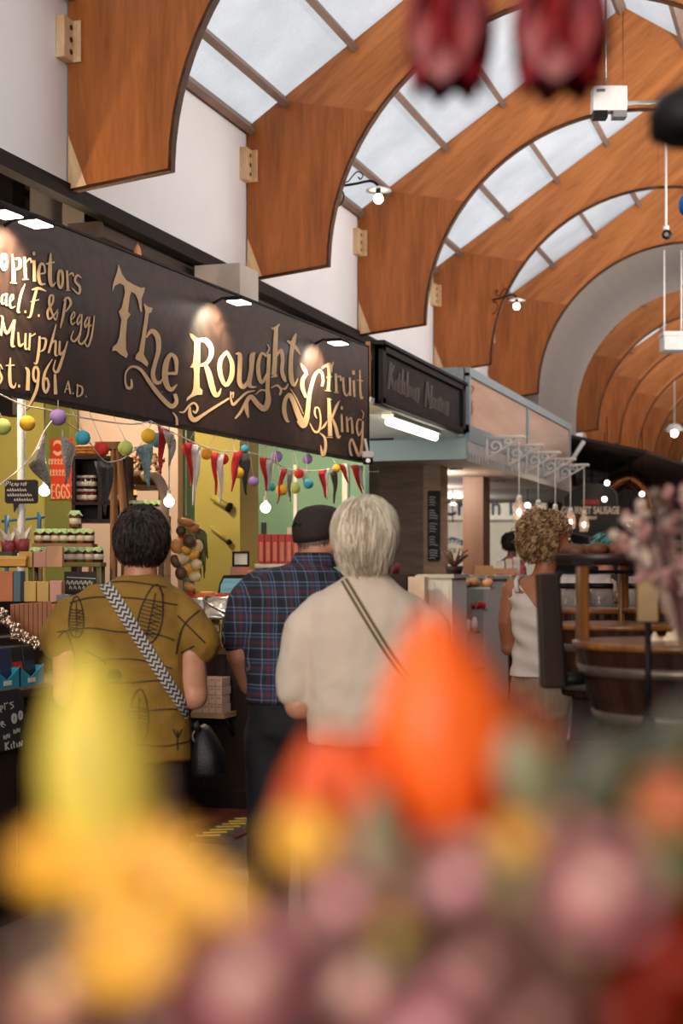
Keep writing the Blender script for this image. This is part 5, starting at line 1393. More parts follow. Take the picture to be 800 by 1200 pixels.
for k_, z in prof:
    for k in range(n):
        t = 2*PI*k/n; V.append(f((.084*k_*math.cos(t), -.008 + .098*k_*math.sin(t), (z-.022)*1.1 - .004 + .016*math.sin(t)*(z < .1))))
m.add(V, [(i*n+k, i*n+(k+1) % n, (i+1)*n+(k+1) % n, (i+1)*n+k) for i in range(len(prof)-1) for k in range(n)], 0, True)
cp = m.build('cap', capm, rB); md = cp.modifiers.new('s', 'SOLIDIFY'); md.thickness = .003
m = MB(); V = []
for i in range(5):
    for j in range(9):
        t = (j/8-.5)*2.0; rr = i/4; V.append(f((.078*math.sin(t)*(1+.05*rr), -.008+.098*math.cos(t) + .065*rr*math.cos(t*.9), .035 - .018 - .02*rr*rr - .012*abs(math.sin(t)))))
m.add(V, [(i*9+j, i*9+j+1, (i+1)*9+j+1, (i+1)*9+j) for i in range(4) for j in range(8)], 0, True)
o = m.build('peak', capm, cp); md = o.modifiers.new('s', 'SOLIDIFY'); md.thickness = .004
MB().tube([f((.02, -.107, .04)), f((.0, -.112, .052)), f((-.02, -.107, .04))], .004, 6).build('strap', blackt, cp)

# ---------------- customer C: white hair, cream tee
rC = thing('person', 'person with a white bob in a cream tee, back to us, strap across the shoulder', 'person', wbase(428, 4.4), TH)
mC = MB(); hC = HMat((.004, .0, 1.525), -.35, .08)
head_parts(mC, None, hC)
limb(mC, [(0, -.01, 1.30), (0, -.005, 1.38), (.004, .0, 1.46)], [.08, .056, .054])
rings(mC, [(0, 0, .84, .13, .10), (0, 0, 1.1, .14, .10), (0, 0, 1.28, .16, .10), (0, 0, 1.35, .12, .07)])
limb(mC, [(-.14, 0, 1.25), (-.205, -.02, 1.14), (-.195, -.02, 1.03), (-.13, .12, .99), (-.06, .22, 1.03)], [.045, .048, .046, .038, .028]); hand(mC, Vector((-.055, .235, 1.03)), (.6, .8, 0), (-.5, .4, .7), 1, .5)
limb(mC, [(.14, 0, 1.25), (.21, -.02, 1.14), (.2, -.02, 1.03), (.13, .12, .99), (.06, .22, 1.03)], [.045, .048, .046, .038, .028]); hand(mC, Vector((.055, .235, 1.03)), (-.6, .8, 0), (.5, .4, .7), -1, .5)
limb(mC, [(.09, 0, .85), (.09, 0, .46), (.1, -.01, .08)], [.07, .06, .04]); limb(mC, [(-.09, 0, .85), (-.09, 0, .46), (-.1, -.01, .08)], [.07, .06, .04])
remesh(mC.build('body', SKIN, rC), .008, 3); face_features(rC, hC)
tee = mat('cream_tee_cotton', (214, 196, 178), .85, var=.05, scale=6, bump=.15, bscale=200)
s = MB(); rings(s, [(.0, 0, .92, .175, .135), (.0, 0, 1.0, .178, .135), (0, -.005, 1.12, .178, .13), (0, -.008, 1.23, .185, .125), (0, -.008, 1.30, .178, .115), (0, -.006, 1.345, .15, .098), (0, -.004, 1.385, .10, .08), (0, -.002, 1.412, .064, .064)])
limb(s, [(-.12, 0, 1.305), (-.172, -.005, 1.24), (-.20, -.015, 1.12), (-.205, -.02, 1.075)], [.062, .076, .064, .060]); limb(s, [(.12, 0, 1.305), (.178, -.005, 1.24), (.21, -.015, 1.12), (.212, -.02, 1.075)], [.062, .076, .064, .060])
shC = remesh(s.build('tee_shirt', tee, rC), .010, 2, .020, .11)
tr = MB(); rings(tr, [(0, 0, .76, .09, .07), (0, 0, .82, .165, .12), (0, 0, .95, .162, .12)]); limb(tr, [(.088, 0, .8), (.09, 0, .46), (.1, -.01, .08)], [.095, .075, .062]); limb(tr, [(-.088, 0, .8), (-.09, 0, .46), (-.1, -.01, .08)], [.095, .075, .062])
remesh(tr.build('jeans', denim2, rC), .012, 8, .012, .08); shoes(rC, [(.1, -.01, 0), (-.1, -.01, .05)], shoe_m)
hair_mesh(rC, hC, hairmat('white_hair', (206, 190, 168), (244, 230, 208)), (.088, .104, .100), (0, -.014, .014), 3200, .115, .16, -.09, .035, 3, lift=.006, thick=.0017, inward=.25, crown=(0, -.03, .11))
bvC = bvh_of(shC, rC); hit = surf_hit(bvC)
cb = thing('crossbody_strap', 'thin olive and cream striped bag strap across the cream tee', 'strap', rC.location + Vector((0, 0, 1.0)), TH)
invb = (Matrix.Translation(cb.location) @ Matrix.Rotation(TH, 4, 'Z')).inverted()
sm_ = MB(); P_ = [(396, 668, 8), (412, 695, 9), (436, 735, 9), (460, 773, 9), (482, 802, 9), (498, 822, 9)]
surf_stroke(sm_, hit, invb, P_, .006, 8); sm_.build('strap_webbing', mat('olive_webbing', (104, 88, 66), .8), cb)
sm_ = MB(); surf_stroke(sm_, hit, invb, [(x, y, 2.2) for x, y, w in P_], .008, 8); sm_.build('centre_stripe', mat('cream_webbing', (206, 190, 164), .8), cb)

# ---------------- customer D: curly hair, white low-backed top
rD = thing('person', 'person with curly blonde hair in a white low-backed top by the barrels', 'person', wbase(634, 7.0), TH-.30)
mD = MB(); hD = HMat((.035, .03, 1.575), -1.1, .0)
head_parts(mD, None, hD)
limb(mD, [(.0, -.01, 1.34), (.015, .005, 1.42), (.03, .02, 1.50)], [.07, .052, .05])
rings(mD, [(0, 0, .86, .11, .085), (0, 0, 1.08, .11, .09), (0, 0, 1.22, .135, .095), (0, 0, 1.32, .15, .085), (0, 0, 1.37, .13, .065), (0, 0, 1.40, .06, .05)])
limb(mD, [(-.14, 0, 1.335), (-.165, .0, 1.18), (-.16, .02, 1.06), (-.09, .15, 1.05), (-.03, .24, 1.1)], [.047, .042, .038, .032, .025]); hand(mD, Vector((-.025, .25, 1.1)), (.5, .8, .2), (-.6, .3, .7), 1, .5)
limb(mD, [(.14, 0, 1.335), (.165, .04, 1.18), (.16, .10, 1.08), (.12, .22, 1.12), (.08, .3, 1.18)], [.047, .042, .038, .032, .025]); hand(mD, Vector((.078, .31, 1.185)), (-.3, .8, .3), (.6, .3, .7), -1, .5)
limb(mD, [(.08, 0, .9), (.085, 0, .48), (.09, -.01, .08)], [.065, .055, .038]); limb(mD, [(-.08, 0, .9), (-.085, 0, .48), (-.09, -.01, .08)], [.065, .055, .038])
remesh(mD.build('body', SKIN2, rD), .008, 3); face_features(rD, hD)
V = []; n = 120; zs = [.93 + .0045*i for i in range(100)]
def tr_(z):
    L = [(.93, .152, .125), (1.0, .138, .115), (1.08, .128, .105), (1.22, .147, .108), (1.31, .163, .098), (1.36, .145, .082), (1.385, .11, .07)]
    for a, b in zip(L, L[1:]):
        if z <= b[0]:
            t = (z-a[0])/(b[0]-a[0]); return a[1]+(b[1]-a[1])*t, a[2]+(b[2]-a[2])*t
    return L[-1][1:]
keep = []
for z in zs:
    rx, ry = tr_(z)
    for k in range(n):
        t = 2*PI*k/n; w = .004*math.sin(t*5 + z*40) + .004*math.sin(z*70 + t*3); x = (rx+w)*math.cos(t); y = (ry+w)*math.sin(t); V.append((x, y, z))
        keep.append(not (y < .02 and z > 1.235 + abs(x-.02)*1.15) and not (y >= .02 and z > 1.30 + abs(x)*.5) and not (abs(x) > .135 and z > 1.30))
m = MB(); m.add(V, [q for q in [(i*n+k, i*n+(k+1) % n, (i+1)*n+(k+1) % n, (i+1)*n+k) for i in range(len(zs)-1) for k in range(n)] if sum(keep[j] for j in q) >= 3], 0, True)
o = m.build('draped_top', mat('white_gauze_top', (222, 206, 196), .8, var=.05, bump=.2), rD); sm_ = o.modifiers.new('e', 'SMOOTH'); sm_.iterations = 12; sm_.factor = .6; md = o.modifiers.new('s', 'SOLIDIFY'); md.thickness = .005
for s_ in (-1, 1): MB().tube([(s_*.10, -.085, 1.325), (s_*.108, -.06, 1.375), (s_*.11, 0, 1.392), (s_*.105, .05, 1.36), (s_*.09, .085, 1.31)], .012, 6).build('shoulder_strap', mat('white_strap', (226, 214, 206), .8), rD)
tr = MB(); rings(tr, [(0, 0, .64, .10, .08), (0, 0, .75, .158, .125), (0, 0, .96, .137, .107)]); limb(tr, [(.078, 0, .76), (.085, 0, .4), (.09, -.01, .1)], [.09, .088, .092]); limb(tr, [(-.078, 0, .76), (-.085, 0, .4), (-.09, -.01, .1)], [.09, .088, .092])
remesh(tr.build('linen_trousers', mat('beige_linen', (158, 132, 112), .85, var=.12, scale=20, bump=.3, stretch=(3, 3, .3)), rD), .012, 2, .022, .07); shoes(rD, [(.09, -.01, 0), (-.09, -.01, .05)], shoe_m)
hair_mesh(rD, hD, hairmat('curly_blonde_hair', (116, 80, 50), (226, 186, 138), (1, 1, 1)), (.092, .106, .103), (0, -.03, .018), 2300, .065, .35, -.085, .0, 4, curl=.011, lift=.012, thick=.0024, crown=(0, -.02, .12))
# earring
MB().ell(hD @ Vector((.078, -.0, -.055)), .006, 8, 6).build('earring', M_['steel'], rD)

# ---------------- stall worker E (pink top) and F (teal cap), upper bodies over the counters
def worker(px, D, topy, label, skinm, shirtm, yaw, hairm, capm=None, curlr=.3, w=.17):
    H = zat(topy, D); r = thing('person', label, 'person', wbase(px, D), TH+yaw)
    m = MB(); hh = HMat((0, .02, H-.115), 0, .1); head_parts(m, None, hh)
    limb(m, [(0, 0, H-.32), (0, .01, H-.17)], [.06, .05]); rings(m, [(0, 0, H-.75, .14, .1), (0, 0, H-.4, .15, .1), (0, 0, H-.30, .12, .07)])
    for s in (-1, 1):
        limb(m, [(s*.16, 0, H-.35), (s*.19, 0, H-.55), (s*.17, .08, H-.64), (s*.08, .22, H-.60)], [.05, .043, .038, .027]); hand(m, Vector((s*.075, .235, H-.6)), (-s*.5, .8, 0), (s*.4, .3, .8), -s, .4)
        limb(m, [(s*.09, 0, H-.75), (s*.09, 0, .45), (s*.09, 0, .08)], [.07, .06, .04])
    remesh(m.build('body', skinm, r), .011, 3); face_features(r, hh)
    s = MB(); rings(s, [(0, 0, H-.78, w, .13), (0, 0, H-.55, w*.97, .125), (0, 0, H-.40, w*1.05, .12), (0, 0, H-.32, .13, .09), (0, 0, H-.27, .075, .065)])
    for q in (-1, 1): limb(s, [(q*.11, 0, H-.345), (q*.17, 0, H-.42), (q*.19, 0, H-.52)], [.058, .068, .06])
    remesh(s.build('shirt', shirtm, r), .014, 2, .015, .1)
    t = MB(); rings(t, [(0, 0, H-.95, .17, .12), (0, 0, H-.74, .165, .12)]); limb(t, [(.09, 0, H-.9), (.09, 0, .08)], [.09, .062]); limb(t, [(-.09, 0, H-.9), (-.09, 0, .08)], [.09, .062]); remesh(t.build('trousers', blackt, r), .018, 2)
    shoes(r, [(.09, -.01, 0), (-.09, -.01, 0)], shoe_m)
    hair_mesh(r, hh, hairm, (.088, .104, .10), (0, -.012, .02), 900, .05, .5, -.06, .03, int(px), curl=.008 if curlr else 0, lift=.012, thick=.003)
    if capm:
        c = MB(); V = []; n = 20
        for k_, z in ((1.06, .035), (1.08, .06), (.95, .095), (.6, .125), (0.0, .135)):
            for k in range(n): a = 2*PI*k/n; V.append(hh @ Vector((.084*k_*math.cos(a), -.01+.104*k_*math.sin(a), z)))
        c.add(V, [(i*n+k, i*n+(k+1) % n, (i+1)*n+(k+1) % n, (i+1)*n+k) for i in range(4) for k in range(n)], 0, True); o = c.build('cap', capm, r)
        c = MB(); V = []
        for i in range(4):
            for j in range(7): a = (j/6-.5)*1.9; V.append(hh @ Vector((.085*math.sin(a), -.01+(.104+.07*i/3)*math.cos(a), .04 - .02*(i/3)**2)))
        c.add(V, [(i*7+j, i*7+j+1, (i+1)*7+j+1, (i+1)*7+j) for i in range(3) for j in range(6)], 0, True); o2 = c.build('peak', capm, o); md = o2.modifiers.new('s', 'SOLIDIFY'); md.thickness = .004
    return r
worker(599, 17.3, 625, 'person with dark curly hair in a dusty pink top behind the glass counters', SKIN3, mat('dusty_pink_shirt', (150, 62, 74), .8), -1.0, hairmat('black_hair', (14, 11, 10), (38, 28, 24)))
worker(711, 10.5, 627, 'person in a teal baseball cap stooping behind the round trays', SKIN, mat('dark_work_shirt', (40, 38, 42), .8), 1.5, hairmat('brown_hair', (50, 34, 26), (90, 64, 46)), mat('teal_cap_cloth', (70, 158, 152), .8), 0)
# ================================================================ STALLS FURTHER DOWN THE AISLE
GX = -3.18
gblue = mat('pale_grey_blue_paint', (150, 166, 168), .6, var=.05, scale=2)
gpink = mat('warm_glass_panel', (206, 178, 158), .25, var=.12, scale=2, stretch=(1, .3, 3))
# carved name board in a black frame
ns = thing('name_board', 'black framed grey board with a carved two-word name, beyond the painted sign', 'sign', (GX, 10.55, 3.1-.225), 0)
inv = Matrix.Translation(ns.location).inverted()
zt1, zb1 = 3.10, 2.665; h2 = (zt1-zb1)/2
L_ = 2.62; Z0_ = -h2+.005; Z1_ = h2+.005
MB().b2((-.03, 0, Z0_), (0, L_, Z1_)).build('panel', mat('slate_grey_board', (62, 56, 54), .7, var=.15, spec=.1), ns)
m = MB()
for a, b in (((-.05, -.0, Z1_-.05), (.035, L_, Z1_)), ((-.05, 0, Z0_), (.035, L_, Z0_+.05)), ((-.05, 0, Z0_), (.035, .09, Z1_)), ((-.05, L_-.09, Z0_), (.035, L_, Z1_))): m.b2(a, b)
m.b2((-.06, -.02, Z1_), (.055, L_+.02, Z1_+.03)); m.build('frame', M_['black'], ns, bevel=.006)
MB().b2((-.09, -.03, Z0_), (-.055, -.0, Z1_+.02)).build('end_batten', wood('end_batten_wood', (120, 84, 60), (176, 130, 96), 4), ns)
LT = Lettering(xplane_hit(GX), inv, .006); LT.tf(400, 280, 2.0); S_ = LT.stroke
def gl(x, y0, y1, w=5): S_((x, y0, w), (x, y1, w))
LT.tf(430, 390, 6.154)
def osm(cx, cy, rx, ry, w): S_(*[(cx+rx*math.sin(a*PI/4), cy-ry*math.cos(a*PI/4), w) for a in range(9)])
S_((167,212,12),(150,398,14)); S_((190,232,10),(162,310,9)); S_((166,300,9),(190,402,14))
osm(205, 375, 9, 34, 7); S_((218,335,8),(214,412,9)); S_((230,288,8),(223,425,10)); S_((214,335,6),(242,348,6))
S_((254,262,9),(244,435,10)); S_((250,365,6),(264,350,8),(262,440,9)); S_((289,282,10),(281,456,11))
for cx, cy in ((303, 418), (329, 432)): osm(cx, cy, 9, 36, 7); S_((cx-8,cy,5),(cx+9,cy+3,5))
S_((350,395,8),(343,486,9)); S_((350,410,6),(368,398,8),(362,498,9))
S_((430,350,11),(416,525,12)); S_((430,355,9),(450,538,10)); S_((462,378,9),(452,540,10))
osm(471, 498, 9, 36, 7); osm(494, 508, 9, 36, 7); S_((516,462,8),(509,556,9)); S_((516,478,6),(531,470,8),(527,564,9))
osm(543, 528, 7, 32, 7); S_((554,490,8),(551,575,9)); S_((566,492,8),(560,582,9)); S_((566,508,6),(579,500,8),(575,592,9))
LT.mb.build('lettering', mat('carved_dark_letter', (16, 15, 15), .5), ns); LT.sh.build('letter_highlight', mat('painted_letter_highlight', (104, 97, 90), .6), ns)  # pale edge strokes are the carving's highlight painted in
# grey fascia: cross beam and long side fascia
struct(MB().b2((-6.5, 13.3, 2.45), (GX, 13.42, 2.64)).build('beam_grey_cross', gblue))
struct(MB().b2((-6.5, 10.45, 2.66), (GX-.03, 13.3, 2.70)).build('ceiling_stall_soffit', mat('pale_soffit', (206, 204, 198), .6, var=.03)))
gf = thing('stall_fascia', 'long pale grey-blue shop fascia with lit beige panels and fretted lower edge', 'fascia', (GX, 13.4, 0))
YL = 5.6
MB().b2((-.14, 0, 2.62), (-.03, YL, 3.30)).build('backing_board', gblue, gf)
MB().b2((-.7, -.04, 2.62), (-.1, .06, 3.30)).build('end_face', gblue, gf)
m = MB()
for a, b in (((-.04, 0, 3.22), (.02, YL, 3.30)), ((-.04, 0, 2.62), (.012, YL, 2.77)), ((-.04, 0, 2.7), (.015, .06, 3.25)), ((-.04, YL*.5-.03, 2.7), (.015, YL*.5+.03, 3.25)), ((-.04, YL-.06, 2.7), (.015, YL, 3.25))): m.b2(a, b)
m.build('frame', gblue, gf)
for k in range(2): MB().b2((-.03, .06+k*YL*.5, 2.77), (-.005, YL*.5-.03+k*YL*.5, 3.22)).build('panel', gpink, gf)
m = MB()   # fretted edge
for k in range(44):
    y = k*YL/44; m.prism([(0, 2.62), (YL/44, 2.62), (YL/44, 2.52), (YL/44*.75, 2.50), (YL/88, 2.44), (YL/44*.25, 2.50), (0, 2.52)], lambda u, v, d, y=y: (d, y+u, v), -.02, .005)
m.build('fretted_edge', mat('pale_trim', (206, 204, 200), .6, var=.05), gf)
LT = Lettering(xplane_hit(GX-.004), Matrix.Translation(gf.location).inverted(), .004); LT.tf(400, 280, 2.0); S_ = LT.stroke
S_((300,352,3),(306,345,3),(310,352,3),(300,368,3),(303,385,3),(309,380,3)); S_((303,390,3),(308,398,3),(303,412,3),(300,400,3),(306,388,3)); LT.mb.build('painted_emblem', mat('brown_emblem', (120, 76, 60), .6), gf)
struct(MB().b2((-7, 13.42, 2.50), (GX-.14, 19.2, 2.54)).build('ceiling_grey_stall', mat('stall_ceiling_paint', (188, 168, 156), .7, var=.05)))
# fluorescent tube under soffit
a = at(438, 487, 11.6); b = at(497, 508, 13.0)
c = (a+b)/2
y0q, y1q = 11.1, 13.0
r = thing('fluorescent_light', 'long fluorescent tube light under the pale soffit behind the name board', 'light', (onY(452, 11.2)[0], 12.0, 2.60), 0)
MB().b2((-.05, -.75, .03), (.05, .75, .058)).build('housing', M_['white'], r); MB().tube([(0, -.72, .0), (0, .72, .0)], .03, 10).build('tube', emit('lit_fluorescent_tube', (255, 250, 238), 9), r)
# scroll brackets with pendant lamps
scw = mat('white_iron', (244, 240, 234), .5, var=.03)
pend = None
names = ['nearest', 'second', 'third', 'fourth', 'farthest']
brk0 = None; pen0 = None
for i in range(5):
    y = 14.12 + .985*i
    lb = 'white scrolled iron bracket, %s of the five on the grey fascia' % names[i]
    if brk0 is None:
        brk0 = thing('scroll_bracket', lb, 'bracket', (GX+.012, y, 2.50), 0, 'scroll brackets on the grey fascia')
        MB().tube([(0, 0, 0), (0, 0, .22)], .016, 6).tube([(0, 0, .21), (.36, 0, .21), (.38, 0, .20)], .017, 6).build('arm', scw, brk0)
        m = MB()
        def spir(cx, cz, r0, a0, a1, n=22): return [(cx + r0*(1-.75*k/n)*math.cos(a0+(a1-a0)*k/n), 0, cz + r0*(1-.75*k/n)*math.sin(a0+(a1-a0)*k/n)) for k in range(n+1)]
        m.tube(spir(.085, .125, .07, -2.2, 6), .013, 5); m.tube(spir(.215, .165, .04, 3.6, -3), .012, 5); m.tube(smooth([(0, 0, .02), (.06, 0, .04), (.14, 0, .09), (.22, 0, .13), (.34, 0, .20)]), .013, 5); m.tube(spir(.30, .185, .02, 3, -2), .009, 5)
        m.build('scroll', scw, brk0)
    else: dup(brk0, (GX+.012, y, 2.50), 0, lb)
    lb = 'glass pendant lamp hung from the %s scroll bracket' % names[i]
    loc = (GX+.33, y, 1.90)
    if pen0 is None:
        pen0 = thing('pendant_lamp', lb, 'pendant lamp', loc, 0, 'pendant lamps along the grey fascia')
        MB().lathe([(.03, 0), (.055, .01), (.062, .09), (.055, .16), (.03, .20), (.02, .21)], 16).build('glass_shade', glassy('bubbled_glass', (240, 214, 196), .35, .1), pen0)
        MB().lathe([(.0, .21), (.03, .205), (.022, .25), (.0, .26)], 12).build('cap', scw, pen0)
        MB().ell((0, 0, .09), (.022, .022, .03), 10, 8).build('filament_bulb', M_['bulb_soft'], pen0)
        MB().tube([(0, 0, .26), (0, 0, .80)], .006, 5).build('cord', scw, pen0)
    else: dup(pen0, loc, 0, lb)
bulb(606, 592, 15.8, 3.0, 560, 'bare round bulb glowing behind the first pendant lamps', M_['bulb'], False) if 0 else None

# interior of the grey stall
pan = mat('grey_wood_effect_panel', (128, 104, 88), .6, var=.25, scale=3, stretch=(1, 1, 6))
def vbox(nm, px0, px1, Y, depth, z0, z1, m):
    xa, xb = onY(px0, Y)[0], onY(px1, Y)[0]
    return struct(MB().b2((xa, Y, z0), (xb, Y+depth, z1)).build(nm, m))
vbox('column_panelled', 444, 500, 15.0, .5, 0, 2.5, pan)
vbox('column_panelled', 496, 516, 14.65, .3, 0, 2.5, mat('lighter_wood_panel', (160, 128, 104), .6, var=.2, scale=3, stretch=(1, 1, 6)))
vbox('column_timber_post', 542, 566, 16.6, .35, 0, 2.5, mat('post_wood', (120, 88, 70), .5, var=.2, scale=4, stretch=(1, 1, .2)))
vbox('wall_panelled_back', 425, 450, 15.5, .2, 0, 2.5, pan)
xa = onY(514, 24.0)[0]; xb = onY(640, 24)[0]
struct(MB().b2((xa-2, 24.0, 0), (xb, 24.1, 3.4)).build('wall_white_far', mat('cream_far_wall', (214, 206, 190), .6, var=.04)))
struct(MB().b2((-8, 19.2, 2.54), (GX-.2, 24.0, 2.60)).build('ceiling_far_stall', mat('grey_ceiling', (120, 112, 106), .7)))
# dark header and sign board lettering
D24 = onY(560, 23.9)[1]
r = thing('shop_sign', 'white shop sign with large dark blue words on the far wall', 'sign', (onY(560, 23.95)[0], 23.95, zat(609, D24)))
w1 = onY(640, 23.95)[0]-onY(512, 23.95)[0]
MB().b2((-w1*.5, 0, 0), (w1*.5, .03, .42)).build('board', mat('white_sign_board', (232, 226, 212), .5), r); MB().b2((-w1*.5, -.01, -.04), (w1*.5, .03, 0)).build('lower_rail', mat('sign_rail', (120, 108, 92), .5), r)
for tx, px in (('Ch', 517), ('en', 562), ('Inn', 595)):
    x, D = onY(px, 23.93); text_mesh(tx, .40, mat('navy_letter', (26, 36, 72), .5), r, (x - r.location.x, -.012, .08), .92, bold=.007)
# round product sign
r = thing('round_banner', 'white banner with curved blue and red bands about chicken behind the menu board', 'banner', (onY(530, 20)[0], 20, zat(662, onY(530, 20)[1])))
ww = onY(543, 20)[0]-onY(516, 20)[0]; hh = 50/F*onY(530, 20)[1]
MB().tube([(0, .01, hh), (0, .01, 2.54-r.location.z)], .008, 6).build('hanger', M_['black'], r)
MB().b2((-ww/2, 0, 0), (ww/2, .02, hh)).build('sheet', mat('banner_white', (226, 222, 208), .6), r)
arc = lambda z0, th, s: [(-ww/2, z0), (0, z0+s), (ww/2, z0), (ww/2, z0+th), (0, z0+th+s), (-ww/2, z0+th)]
MB().prism(arc(hh*.44, hh*.13, .05), lambda u, v, d: (u, d, v), -.006, 0).build('blue_band', mat('band_blue', (32, 72, 120), .5), r)
MB().prism(arc(hh*.08, hh*.12, -.05), lambda u, v, d: (u, d, v), -.006, 0).build('red_band', mat('band_red', (170, 36, 34), .5), r)
for tx, z, sz, mc in (('FFERING A', hh*.49, .085, (230, 226, 214)), ('SINCE 19', hh*.29, .08, (80, 70, 60)), ('Chicken', hh*.10, .085, (230, 220, 200))):
    text_mesh(tx, sz, mat('banner_letter', mc, .6), r, (0, -.01, z), 1.0, 'CENTER', .002, .001)
# tall chalk menu
x, D = onY(508, 14.6)
r = thing('menu_board', 'tall narrow black chalk menu fixed on the wood-effect panel', 'menu board', (x, 14.6, zat(657, D)), 0)
w = 15/F*D; h = 82/F*D
MB().b2((-w/2, 0, 0), (w/2, .03, h)).build('board', CHK, r, bevel=.004)
m = MB(); rnd = random.Random(4)
for k in range(5):
    for j in range(4): m.tube(smooth([(-w*.35, -.003, h*(.9-.19*k)-j*.026), (-w*.35+w*.2, -.003, h*(.9-.19*k)-j*.026+.01), (-w*.35+w*rnd.uniform(.4, .7), -.003, h*(.9-.19*k)-j*.026)], 3), .004, 4)
m.build('chalk_writing', CHALKW, r)
# recessed downlights and strip light
for i, (px, Y) in enumerate(((534, 15.2), (470, 16), (585, 17.5))):
    x, D = onY(px, Y); r = thing('recessed_downlight', 'small recessed downlight in the stall ceiling, ' + ['between post and menu board', 'over the panelled column', 'near the pendant lamps'][i], 'downlight', (x, Y, 2.492))
    MB().cyl((0, 0, -.004), (0, 0, .008), .05).build('lit_disc', emit('lit_downlight', (255, 226, 190), 14), r); MB().lathe([(.05, -.006), (.07, -.008), (.07, .008), (.05, .008)], 18).build('ring', M_['white'], r)
x, D = onY(572, 21.5)
r = thing('strip_light', 'short bright ceiling strip light before the white far sign', 'light', (x, 21.5, zat(579, D)))
MB().b2((-.3, -.05, 0), (.3, .05, .03)).build('diffuser', emit('lit_strip', (255, 246, 224), 8), r); MB().b2((-.32, -.07, .03), (.32, .07, .05)).build('housing', M_['white'], r); MB().tube([(0, 0, .05), (0, 0, 2.54-r.location.z)], .01, 6).build('stem', M_['white'], r)
for i, (x, y, e, c) in enumerate(((-4.6, 12.2, 30, (1, .92, .84)), (-4.2, 15.8, 55, (1, .84, .68)), (-5.4, 21.8, 110, (1, .93, .82)), (-4.9, 18.4, 45, (1, .9, .78)))):  # added lamps that brighten the further stalls
    d = bpy.data.lights.new('far_stall_fill_light', 'POINT'); d.energy = e; d.color = c; d.shadow_soft_size = .08
    r = thing('fill_lamp', 'small added fill lamp inside the ' + ['soffit bay', 'grey-fascia stall', 'far white stall', 'bay with the round banner'][i], 'fill lamp', (x, y, 2.38))
    MB().cyl((0, 0, .05), (0, 0, .10), .04).build('cap', M_['white'], r); MB().cyl((0, 0, .10), (0, 0, (.28, .12, .16, .12)[i]), .01).build('stem', M_['white'], r)
    lo = bpy.data.objects.new('far_stall_fill_light', d); COL.objects.link(lo); lo.parent = r

# glass display counters along the aisle
gls = glassy('display_glass', (190, 206, 204), .22, .05); frm = mat('white_metal_frame', (216, 212, 206), .4, var=.03)
def display_case(y0, y1, label, lower):
    r = thing('glass_display_case', label, 'display case', (-3.35, (y0+y1)/2, 0)); hl = (y1-y0)/2; hw = .3
    m = MB(); m.b2((-hw, -hl, 0), (hw, hl, .10)); m.b2((-hw, -hl, .55), (hw, hl, .62)); m.b2((-hw, -hl, .1), (-hw+.03, hl, .55)); m.b2((-hw, -hl, .1), (hw, -hl+.03, .55)) if lower else None
    m.b2((-hw, -hl, 1.36), (hw, hl, 1.385)); 
    for sx in (-1, 1):
        for sy in (-1, 1): m.b2((sx*hw-.012*(1+sx), sy*hl-.012*(1+sy), .1), (sx*hw+.012*(1-sx), sy*hl+.012*(1-sy), 1.36))
    m.build('frame', frm, r)
    MB().b2((hw-.006, -hl+.02, .62), (hw, hl-.02, 1.36)).build('front_pane', gls, r); MB().b2((-hw, -hl, .62), (hw, -hl+.006, 1.36)).build('end_pane', gls, r)
    MB().b2((-hw+.02, -hl+.02, .98), (hw-.05, hl-.02, .992)).build('glass_shelf', gls, r)
    return r
vbox('wall_low_white', 478, 497, 11.3, .1, 0, 1.38, mat('pale_pink_panel', (206, 184, 168), .5))
r = thing('white_cabinet', 'white tongue-and-groove cabinet end beside the glass display case', 'cabinet', (onY(512, 11.5)[0], 11.5, 0))
m = MB(); m.b2((-.13, 0, 0), (.12, .5, 1.37)); [m.b2((-.13+.06*k, -.006, .02), (-.13+.06*k+.05, 0, 1.35)) for k in range(4)]; m.build('body', frm, r); MB().b2((-.16, -.02, 1.37), (.14, .52, 1.40)).build('top', mat('pale_stone_top', (190, 186, 178), .3), r)
r1 = display_case(12.1, 13.5, 'tall glass display case on a white base behind the cream tee', True)
r2 = display_case(14.7, 16.1, 'long glass display case further along beside the low-backed white top', True)
r = thing('white_counter', 'white panelled counter end between the two glass display cases', 'counter', (-3.36, 14.05, 0))
m = MB(); m.b2((-.3, -.5, 0), (.3, .5, 1.35)); [m.b2((-.3+.1*k, -.508, .02), (-.3+.1*k+.088, -.5, 1.33)) for k in range(6)]; [m.b2((.3, -.5+.1*k, .02), (.308, -.5+.1*k+.088, 1.33)) for k in range(10)]; m.build('body', frm, r); MB().b2((-.32, -.52, 1.35), (.33, .52, 1.38)).build('top', mat('pale_stone_top', (190, 186, 178), .3), r)
# goods in the cases and on top
rnd = random.Random(8)
def lumps(px, py, D, sx, sz, m, label, cat, n=8, nm='food_tray'):
    r = thing(nm, label, cat, at(px, py, D)); MB().b2((-sx/2, -.09, 0), (sx/2, .09, .015)).build('tray', M_['steel'], r)
    for k in range(n):
        MB().ell((rnd.uniform(-.4, .4)*sx, rnd.uniform(-.06, .06), .02+rnd.uniform(.3, .8)*sz*.5), (sx*.13, .045, sz*.33), 8, 6).build('piece', m, r)
    return r
ice = mat('white_wrapped_parcel', (224, 222, 218), .4, var=.1); peach = col('peach_pastry', (214, 152, 112)); berry = col('dark_red_goods', (110, 40, 36))
for a in ((545, 742, 13.0, .22, .2, ice, 'heap of white wrapped parcels low in the nearer glass case'), (560, 716, 13.2, .14, .1, red, 'small red packs in the nearer glass case'), (557, 690, 12.9, .3, .12, peach, 'peach-coloured pastries on the upper glass shelf'), (585, 690, 15.0, .3, .14, peach, 'peach pastries in the further glass case')):
    lumps(*a, 'food', 8)
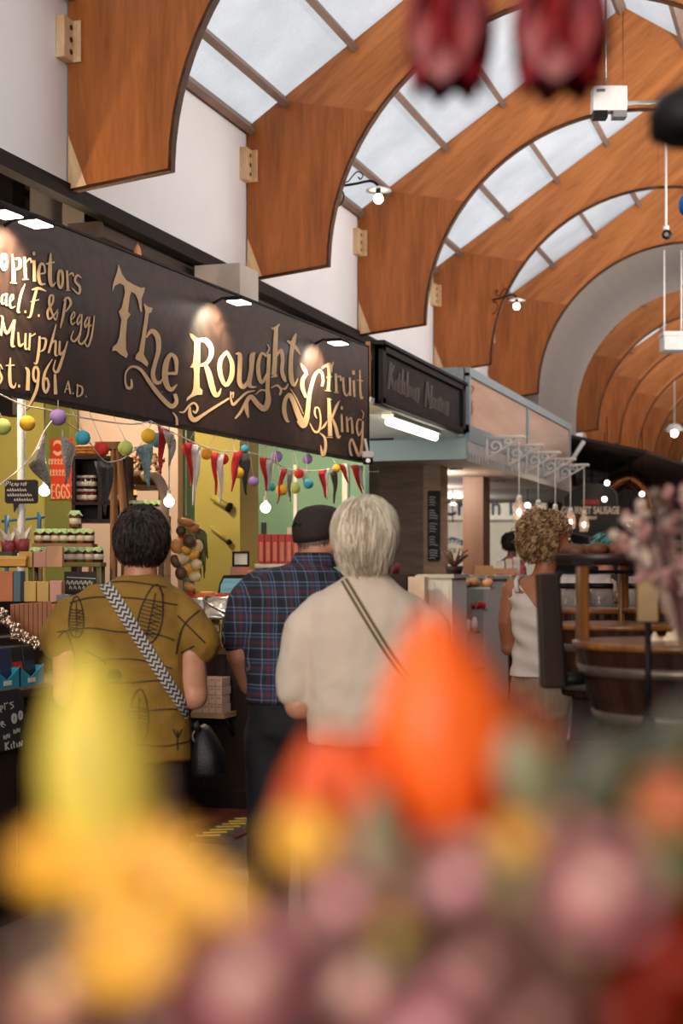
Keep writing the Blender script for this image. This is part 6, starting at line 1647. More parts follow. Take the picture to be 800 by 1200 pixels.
def toppot(px, py, D, w, h, m, label, cat, nm, leaf=None, zz=None):
    r = thing(nm, label, cat, at(px, py, D) if zz is None else yplane_hit(11.5)(px, py));
    if zz: r.location.z = zz
    MB().lathe([(0, 0), (w*.4, 0), (w*.5, h), (0, h)], 14).build('pot', m, r)
    if leaf:
        for k in range(14):
            a = rnd.uniform(0, 6.28); MB().tube([(0, 0, h*.8), (w*.5*math.cos(a), w*.3*math.sin(a), h+.06+rnd.uniform(0, .06)), (w*.8*math.cos(a), w*.5*math.sin(a), h+.08+rnd.uniform(0, .08))], [.004, .012, .003], 5).build('leaf', leaf, r)
    return r
toppot(532, 673, 12.7, .16, .07, M_['counter'], 'small spiky reddish plant in a dark pot on the glass case', 'plant', 'potted_plant', col('reddish_leaf', (96, 66, 48)))
carton(556, 578, 660, 672, 14.2, .18, tan, 'wicker_box', 'light wicker box on the white counter end', 'box', z=1.381)
for i, (px, w_) in enumerate(((583, 8), (593, 7), (602, 7))): carton(px, px+w_, 657-i*2, 673, 15.2, .08, white, 'paper_bag', 'white paper bag on the further glass case, ' + ['by the wicker box', 'middle one', 'next to the blonde curls'][i], 'bag', 'white bags on the glass case')
carton(576, 606, 666, 673, 15.0, .1, peach, 'price_card', 'peach card strip facing the aisle by the further case', 'card')
# fruit and brown bag by the white-haired customer
toppot(458, 671, 10.9, .16, .09, berry, 'dark red bag slumped on the cabinet beside the white bob', 'bag', 'cloth_bag', None, 1.402)
toppot(447, 672, 10.6, .13, .05, col('orange_fruit', (214, 130, 50)), 'bowl of orange fruit beside the dark red bag', 'bowl', 'fruit_bowl', col('orange_fruit', (214, 130, 50)), 1.402)
vbox('wall_shelf_support', 438, 476, 11.3, .25, 0, 1.40, M_['counter'])

# ---------------- dark stall at the end with canopy and sausage sign
dkb = mat('dark_brown_canopy', (48, 32, 24), .7, var=.3, scale=3); dkg = mat('charcoal_panel', (22, 22, 24), .6, var=.2)
def quad(pts, name, m, th=.04):
    o = MB().add(pts, [(0, 1, 2, 3)]).build(name, m); md = o.modifiers.new('s', 'SOLIDIFY'); md.thickness = th; return struct(o)
quad([at(664, 512, 19.5), at(757, 531, 19.5), at(740, 560, 24), at(664, 545, 24)], 'ceiling_dark_canopy', dkb)
quad([at(757, 531, 19.5), at(860, 566, 19.5), at(860, 600, 24), at(700, 566, 24)], 'ceiling_dark_canopy', mat('ribbed_canopy', (84, 66, 56), .7, var=.2, scale=4, stretch=(1, 8, 1)))
quad([at(640, 560, 25), at(860, 560, 25), at(860, 720, 25), at(640, 720, 25)], 'wall_dark_stall', dkg)
m = MB(); m.tube([at(664, 548, 19.4), at(684, 517, 19.4)], .03, 6); struct(m.build('beam_white_strut', M_['white']))
sgn = thing('shop_sign', 'black arched sign with cream words about gourmet sausages at the aisle end', 'sign', at(694, 628, 20.5), TH)
k_ = 20.5/F
pl = [(-34*k_, 6*k_), (-34*k_, 45*k_), (-26*k_, 52*k_)] + [(26*k_*math.sin((t-5)/5*1.2)/.93, (52+9*math.cos((t-5)/5*1.4))*k_) for t in range(11)] + [(29*k_, 48*k_), (29*k_, 6*k_), (0, -2*k_)]
MB().prism(pl, lambda u, v, d: (u, d, v), 0, .05).build('board', mat('black_sign_board', (24, 23, 24), .5), sgn)
MB().tube([(u, -.0, v) for u, v in pl+pl[:1]], .012, 5).build('edge', mat('dull_frame', (92, 84, 78), .5), sgn)
for tx, z, sz in (("O'FLYNN'S", 37, .10), ('GOURMET SAUSAGE', 26, .17), ('COMPANY', 19.5, .07)):
    text_mesh(tx, sz*.82, mat('sign_cream', (216, 204, 186), .6) if z < 37 else mat('sign_red', (190, 60, 50), .6), sgn, (-.03, -.015, z*k_), .62, 'CENTER')
MB().tube([(0, .02, 55*k_), (0, .02, 80*k_)], .02, 6).build('hanger', M_['black'], sgn)
for i, (px, py) in enumerate(((711, 566), (752, 579), (708, 585), (618, 592), (738, 613))):
    r = thing('festoon_bulb', 'tiny glowing bulb in the dark stall, ' + ['highest by the canopy', 'far right one above the flowers', 'over the sausage sign', 'behind the first pendants', 'below right of the sausage sign'][i], 'light bulb', at(px, py, 20.2), 0, 'tiny bulbs in the dark stall')
    MB().ell((0, 0, 0), .035, 10, 8).build('globe', M_['bulb_soft'], r); MB().tube([(0, 0, .035), (0, 0, .9)], .006, 5).build('cord', M_['black'], r)
r = thing('copper_pipe', 'curved copper flue glinting under the dark canopy', 'pipe', at(735, 572, 21)); MB().tube(smooth([(-.35, 0, -.1), (-.1, 0, .1), (.1, 0, .12), (.3, 0, -.1), (.34, 0, -.3)], 6), .12, 10).build('flue', mat('aged_copper', (120, 76, 44), .3, metal=.9), r)
# dim menus in the dark stall
for i, (x0_, x1_, y0_, y1_) in enumerate(((690, 694, 630, 665), (724, 746, 580, 610), (738, 741, 585, 660))):
    a = at((x0_+x1_)/2, y1_, 22); r = thing('wall_notice', 'dim grey notice in the dark stall ' + ['under the sausage sign', 'right of the sausage sign', 'as a narrow upright right of the sign'][i], 'panel', a, TH)
    w = (x1_-x0_)/F*22; h = (y1_-y0_)/F*22; MB().b2((-w/2, 0, 0), (w/2, .03, h)).build('panel', mat('dim_panel', (92, 86, 82), .6), r)

# ---------------- barrels, posts and trays on the right
stave = wood('dark_barrel_staves', (28, 15, 10), (56, 32, 21), 5, (1, 1, .15), .45); hoop = mat('dull_steel_hoop', (104, 90, 80), .4, metal=.5, var=.15, scale=20)
warmw = wood('varnished_stave', (84, 48, 22), (150, 94, 44), 5, (1, 1, .1), .3, coat=.4)
def barrel(cx, cy, z0, rb, rt, h, label, handle_px=None):
    r = thing('barrel_tub', label, 'barrel', (cx, cy, z0)); n = 26
    for k in range(n):   # staves
        pass
    m = MB(); V = []; prof = [(rb, 0), (rb+(rt-rb)*.4, h*.35), (rb+(rt-rb)*.75, h*.7), (rt, h), (rt-.02, h), (rb+(rt-rb)*.6-.02, h*.62), (rb*.9-.02, h*.6), (0, h*.6)]
    for rr, z in prof:
        for k in range(n*3):
            t = 2*PI*k/(n*3); q = rr - (.004 if k % 3 == 0 else 0); V.append((q*math.cos(t), q*math.sin(t), z))
    N3 = n*3; m.add(V, [(i*N3+k, i*N3+(k+1) % N3, (i+1)*N3+(k+1) % N3, (i+1)*N3+k) for i in range(len(prof)-1) for k in range(N3)] + [tuple(reversed(range(N3)))], 0, False)
    m.build('staves', stave, r)
    for f in (.16, .72):
        rr = rb+(rt-rb)*f + .004; MB().lathe([(rr-.006, h*f-.012), (rr+.003, h*f-.012), (rr+.005, h*f+.012), (rr-.006, h*f+.012)], 48).build('hoop', hoop, r)
    MB().lathe([(rt-.022, h-.004), (rt+.006, h-.004), (rt+.006, h+.012), (rt-.022, h+.012)], 48).build('rim', warmw, r)
    return r
def pw(px, py, D): return at(px, py, D)
TZ = zat(852, 3.65)   # table top under the near barrel
p = pw(806, 852, 3.65)
table = thing('barrel_table', 'dark wooden table carrying the steel-hooped tubs', 'table', (p.x, p.y, 0), math.radians(9))
m = MB(); m.b2((-.29, -.30, TZ-.06), (1.1, 3.0, TZ-.002)); m.build('top', wood('dark_table_top', (30, 19, 14), (60, 40, 27), 4, (1, .1, 1), .4), table, bevel=.006)
for sx in (-.24, 1.05):
    for sy in (-.25, 2.9): MB().b2((sx-.04, sy-.04, 0), (sx+.04, sy+.04, TZ-.06)).build('leg', M_['counter'], table)
MB().b2((-.26, -.26, .05), (1.07, -.22, TZ-.06)).build('front_panel', wood('chestnut_panel', (74, 46, 26), (120, 80, 46), 3, (1, 1, .2)), table)
B1 = barrel(p.x, p.y, TZ, .215, .275, zat(757, 3.65)-TZ, 'large dark barrel tub with two steel hoops on the near edge of the table')
B1.location.z = TZ
hB1 = zat(757, 3.65)-TZ
# tall stave handle
q = at(645, 805, 3.6)
hd = MB(); inv = Matrix.Translation(B1.location).inverted()
a0 = inv @ at(648, 806, 3.62); a1 = inv @ at(641, 672, 3.62)
d_ = .062/2; V = []
for P0, ww in ((a0, d_), (a1, d_*.92)):
    for sx, sy in ((-1, -1), (1, -1), (1, 1), (-1, 1)): V.append(P0 + RT*sx*ww*.95 + FW*sy*.03)
hd.add(V, [(0, 3, 2, 1), (4, 5, 6, 7), (0, 1, 5, 4), (1, 2, 6, 5), (2, 3, 7, 6), (3, 0, 4, 7)]); hd.build('stave_handle', stave, B1, bevel=.006)
MB().tube([inv @ at(657, 797, 3.62), inv @ at(684, 795, 3.62)], .016, 8).build('handle_bracket', M_['black'], B1)
# nuts / garlic heap in barrel 1
heapm = [mat('olive_gold_food', (180, 120, 50), .35, var=.4, scale=40), mat('garlic_cream', (226, 204, 170), .5, var=.1)]
m = MB(); rnd = random.Random(9)
for k in range(330):
    a = rnd.uniform(0, 6.28); rr = .235*math.sqrt(rnd.random()); m.ell((rr*math.cos(a), rr*math.sin(a), hB1-.03+rnd.uniform(0, .02)+.02*(1-rr/.24)), (.012, .012, .010), 6, 5)
o = m.build('olive_heap', heapm[0]); o.location = B1.location; tag(o, 'heap of small golden olives filling the near barrel tub', 'olives', kind='stuff')
for i, (px, py) in enumerate(((767, 756), (783, 756), (795, 754), (792, 750))):
    r = thing('onion', 'pale round onion on the near tub, ' + ['first from the stave handle side', 'second along', 'third along', 'perched behind the third'][i], 'onion', at(px, py-2, 3.68), 0, 'pale onions on the near tub')
    MB().lathe([(0, -.018), (.014, -.016), (.023, -.004), (.021, .010), (.008, .018), (.003, .028), (0, .029)], 12).build('bulb', heapm[1], r)
# thin black lamp stand in front of the barrel
p2 = at(759, 850, 3.30)
r = thing('price_stand', 'thin black stand with a round foot in front of the near tub', 'stand', (p2.x, p2.y, 0))
r.location.z = TZ
zf = lambda py, D=3.30: zat(py, D) - TZ
MB().lathe([(0, 0), (.075, 0), (.07, .012), (.02, .03), (.012, .06), (0, .06)], 20).build('foot', M_['black'], r); MB().tube([(0, 0, .05), (0, 0, zf(730))], .007, 8).build('stem', M_['black'], r)
MB().b2((-.026, -.008, zf(730)), (.026, .008, zf(664))).build('card_holder', mat('dull_brass', (92, 72, 44), .35, metal=.6, var=.3, scale=10), r, bevel=.004)
# more tubs behind with upright staves
tubs = [(735, 760, 4.6, .20, .24, .20, 'second dark tub behind the near one'), (690, 742, 5.1, .15, .17, .16, 'small tub of dark nuts near the white top'), (800, 742, 4.9, .16, .2, .30, 'tub with a pale hoop at the picture edge')]
for px, py, D, rb, rt, h, lb in tubs:
    q = at(px, py, D); b = barrel(q.x, q.y, TZ+.001, rb, rt, max(.12, min(.35, zat(py-25, D)-TZ)), lb)
def post(px, y0, y1, D, wpx, m, lb, z0=None):
    q = at(px, y1, D); zz = TZ if z0 is None else z0
    r = thing('upright_post', lb, 'post', (q.x, q.y, zz), TH, 'posts of the tray rack'); w = wpx/F*D; h = zat(y0, D)-zz
    MB().b2((-w/2, -.02, .001), (w/2, .02, h)).build('post', m, r, bevel=.006); MB().b2((-w/2-.008, -.028, h), (w/2+.008, .028, h+.012)).build('cap', M_['black'], r)
post(682, 662, 750, 3.72, 14, warmw, 'varnished post nearest the stave handle', TZ + hB1 - .06); post(730, 662, 735, 4.9, 11, warmw, 'slim varnished post under the round trays'); post(789, 664, 700, 5.6, 9, warmw, 'short varnished post at the picture edge'); post(797, 664, 700, 5.5, 5, stave, 'dark post hard against the picture edge')
post(781, 664, 720, 5.2, 9, mat('brass_look_post', (150, 108, 56), .3, var=.3), 'brass-coloured post behind the card holder')
traym = mat('dark_round_tray', (44, 30, 24), .45, var=.2); 
def rtray(px, py, D, r_, lb, heap=None):
    q = at(px, py, D); r = thing('round_tray', lb, 'tray', q); MB().lathe([(0, 0), (r_*.9, 0), (r_, .03), (r_*.97, .032), (r_*.88, .01), (0, .01)], 30).build('tray', traym, r)
    if heap: m = MB(); [m.ell((rnd.uniform(-.7, .7)*r_, rnd.uniform(-.5, .5)*r_, .03+rnd.uniform(0, .02)), (.035, .03, .02), 8, 6) for k in range(40)]; m.build('contents', heap, r)
    return r
rtray(708, 662, 4.55, .16, 'dark round tray on the varnished posts, below the teal cap', mat('brown_loaf', (104, 60, 30), .6, var=.3)); rtray(768, 658, 4.9, .15, 'dark round tray further right under the dried flowers', mat('dark_sausage', (70, 34, 26), .5, var=.3))
r = thing('tray_rail', 'long black rail joining the tops of the tray posts', 'rail', at(728, 668, 4.6), TH); MB().b2((-.2, -.02, -.012), (.24, .02, .0)).build('rail', M_['black'], r)
# cellophane bags and jars beyond
cell = glassy('cellophane', (236, 222, 212), .45, .15)
for i, (px, py, D, w, h) in enumerate(((672, 700, 6.0, .1, .13), (690, 704, 6.1, .13, .12), (708, 706, 5.95, .12, .13), (718, 690, 6.25, .12, .10), (751, 700, 6.1, .1, .12))):
    r = packet(px, D, w, h, cell, 'clear cellophane bag of snacks in the rack, ' + ['by the tanned shoulder', 'between the posts, left', 'between the posts, lower', 'between the posts, upper', 'right of the slim post'][i], tilt=-.2, yaw=.2*i, z=zat(708, 6.1))
    m = MB(); [m.ell((rnd.uniform(-.4, .4)*w, .02+rnd.uniform(-.008, .008), h*(.1+.5*rnd.random())), .012, 6, 5) for k in range(24)]; m.build('snacks', (peach, tan, brown)[i % 3], r)
for i, (px, D) in enumerate(((664, 5.75), (676, 5.5), (703, 5.65), (750, 5.6), (766, 5.65))):
    q = at(px, 740, D); r = thing('storage_jar', 'tall clear storage jar of dark nuts, ' + ['beside the stave handle', 'second from the stave handle', 'between the varnished posts', 'left of the card holder', 'right of the card holder'][i], 'jar', (q.x, q.y, TZ+.001), 0, 'clear storage jars')
    h = zat(690, D)-TZ; MB().lathe([(0, 0), (.05, 0), (.052, h*.9), (.045, h), (0, h)], 16).build('glass', glassy('jar_glass', (150, 140, 130), .4, .08), r); MB().lathe([(0, .01), (.046, .01), (.046, h*.6), (0, h*.62)], 14).build('nuts', mat('dark_nuts', (64, 40, 28), .6, var=.5, scale=60), r); MB().lathe([(0, h), (.05, h), (.05, h+.02), (0, h+.02)], 14).build('lid', M_['black'], r)
# rack between near tub and posts so bags do not hang in the air
r = thing('snack_rack', 'low dark wooden rack behind the tubs, holding clear bags', 'rack', at(705, 712, 6.15), TH); zr = zat(708, 5.6)
r.location.z = TZ; h = zat(708, 6.1) - TZ
m = MB(); m.b2((-.22, -.25, h-.02), (.3, .3, h-.004)); [m.b2((sx-.015, sy-.015, .001), (sx+.015, sy+.015, h-.02)) for sx in (-.2, .28) for sy in (-.23, .28)]; m.build('rack', M_['counter'], r)

# ---------------- wall lanterns, ceiling unit, hanging lamps
def scroll_lamp(y, z, label, s=1.0):
    r = thing('scroll_wall_lamp', label, 'wall lamp', (XC-R_IN+.0, y, z)); r.scale = (s,)*3
    b = M_['black']
    MB().tube(smooth([(-.05, 0, -.01), (.12, 0, .0), (.22, 0, .012), (.27, 0, -.0), (.30, 0, -.03)], 5), .010, 6).build('arm', b, r)
    MB().tube(smooth([(.02, 0, .06), (.035, 0, .085), (.015, 0, .09), (.0, 0, .07), (.015, 0, .035), (.06, 0, .02), (.10, 0, .06), (.14, 0, .09), (.18, 0, .06), (.16, 0, .03), (.145, 0, .05)], 5), .005, 5).build('scroll', b, r)
    MB().tube(smooth([(-.04, 0, -.03), (.02, 0, -.05), (.03, 0, -.10), (.0, 0, -.15), (-.05, 0, -.16)], 5), .006, 5).build('lower_hoop', b, r)
    MB().lathe([(0, -.03), (.025, -.035), (.095, -.062), (.097, -.066), (.02, -.048), (0, -.048)], 20, c=(.30, 0, 0)).build('shade', M_['white'], r)
    MB().cyl((.30, 0, -.05), (.30, 0, -.09), .018, n=10).build('socket', b, r)
    MB().ell((.30, 0, -.125), .036, 14, 10).build('globe', M_['bulb'], r)
    return r
# mounted on the leg of the second and fourth arch
r = scroll_lamp(AY[1]+.13, 4.33, 'black scrolled wall lamp glowing beside the second plywood arch')
x, D = onY(398, AY[1]+.1); r.location = (x-.0, AY[1]+.1, zat(217, D))
r = scroll_lamp(AY[3]+.13, 3.9, 'black scrolled wall lamp glowing on the fourth plywood arch')
x, D = onY(583, AY[3]+.1); r.location = (x, AY[3]-.02, zat(352, D)); r.rotation_euler.z = -.5
# white unit on a pole
x, D = onY(713, 11.0); c = at(713, 121, D)
r = thing('ceiling_unit', 'white box unit on a horizontal steel pole under the arches', 'ventilation unit', c, TH)
w = 40/F*D; h = 30/F*D
MB().b2((-w/2, -.06, -h*.35), (w/2, .06, h*.6)).build('case', M_['white'], r, bevel=.006); MB().b2((-w*.46, -.05, -h*.62), (-w*.06, .05, -h*.35)).build('dark_fitting', M_['black'], r); MB().b2((w*.1, -.05, -h*.60), (w*.5, .05, -h*.36)).build('steel_fitting', M_['steel'], r); MB().b2((-w*.4, -.062, h*.35), (-w*.15, -.06, h*.47)).build('sticker', grey, r)
MB().tube([(w/2, 0, 0), (3.0, 0, .05)], .018, 8).build('pole', M_['steel'], r); MB().tube([(-w*.1, .0, h*.6), (-w*.1, 0, 1.0)], .01, 6).build('hanger', M_['steel'], r)
# small hanging round camera
y_ = 15.4; x, D = onY(780, y_)
r = thing('hanging_camera', 'small round camera on a thin white stem below the fourth arch', 'camera', at(780, 272, D)); k_ = D/F
MB().tube([(0, 0, 8*k_), (0, 0, 110*k_)], 1.3*k_, 6).build('stem', M_['white'], r); MB().lathe([(0, 2*k_), (3.5*k_, 3*k_), (3.5*k_, 7*k_), (0, 9*k_)], 12).build('cap', M_['white'], r)
MB().ell((.01, -.0, -3*k_), 6*k_, 14, 10).build('dome', M_['black'], r); MB().cyl((.01, -5.5*k_, -4*k_), (.01, -6.6*k_, -4*k_), 2.5*k_, n=12).build('lens', M_['steel'], r)
# white trough lamp on two rods
x, D = onY(790, 16.5); c = at(792, 401, D); k_ = D/F
r = thing('trough_lamp', 'white rectangular trough lamp hung on two white rods', 'pendant lamp', c, TH)
MB().b2((-17*k_, -.12, -11*k_), (24*k_, .12, 6*k_)).build('trough', M_['white'], r, bevel=.01); MB().b2((-18*k_, -.13, 6*k_), (25*k_, .13, 11*k_)).build('rim', M_['white'], r, bevel=.008)
for dx in (-14, 6): MB().tube([(dx*k_, 0, 10*k_), (dx*k_, 0, 108*k_)], .9*k_, 6).build('rod', M_['white'], r)
# blue float and black lamp near camera
r = thing('blue_globe', 'glossy blue ball hanging at the picture edge under the arches', 'ornament', at(805, 240, 9.0)); MB().ell((0, 0, 0), (.055, .055, .07), 14, 10).build('ball', mat('glossy_blue', (20, 104, 190), .2), r); MB().tube([(0, 0, .06), (0, 0, 1.3)], .004, 5).build('cord', M_['black'], r)
r = thing('bell_lamp', 'black bell-shaped hanging lamp close to the camera at the top corner', 'pendant lamp', at(812, 165, 1.6)); k_ = 1.6/F
MB().lathe([(34*k_, -2*k_), (50*k_, 6*k_), (52*k_, 30*k_), (40*k_, 52*k_), (14*k_, 66*k_), (0, 68*k_)], 24).build('shade', M_['black'], r); MB().tube([(0, 0, 66*k_), (0, 0, 260*k_)], .004, 6).build('cord', M_['black'], r)
# far end: pale arch-top window
struct(MB().b2((-2.9, YN-.05, 3.6), (-.6, YN-.02, 5.2)).build('window_1', mat('pale_window', (214, 210, 204), .4)))
r = thing('far_lamp', 'far round lamp glowing against the end wall', 'lamp', at(790, 508, 30)); MB().ell((0, 0, 0), .07, 12, 8).build('globe', M_['bulb'], r); MB().lathe([(0, .2), (.1, .18), (.2, .06), (.19, .05), (0, .1)], 16).build('shade', M_['white'], r); MB().tube([(0, 0, .2), (0, 0, 2)], .01, 5).build('cord', M_['white'], r)
# ================================================================ FOREGROUND FLOWERS (out of focus)
fr_ = random.Random(77)
def petalm(name, rgb, r2=None, rough=.5):
    m = mat(name, rgb, rough, var=.14, scale=30); bs = m.node_tree.nodes['Principled BSDF']; bs.inputs['Subsurface Weight'].default_value = .25; bs.inputs['Subsurface Radius'].default_value = (.01, .006, .003)
    return m
P_ = {'lime': petalm('lime_petal', (210, 188, 74)), 'gold': petalm('golden_petal', (214, 154, 26)), 'orange': petalm('orange_petal', (232, 96, 24)), 'deep': petalm('deep_orange_petal', (222, 86, 28)),
      'pink': petalm('pink_petal', (212, 154, 160)), 'blush': petalm('blush_petal', (214, 172, 160)), 'mauve': petalm('mauve_petal', (150, 106, 98)), 'cream': petalm('peach_cream_petal', (228, 180, 140)), 'red': petalm('scarlet_petal', (140, 36, 14)), 'wine': petalm('wine_red_petal', (118, 16, 24))}
LG = petalm('grey_green_leaf', (118, 114, 84)); LD = petalm('dark_green_leaf', (48, 46, 16)); ST = petalm('green_stem', (84, 104, 44))
CEN = petalm('flower_centre', (120, 86, 24))
FK = .64
def petal(mb, base, tip, width, bulge, nrm, n=8, w=6, tipw=.12, tri=False):
    """curved petal from base to tip, cupped along nrm"""
    base = Vector(base); tip = Vector(tip); ax = tip-base; nrm = Vector(nrm); nrm = (nrm - ax*nrm.dot(ax)/ax.length_squared).normalized(); sd_ = ax.normalized().cross(nrm); V = []
    for side in (0, .0016):
        for i in range(n+1):
            t = i/n; ww = width*((math.sin(PI*min(1, t*.93+.07))**.7) if not tri else min(1, .35+t*3.2)*max(0, 1-t)**.62)*.5
            c = base + ax*t + nrm*bulge*math.sin(PI*t)
            for j in range(w+1):
                s = (j/w-.5)*2; V.append(c + sd_*ww*s - nrm*bulge*.7*s*s*math.sin(PI*t)**.5 + nrm*side)
    K = (n+1)*(w+1); Fc = []
    for o_ in (0, K):
        for i in range(n):
            for j in range(w): a = o_+i*(w+1)+j; Fc.append((a, a+1, a+w+2, a+w+1))
    mb.add(V, Fc, 0, True)
def tulip(px_tip, py_tip, px_b, py_b, D, wpx, m, label, npet=6, closed=.25, tri=True):
    D *= FK
    tip = at(px_tip, py_tip, D); base = at(px_b, py_b, D); ax = (tip-base); L = ax.length; a = ax.normalized(); u = a.cross(FW).normalized(); v = a.cross(u); R0 = wpx/F*D/2
    r = thing('tulip', label, 'flower', base)
    for k in range(npet):
        t = 2*PI*k/npet + .3; out = u*math.cos(t) + v*math.sin(t)*.8; mb = MB()
        petal(mb, -out*.0, a*L*(.94+.06*(k % 2)) + out*R0*closed, R0*1.75, R0*.62, out, tri=tri); mb.build('petal', m, r)
    MB().tube([(0, 0, 0), -a*.06 + Vector((0, 0, -.02)), Vector((.01, 0, -.35))], .004, 6).build('stem', ST, r)
    return r
def rose(px, py, D, rpx, m, label, inner=None, facing=None, name='rose'):
    D *= FK
    c = at(px, py, D); R0 = rpx/F*D; r = thing(name, label, 'flower', c); f = Vector(facing or (-FW + Vector((0, 0, .6)))).normalized(); u = f.orthogonal().normalized(); v = f.cross(u)
    for ring, (q, nn, h) in enumerate(((.25, 4, .35), (.5, 5, .25), (.8, 6, .1), (1.05, 6, -.1))):
        for k in range(nn):
            t = 2*PI*k/nn + ring*.5; out = u*math.cos(t) + v*math.sin(t); mb = MB()
            petal(mb, -f*R0*.5 + out*R0*q*.2, out*R0*q + f*R0*(h+.15), R0*(.55+.45*q), R0*.22, (out - f*.4)); mb.build('petal', (inner or m) if ring < 1 else m, r)
    MB().ell((0, 0, 0), R0*.42, 12, 8).build('heart', inner or m, r)
    MB().tube([-f*R0*.4, -f*R0*.7 + Vector((0, 0, -.03)), Vector((0, .02, -.3))], .004, 6).build('stem', ST, r)
    return r
def daisy(px, py, D, rpx, m, label, facing=None, n=16):
    D *= FK
    c = at(px, py, D); R0 = rpx/F*D; r = thing('daisy', label, 'flower', c); f = Vector(facing or (-FW + Vector((0, 0, .5)))).normalized(); u = f.orthogonal().normalized(); v = f.cross(u)
    for lay in range(2):
        for k in range(n):
            t = 2*PI*(k+.5*lay)/n; out = u*math.cos(t) + v*math.sin(t); mb = MB(); petal(mb, out*R0*.15 - f*lay*.002, out*R0*(1-.15*lay) + f*R0*.12*(1-lay), R0*.30, R0*.05, f); mb.build('petal', m, r)
    MB().ell((0, 0, 0), (R0*.22,)*3, 12, 8).build('centre', CEN, r)
    MB().tube([(0, 0, 0), -f*R0*.5 + Vector((0, 0, -.03)), Vector((0, .02, -.3))], .003, 6).build('stem', ST, r)
    return r
def leaf(px0, py0, px1, py1, D, wpx, m, label, D2=None):
    D *= FK
    a = at(px0, py0, D); b = at(px1, py1, D2 or D); r = thing('leaf_sprig', label, 'leaf', a); mb = MB(); petal(mb, (0, 0, 0), b-a, wpx/F*D, .004, -FW); mb.build('blade', m, r); MB().tube([(0, 0, 0), Vector((0, .01, -.15))], .002, 5).build('stem', ST, r); return r
# lime spike, left
tulip(92, 750, 150, 1080, .66, 190, P_['lime'], 'tall closed lime-yellow tulip standing before the ochre top', 6, .10)
daisy(70, 1010, .64, 62, P_['gold'], 'golden daisy at the left below the lime tulip', (-FW+Vector((0, 0, 1.0))))
daisy(175, 1040, .62, 84, P_['gold'], 'largest golden daisy, beneath the lime tulip'); daisy(245, 1075, .60, 62, P_['gold'], 'golden daisy leaning towards the pink roses'); daisy(150, 1115, .58, 66, P_['gold'], 'lowest golden daisy of the cluster')
daisy(355, 985, .66, 44, P_['gold'], 'small golden daisy under the left orange tulip'); 
leaf(140, 1130, 70, 1060, .66, 60, LD, 'dark green leaf between the golden daisies'); leaf(210, 1160, 260, 1090, .68, 60, LD, 'dark green leaf below the golden daisies')
# orange
tulip(508, 712, 530, 1010, .74, 250, P_['orange'], 'largest bright orange tulip, pointed tip against the cream tee', 6, .05)
tulip(600, 810, 550, 1000, .78, 170, P_['orange'], 'second bright orange petal cluster leaning right', 5, .35)
tulip(400, 850, 395, 1030, .72, 150, P_['deep'], 'deep orange tulip left of the brightest one', 6, .4); tulip(352, 905, 365, 1010, .69, 60, P_['deep'], 'small deep orange tulip above the golden daisy', 5, .3)
tulip(655, 862, 600, 905, .8, 44, P_['orange'], 'small orange bud pointing at the table', 5, .3)
leaf(640, 965, 596, 850, .70, 72, LG, 'broad grey-green leaf right of the brightest tulip'); leaf(450, 1120, 437, 915, .64, 60, LG, 'upright grey-green leaf before the deep orange tulip'); leaf(585, 1080, 560, 930, .75, 60, LD, 'dark leaf beneath the brightest tulip')
# pinks
rose(700, 1040, .56, 72, P_['pink'], 'bright pink rose, rightmost of the pinks', P_['blush']); rose(655, 1000, .60, 52, P_['blush'], 'blush rose tucked above the bright pink one'); rose(535, 1040, .62, 70, P_['blush'], 'pale blush rose under the brightest tulip', P_['pink']); rose(400, 1060, .58, 62, P_['blush'], 'blush rose right of the golden daisies', P_['pink'])
rose(290, 1150, .54, 80, P_['pink'], 'pink rose at the bottom beneath the daisies', P_['blush']); rose(420, 1160, .56, 80, P_['mauve'], 'dusky mauve rose at the bottom middle', P_['blush']); rose(560, 1140, .55, 92, P_['mauve'], 'dusky mauve rose at the bottom, second of two'); rose(70, 1160, .60, 80, P_['blush'], 'cream-pink rose in the bottom left corner', P_['cream'])
rose(630, 1200, .52, 70, P_['mauve'], 'dark mauve rose low before the scarlet one'); rose(180, 1215, .56, 70, P_['mauve'], 'mauve rose cut by the bottom edge'); rose(500, 1220, .52, 80, P_['pink'], 'pink rose cut by the bottom edge')
daisy(603, 985, .57, 26, P_['gold'], 'small golden daisy between the pink roses'); daisy(460, 1090, .56, 15, P_['gold'], 'tiny golden daisy among the mauve roses')
rose(785, 940, .62, 42, P_['cream'], 'peach and orange rose at the right edge', P_['deep']); rose(790, 1130, .56, 84, P_['red'], 'scarlet rose in the bottom right corner'); rose(745, 1190, .54, 70, P_['red'], 'scarlet rose below the bright pink one')
for i, (a, b, c, d, w, m_) in enumerate(((700, 1000, 730, 850, 90, LD), (800, 990, 770, 850, 110, LD), (860, 960, 790, 820, 110, LD), (760, 1080, 800, 990, 90, LG), (690, 960, 650, 880, 70, LD), (640, 960, 700, 905, 60, LD))):
    leaf(a, b, c, d, .70+.03*i, w, m_, ['long dark leaf before the barrel table', 'broad dark leaf at the right of the barrel table', 'dark leaf touching the right edge', 'grey-green leaf over the scarlet rose', 'dark leaf by the small orange bud', 'short dark leaf between bud and blush rose'][i])
for i, (a, b, c, d) in enumerate(((330, 1180, 320, 1060), (240, 1210, 215, 1110), (490, 1180, 500, 1060), (120, 1190, 20, 1110))): leaf(a, b, c, d, .60, 60, (LD, LD, LG, LD)[i], ['dark leaf between the two pink roses', 'dark leaf under the daisies', 'grey-green leaf between the mauve roses', 'dark leaf near the bottom left corner'][i])
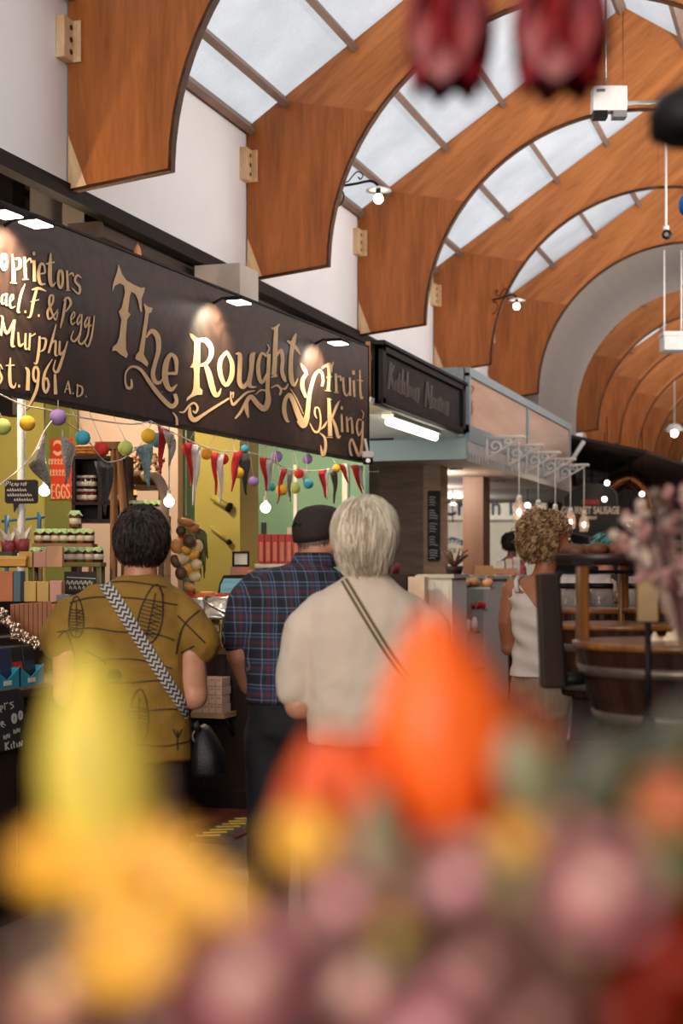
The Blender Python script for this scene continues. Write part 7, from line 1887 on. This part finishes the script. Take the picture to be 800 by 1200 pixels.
# flower bucket holding the bunches, below the picture
r = thing('flower_bucket', 'galvanised bucket holding the blurred flower bunches', 'bucket', at(400, 1640, .45)); 
MB().lathe([(.0, -.22), (.12, -.22), (.17, 0), (.165, 0), (.115, -.21), (0, -.21)], 28).build('bucket', M_['steel'], r)
zt0 = r.location.z - .221
r = thing('flower_table', 'low table under the flower bucket', 'table', (r.location.x, r.location.y, 0)); MB().b2((-.4, -.3, zt0-.03), (.4, .3, zt0)).build('top', M_['counter'], r)
for sx in (-.36, .36):
    for sy in (-.26, .26): MB().b2((sx-.02, sy-.02, 0), (sx+.02, sy+.02, zt0-.03)).build('leg', M_['counter'], r)
# hanging red tulip heads at the top
def hang(px, py, D, wpx, hpx, label):
    r = thing('hanging_red_flower', label, 'flower', at(px, py-hpx, D)); k = D/F
    for q in range(7):
        t = 2*PI*q/7; out = RT*math.cos(t) + FW*math.sin(t); mb = MB(); petal(mb, (0, 0, 0), Vector((0, 0, -hpx*k)) + out*wpx*k*.34, wpx*k*.72, wpx*k*.06, out); mb.build('petal', P_['wine'], r)
    for q in range(5):
        t = 2*PI*q/5+.3; out = RT*math.cos(t) + FW*math.sin(t); mb = MB(); petal(mb, (0, 0, 0), Vector((0, 0, -hpx*k*.98)) + out*wpx*k*.2, wpx*k*.6, wpx*k*.05, out); mb.build('inner_petal', P_['wine'], r)
    MB().tube([(0, 0, -.005), (0, 0, .25)], .004, 6).build('stem', ST, r)
hang(526, 112, 1.05, 128, 170, 'wine-red flower head hanging upside down, nearer the arches\' middle'); hang(657, 112, 1.0, 144, 170, 'wine-red flower head hanging upside down beside the white unit')
# dried flower bunch at right
r = thing('dried_bouquet', 'bunch of dried dusky pink flowers at the right edge', 'flowers', at(800, 640, 2.0)); dm = [petalm('dusty_pink_flower', (158, 114, 108)), petalm('plum_flower', (92, 40, 46)), petalm('pale_dried_flower', (178, 156, 142)), petalm('dried_brown', (96, 76, 62))]
rd = random.Random(5)
for k in range(90):
    a = rd.uniform(0, 6.28); q = math.sqrt(rd.random()); x = q*math.cos(a)*.085; z = q*math.sin(a)*.065 + .01; y = rd.uniform(-.05, .05); mt_ = dm[rd.choice((0, 0, 1, 2, 2, 3))]; mb = MB()
    for j in range(5): mb.ell((x+rd.uniform(-.008, .008), y+rd.uniform(-.008, .008), z+rd.uniform(-.008, .008)), (rd.uniform(.004, .008),)*3, 6, 5)
    mb.tube([(x, y, z), (x*.4, y*.4, -.06), (0, 0, -.14)], .0012, 4); mb.build('flower_head', mt_, r)
r = thing('metal_tongs', 'shiny steel tongs poking from the dried bouquet', 'tongs', at(760, 618, 2.05), TH); k = 2.05/F
MB().tube([(-26*k, 0, 8*k), (0, 0, -4*k), (20*k, 0, -10*k)], [.004, .006, .006], 8).build('arm', M_['steel'], r); MB().tube([(-26*k, .01, 2*k), (0, .01, -8*k), (20*k, .01, -12*k)], [.003, .005, .005], 8).build('arm', M_['steel'], r)
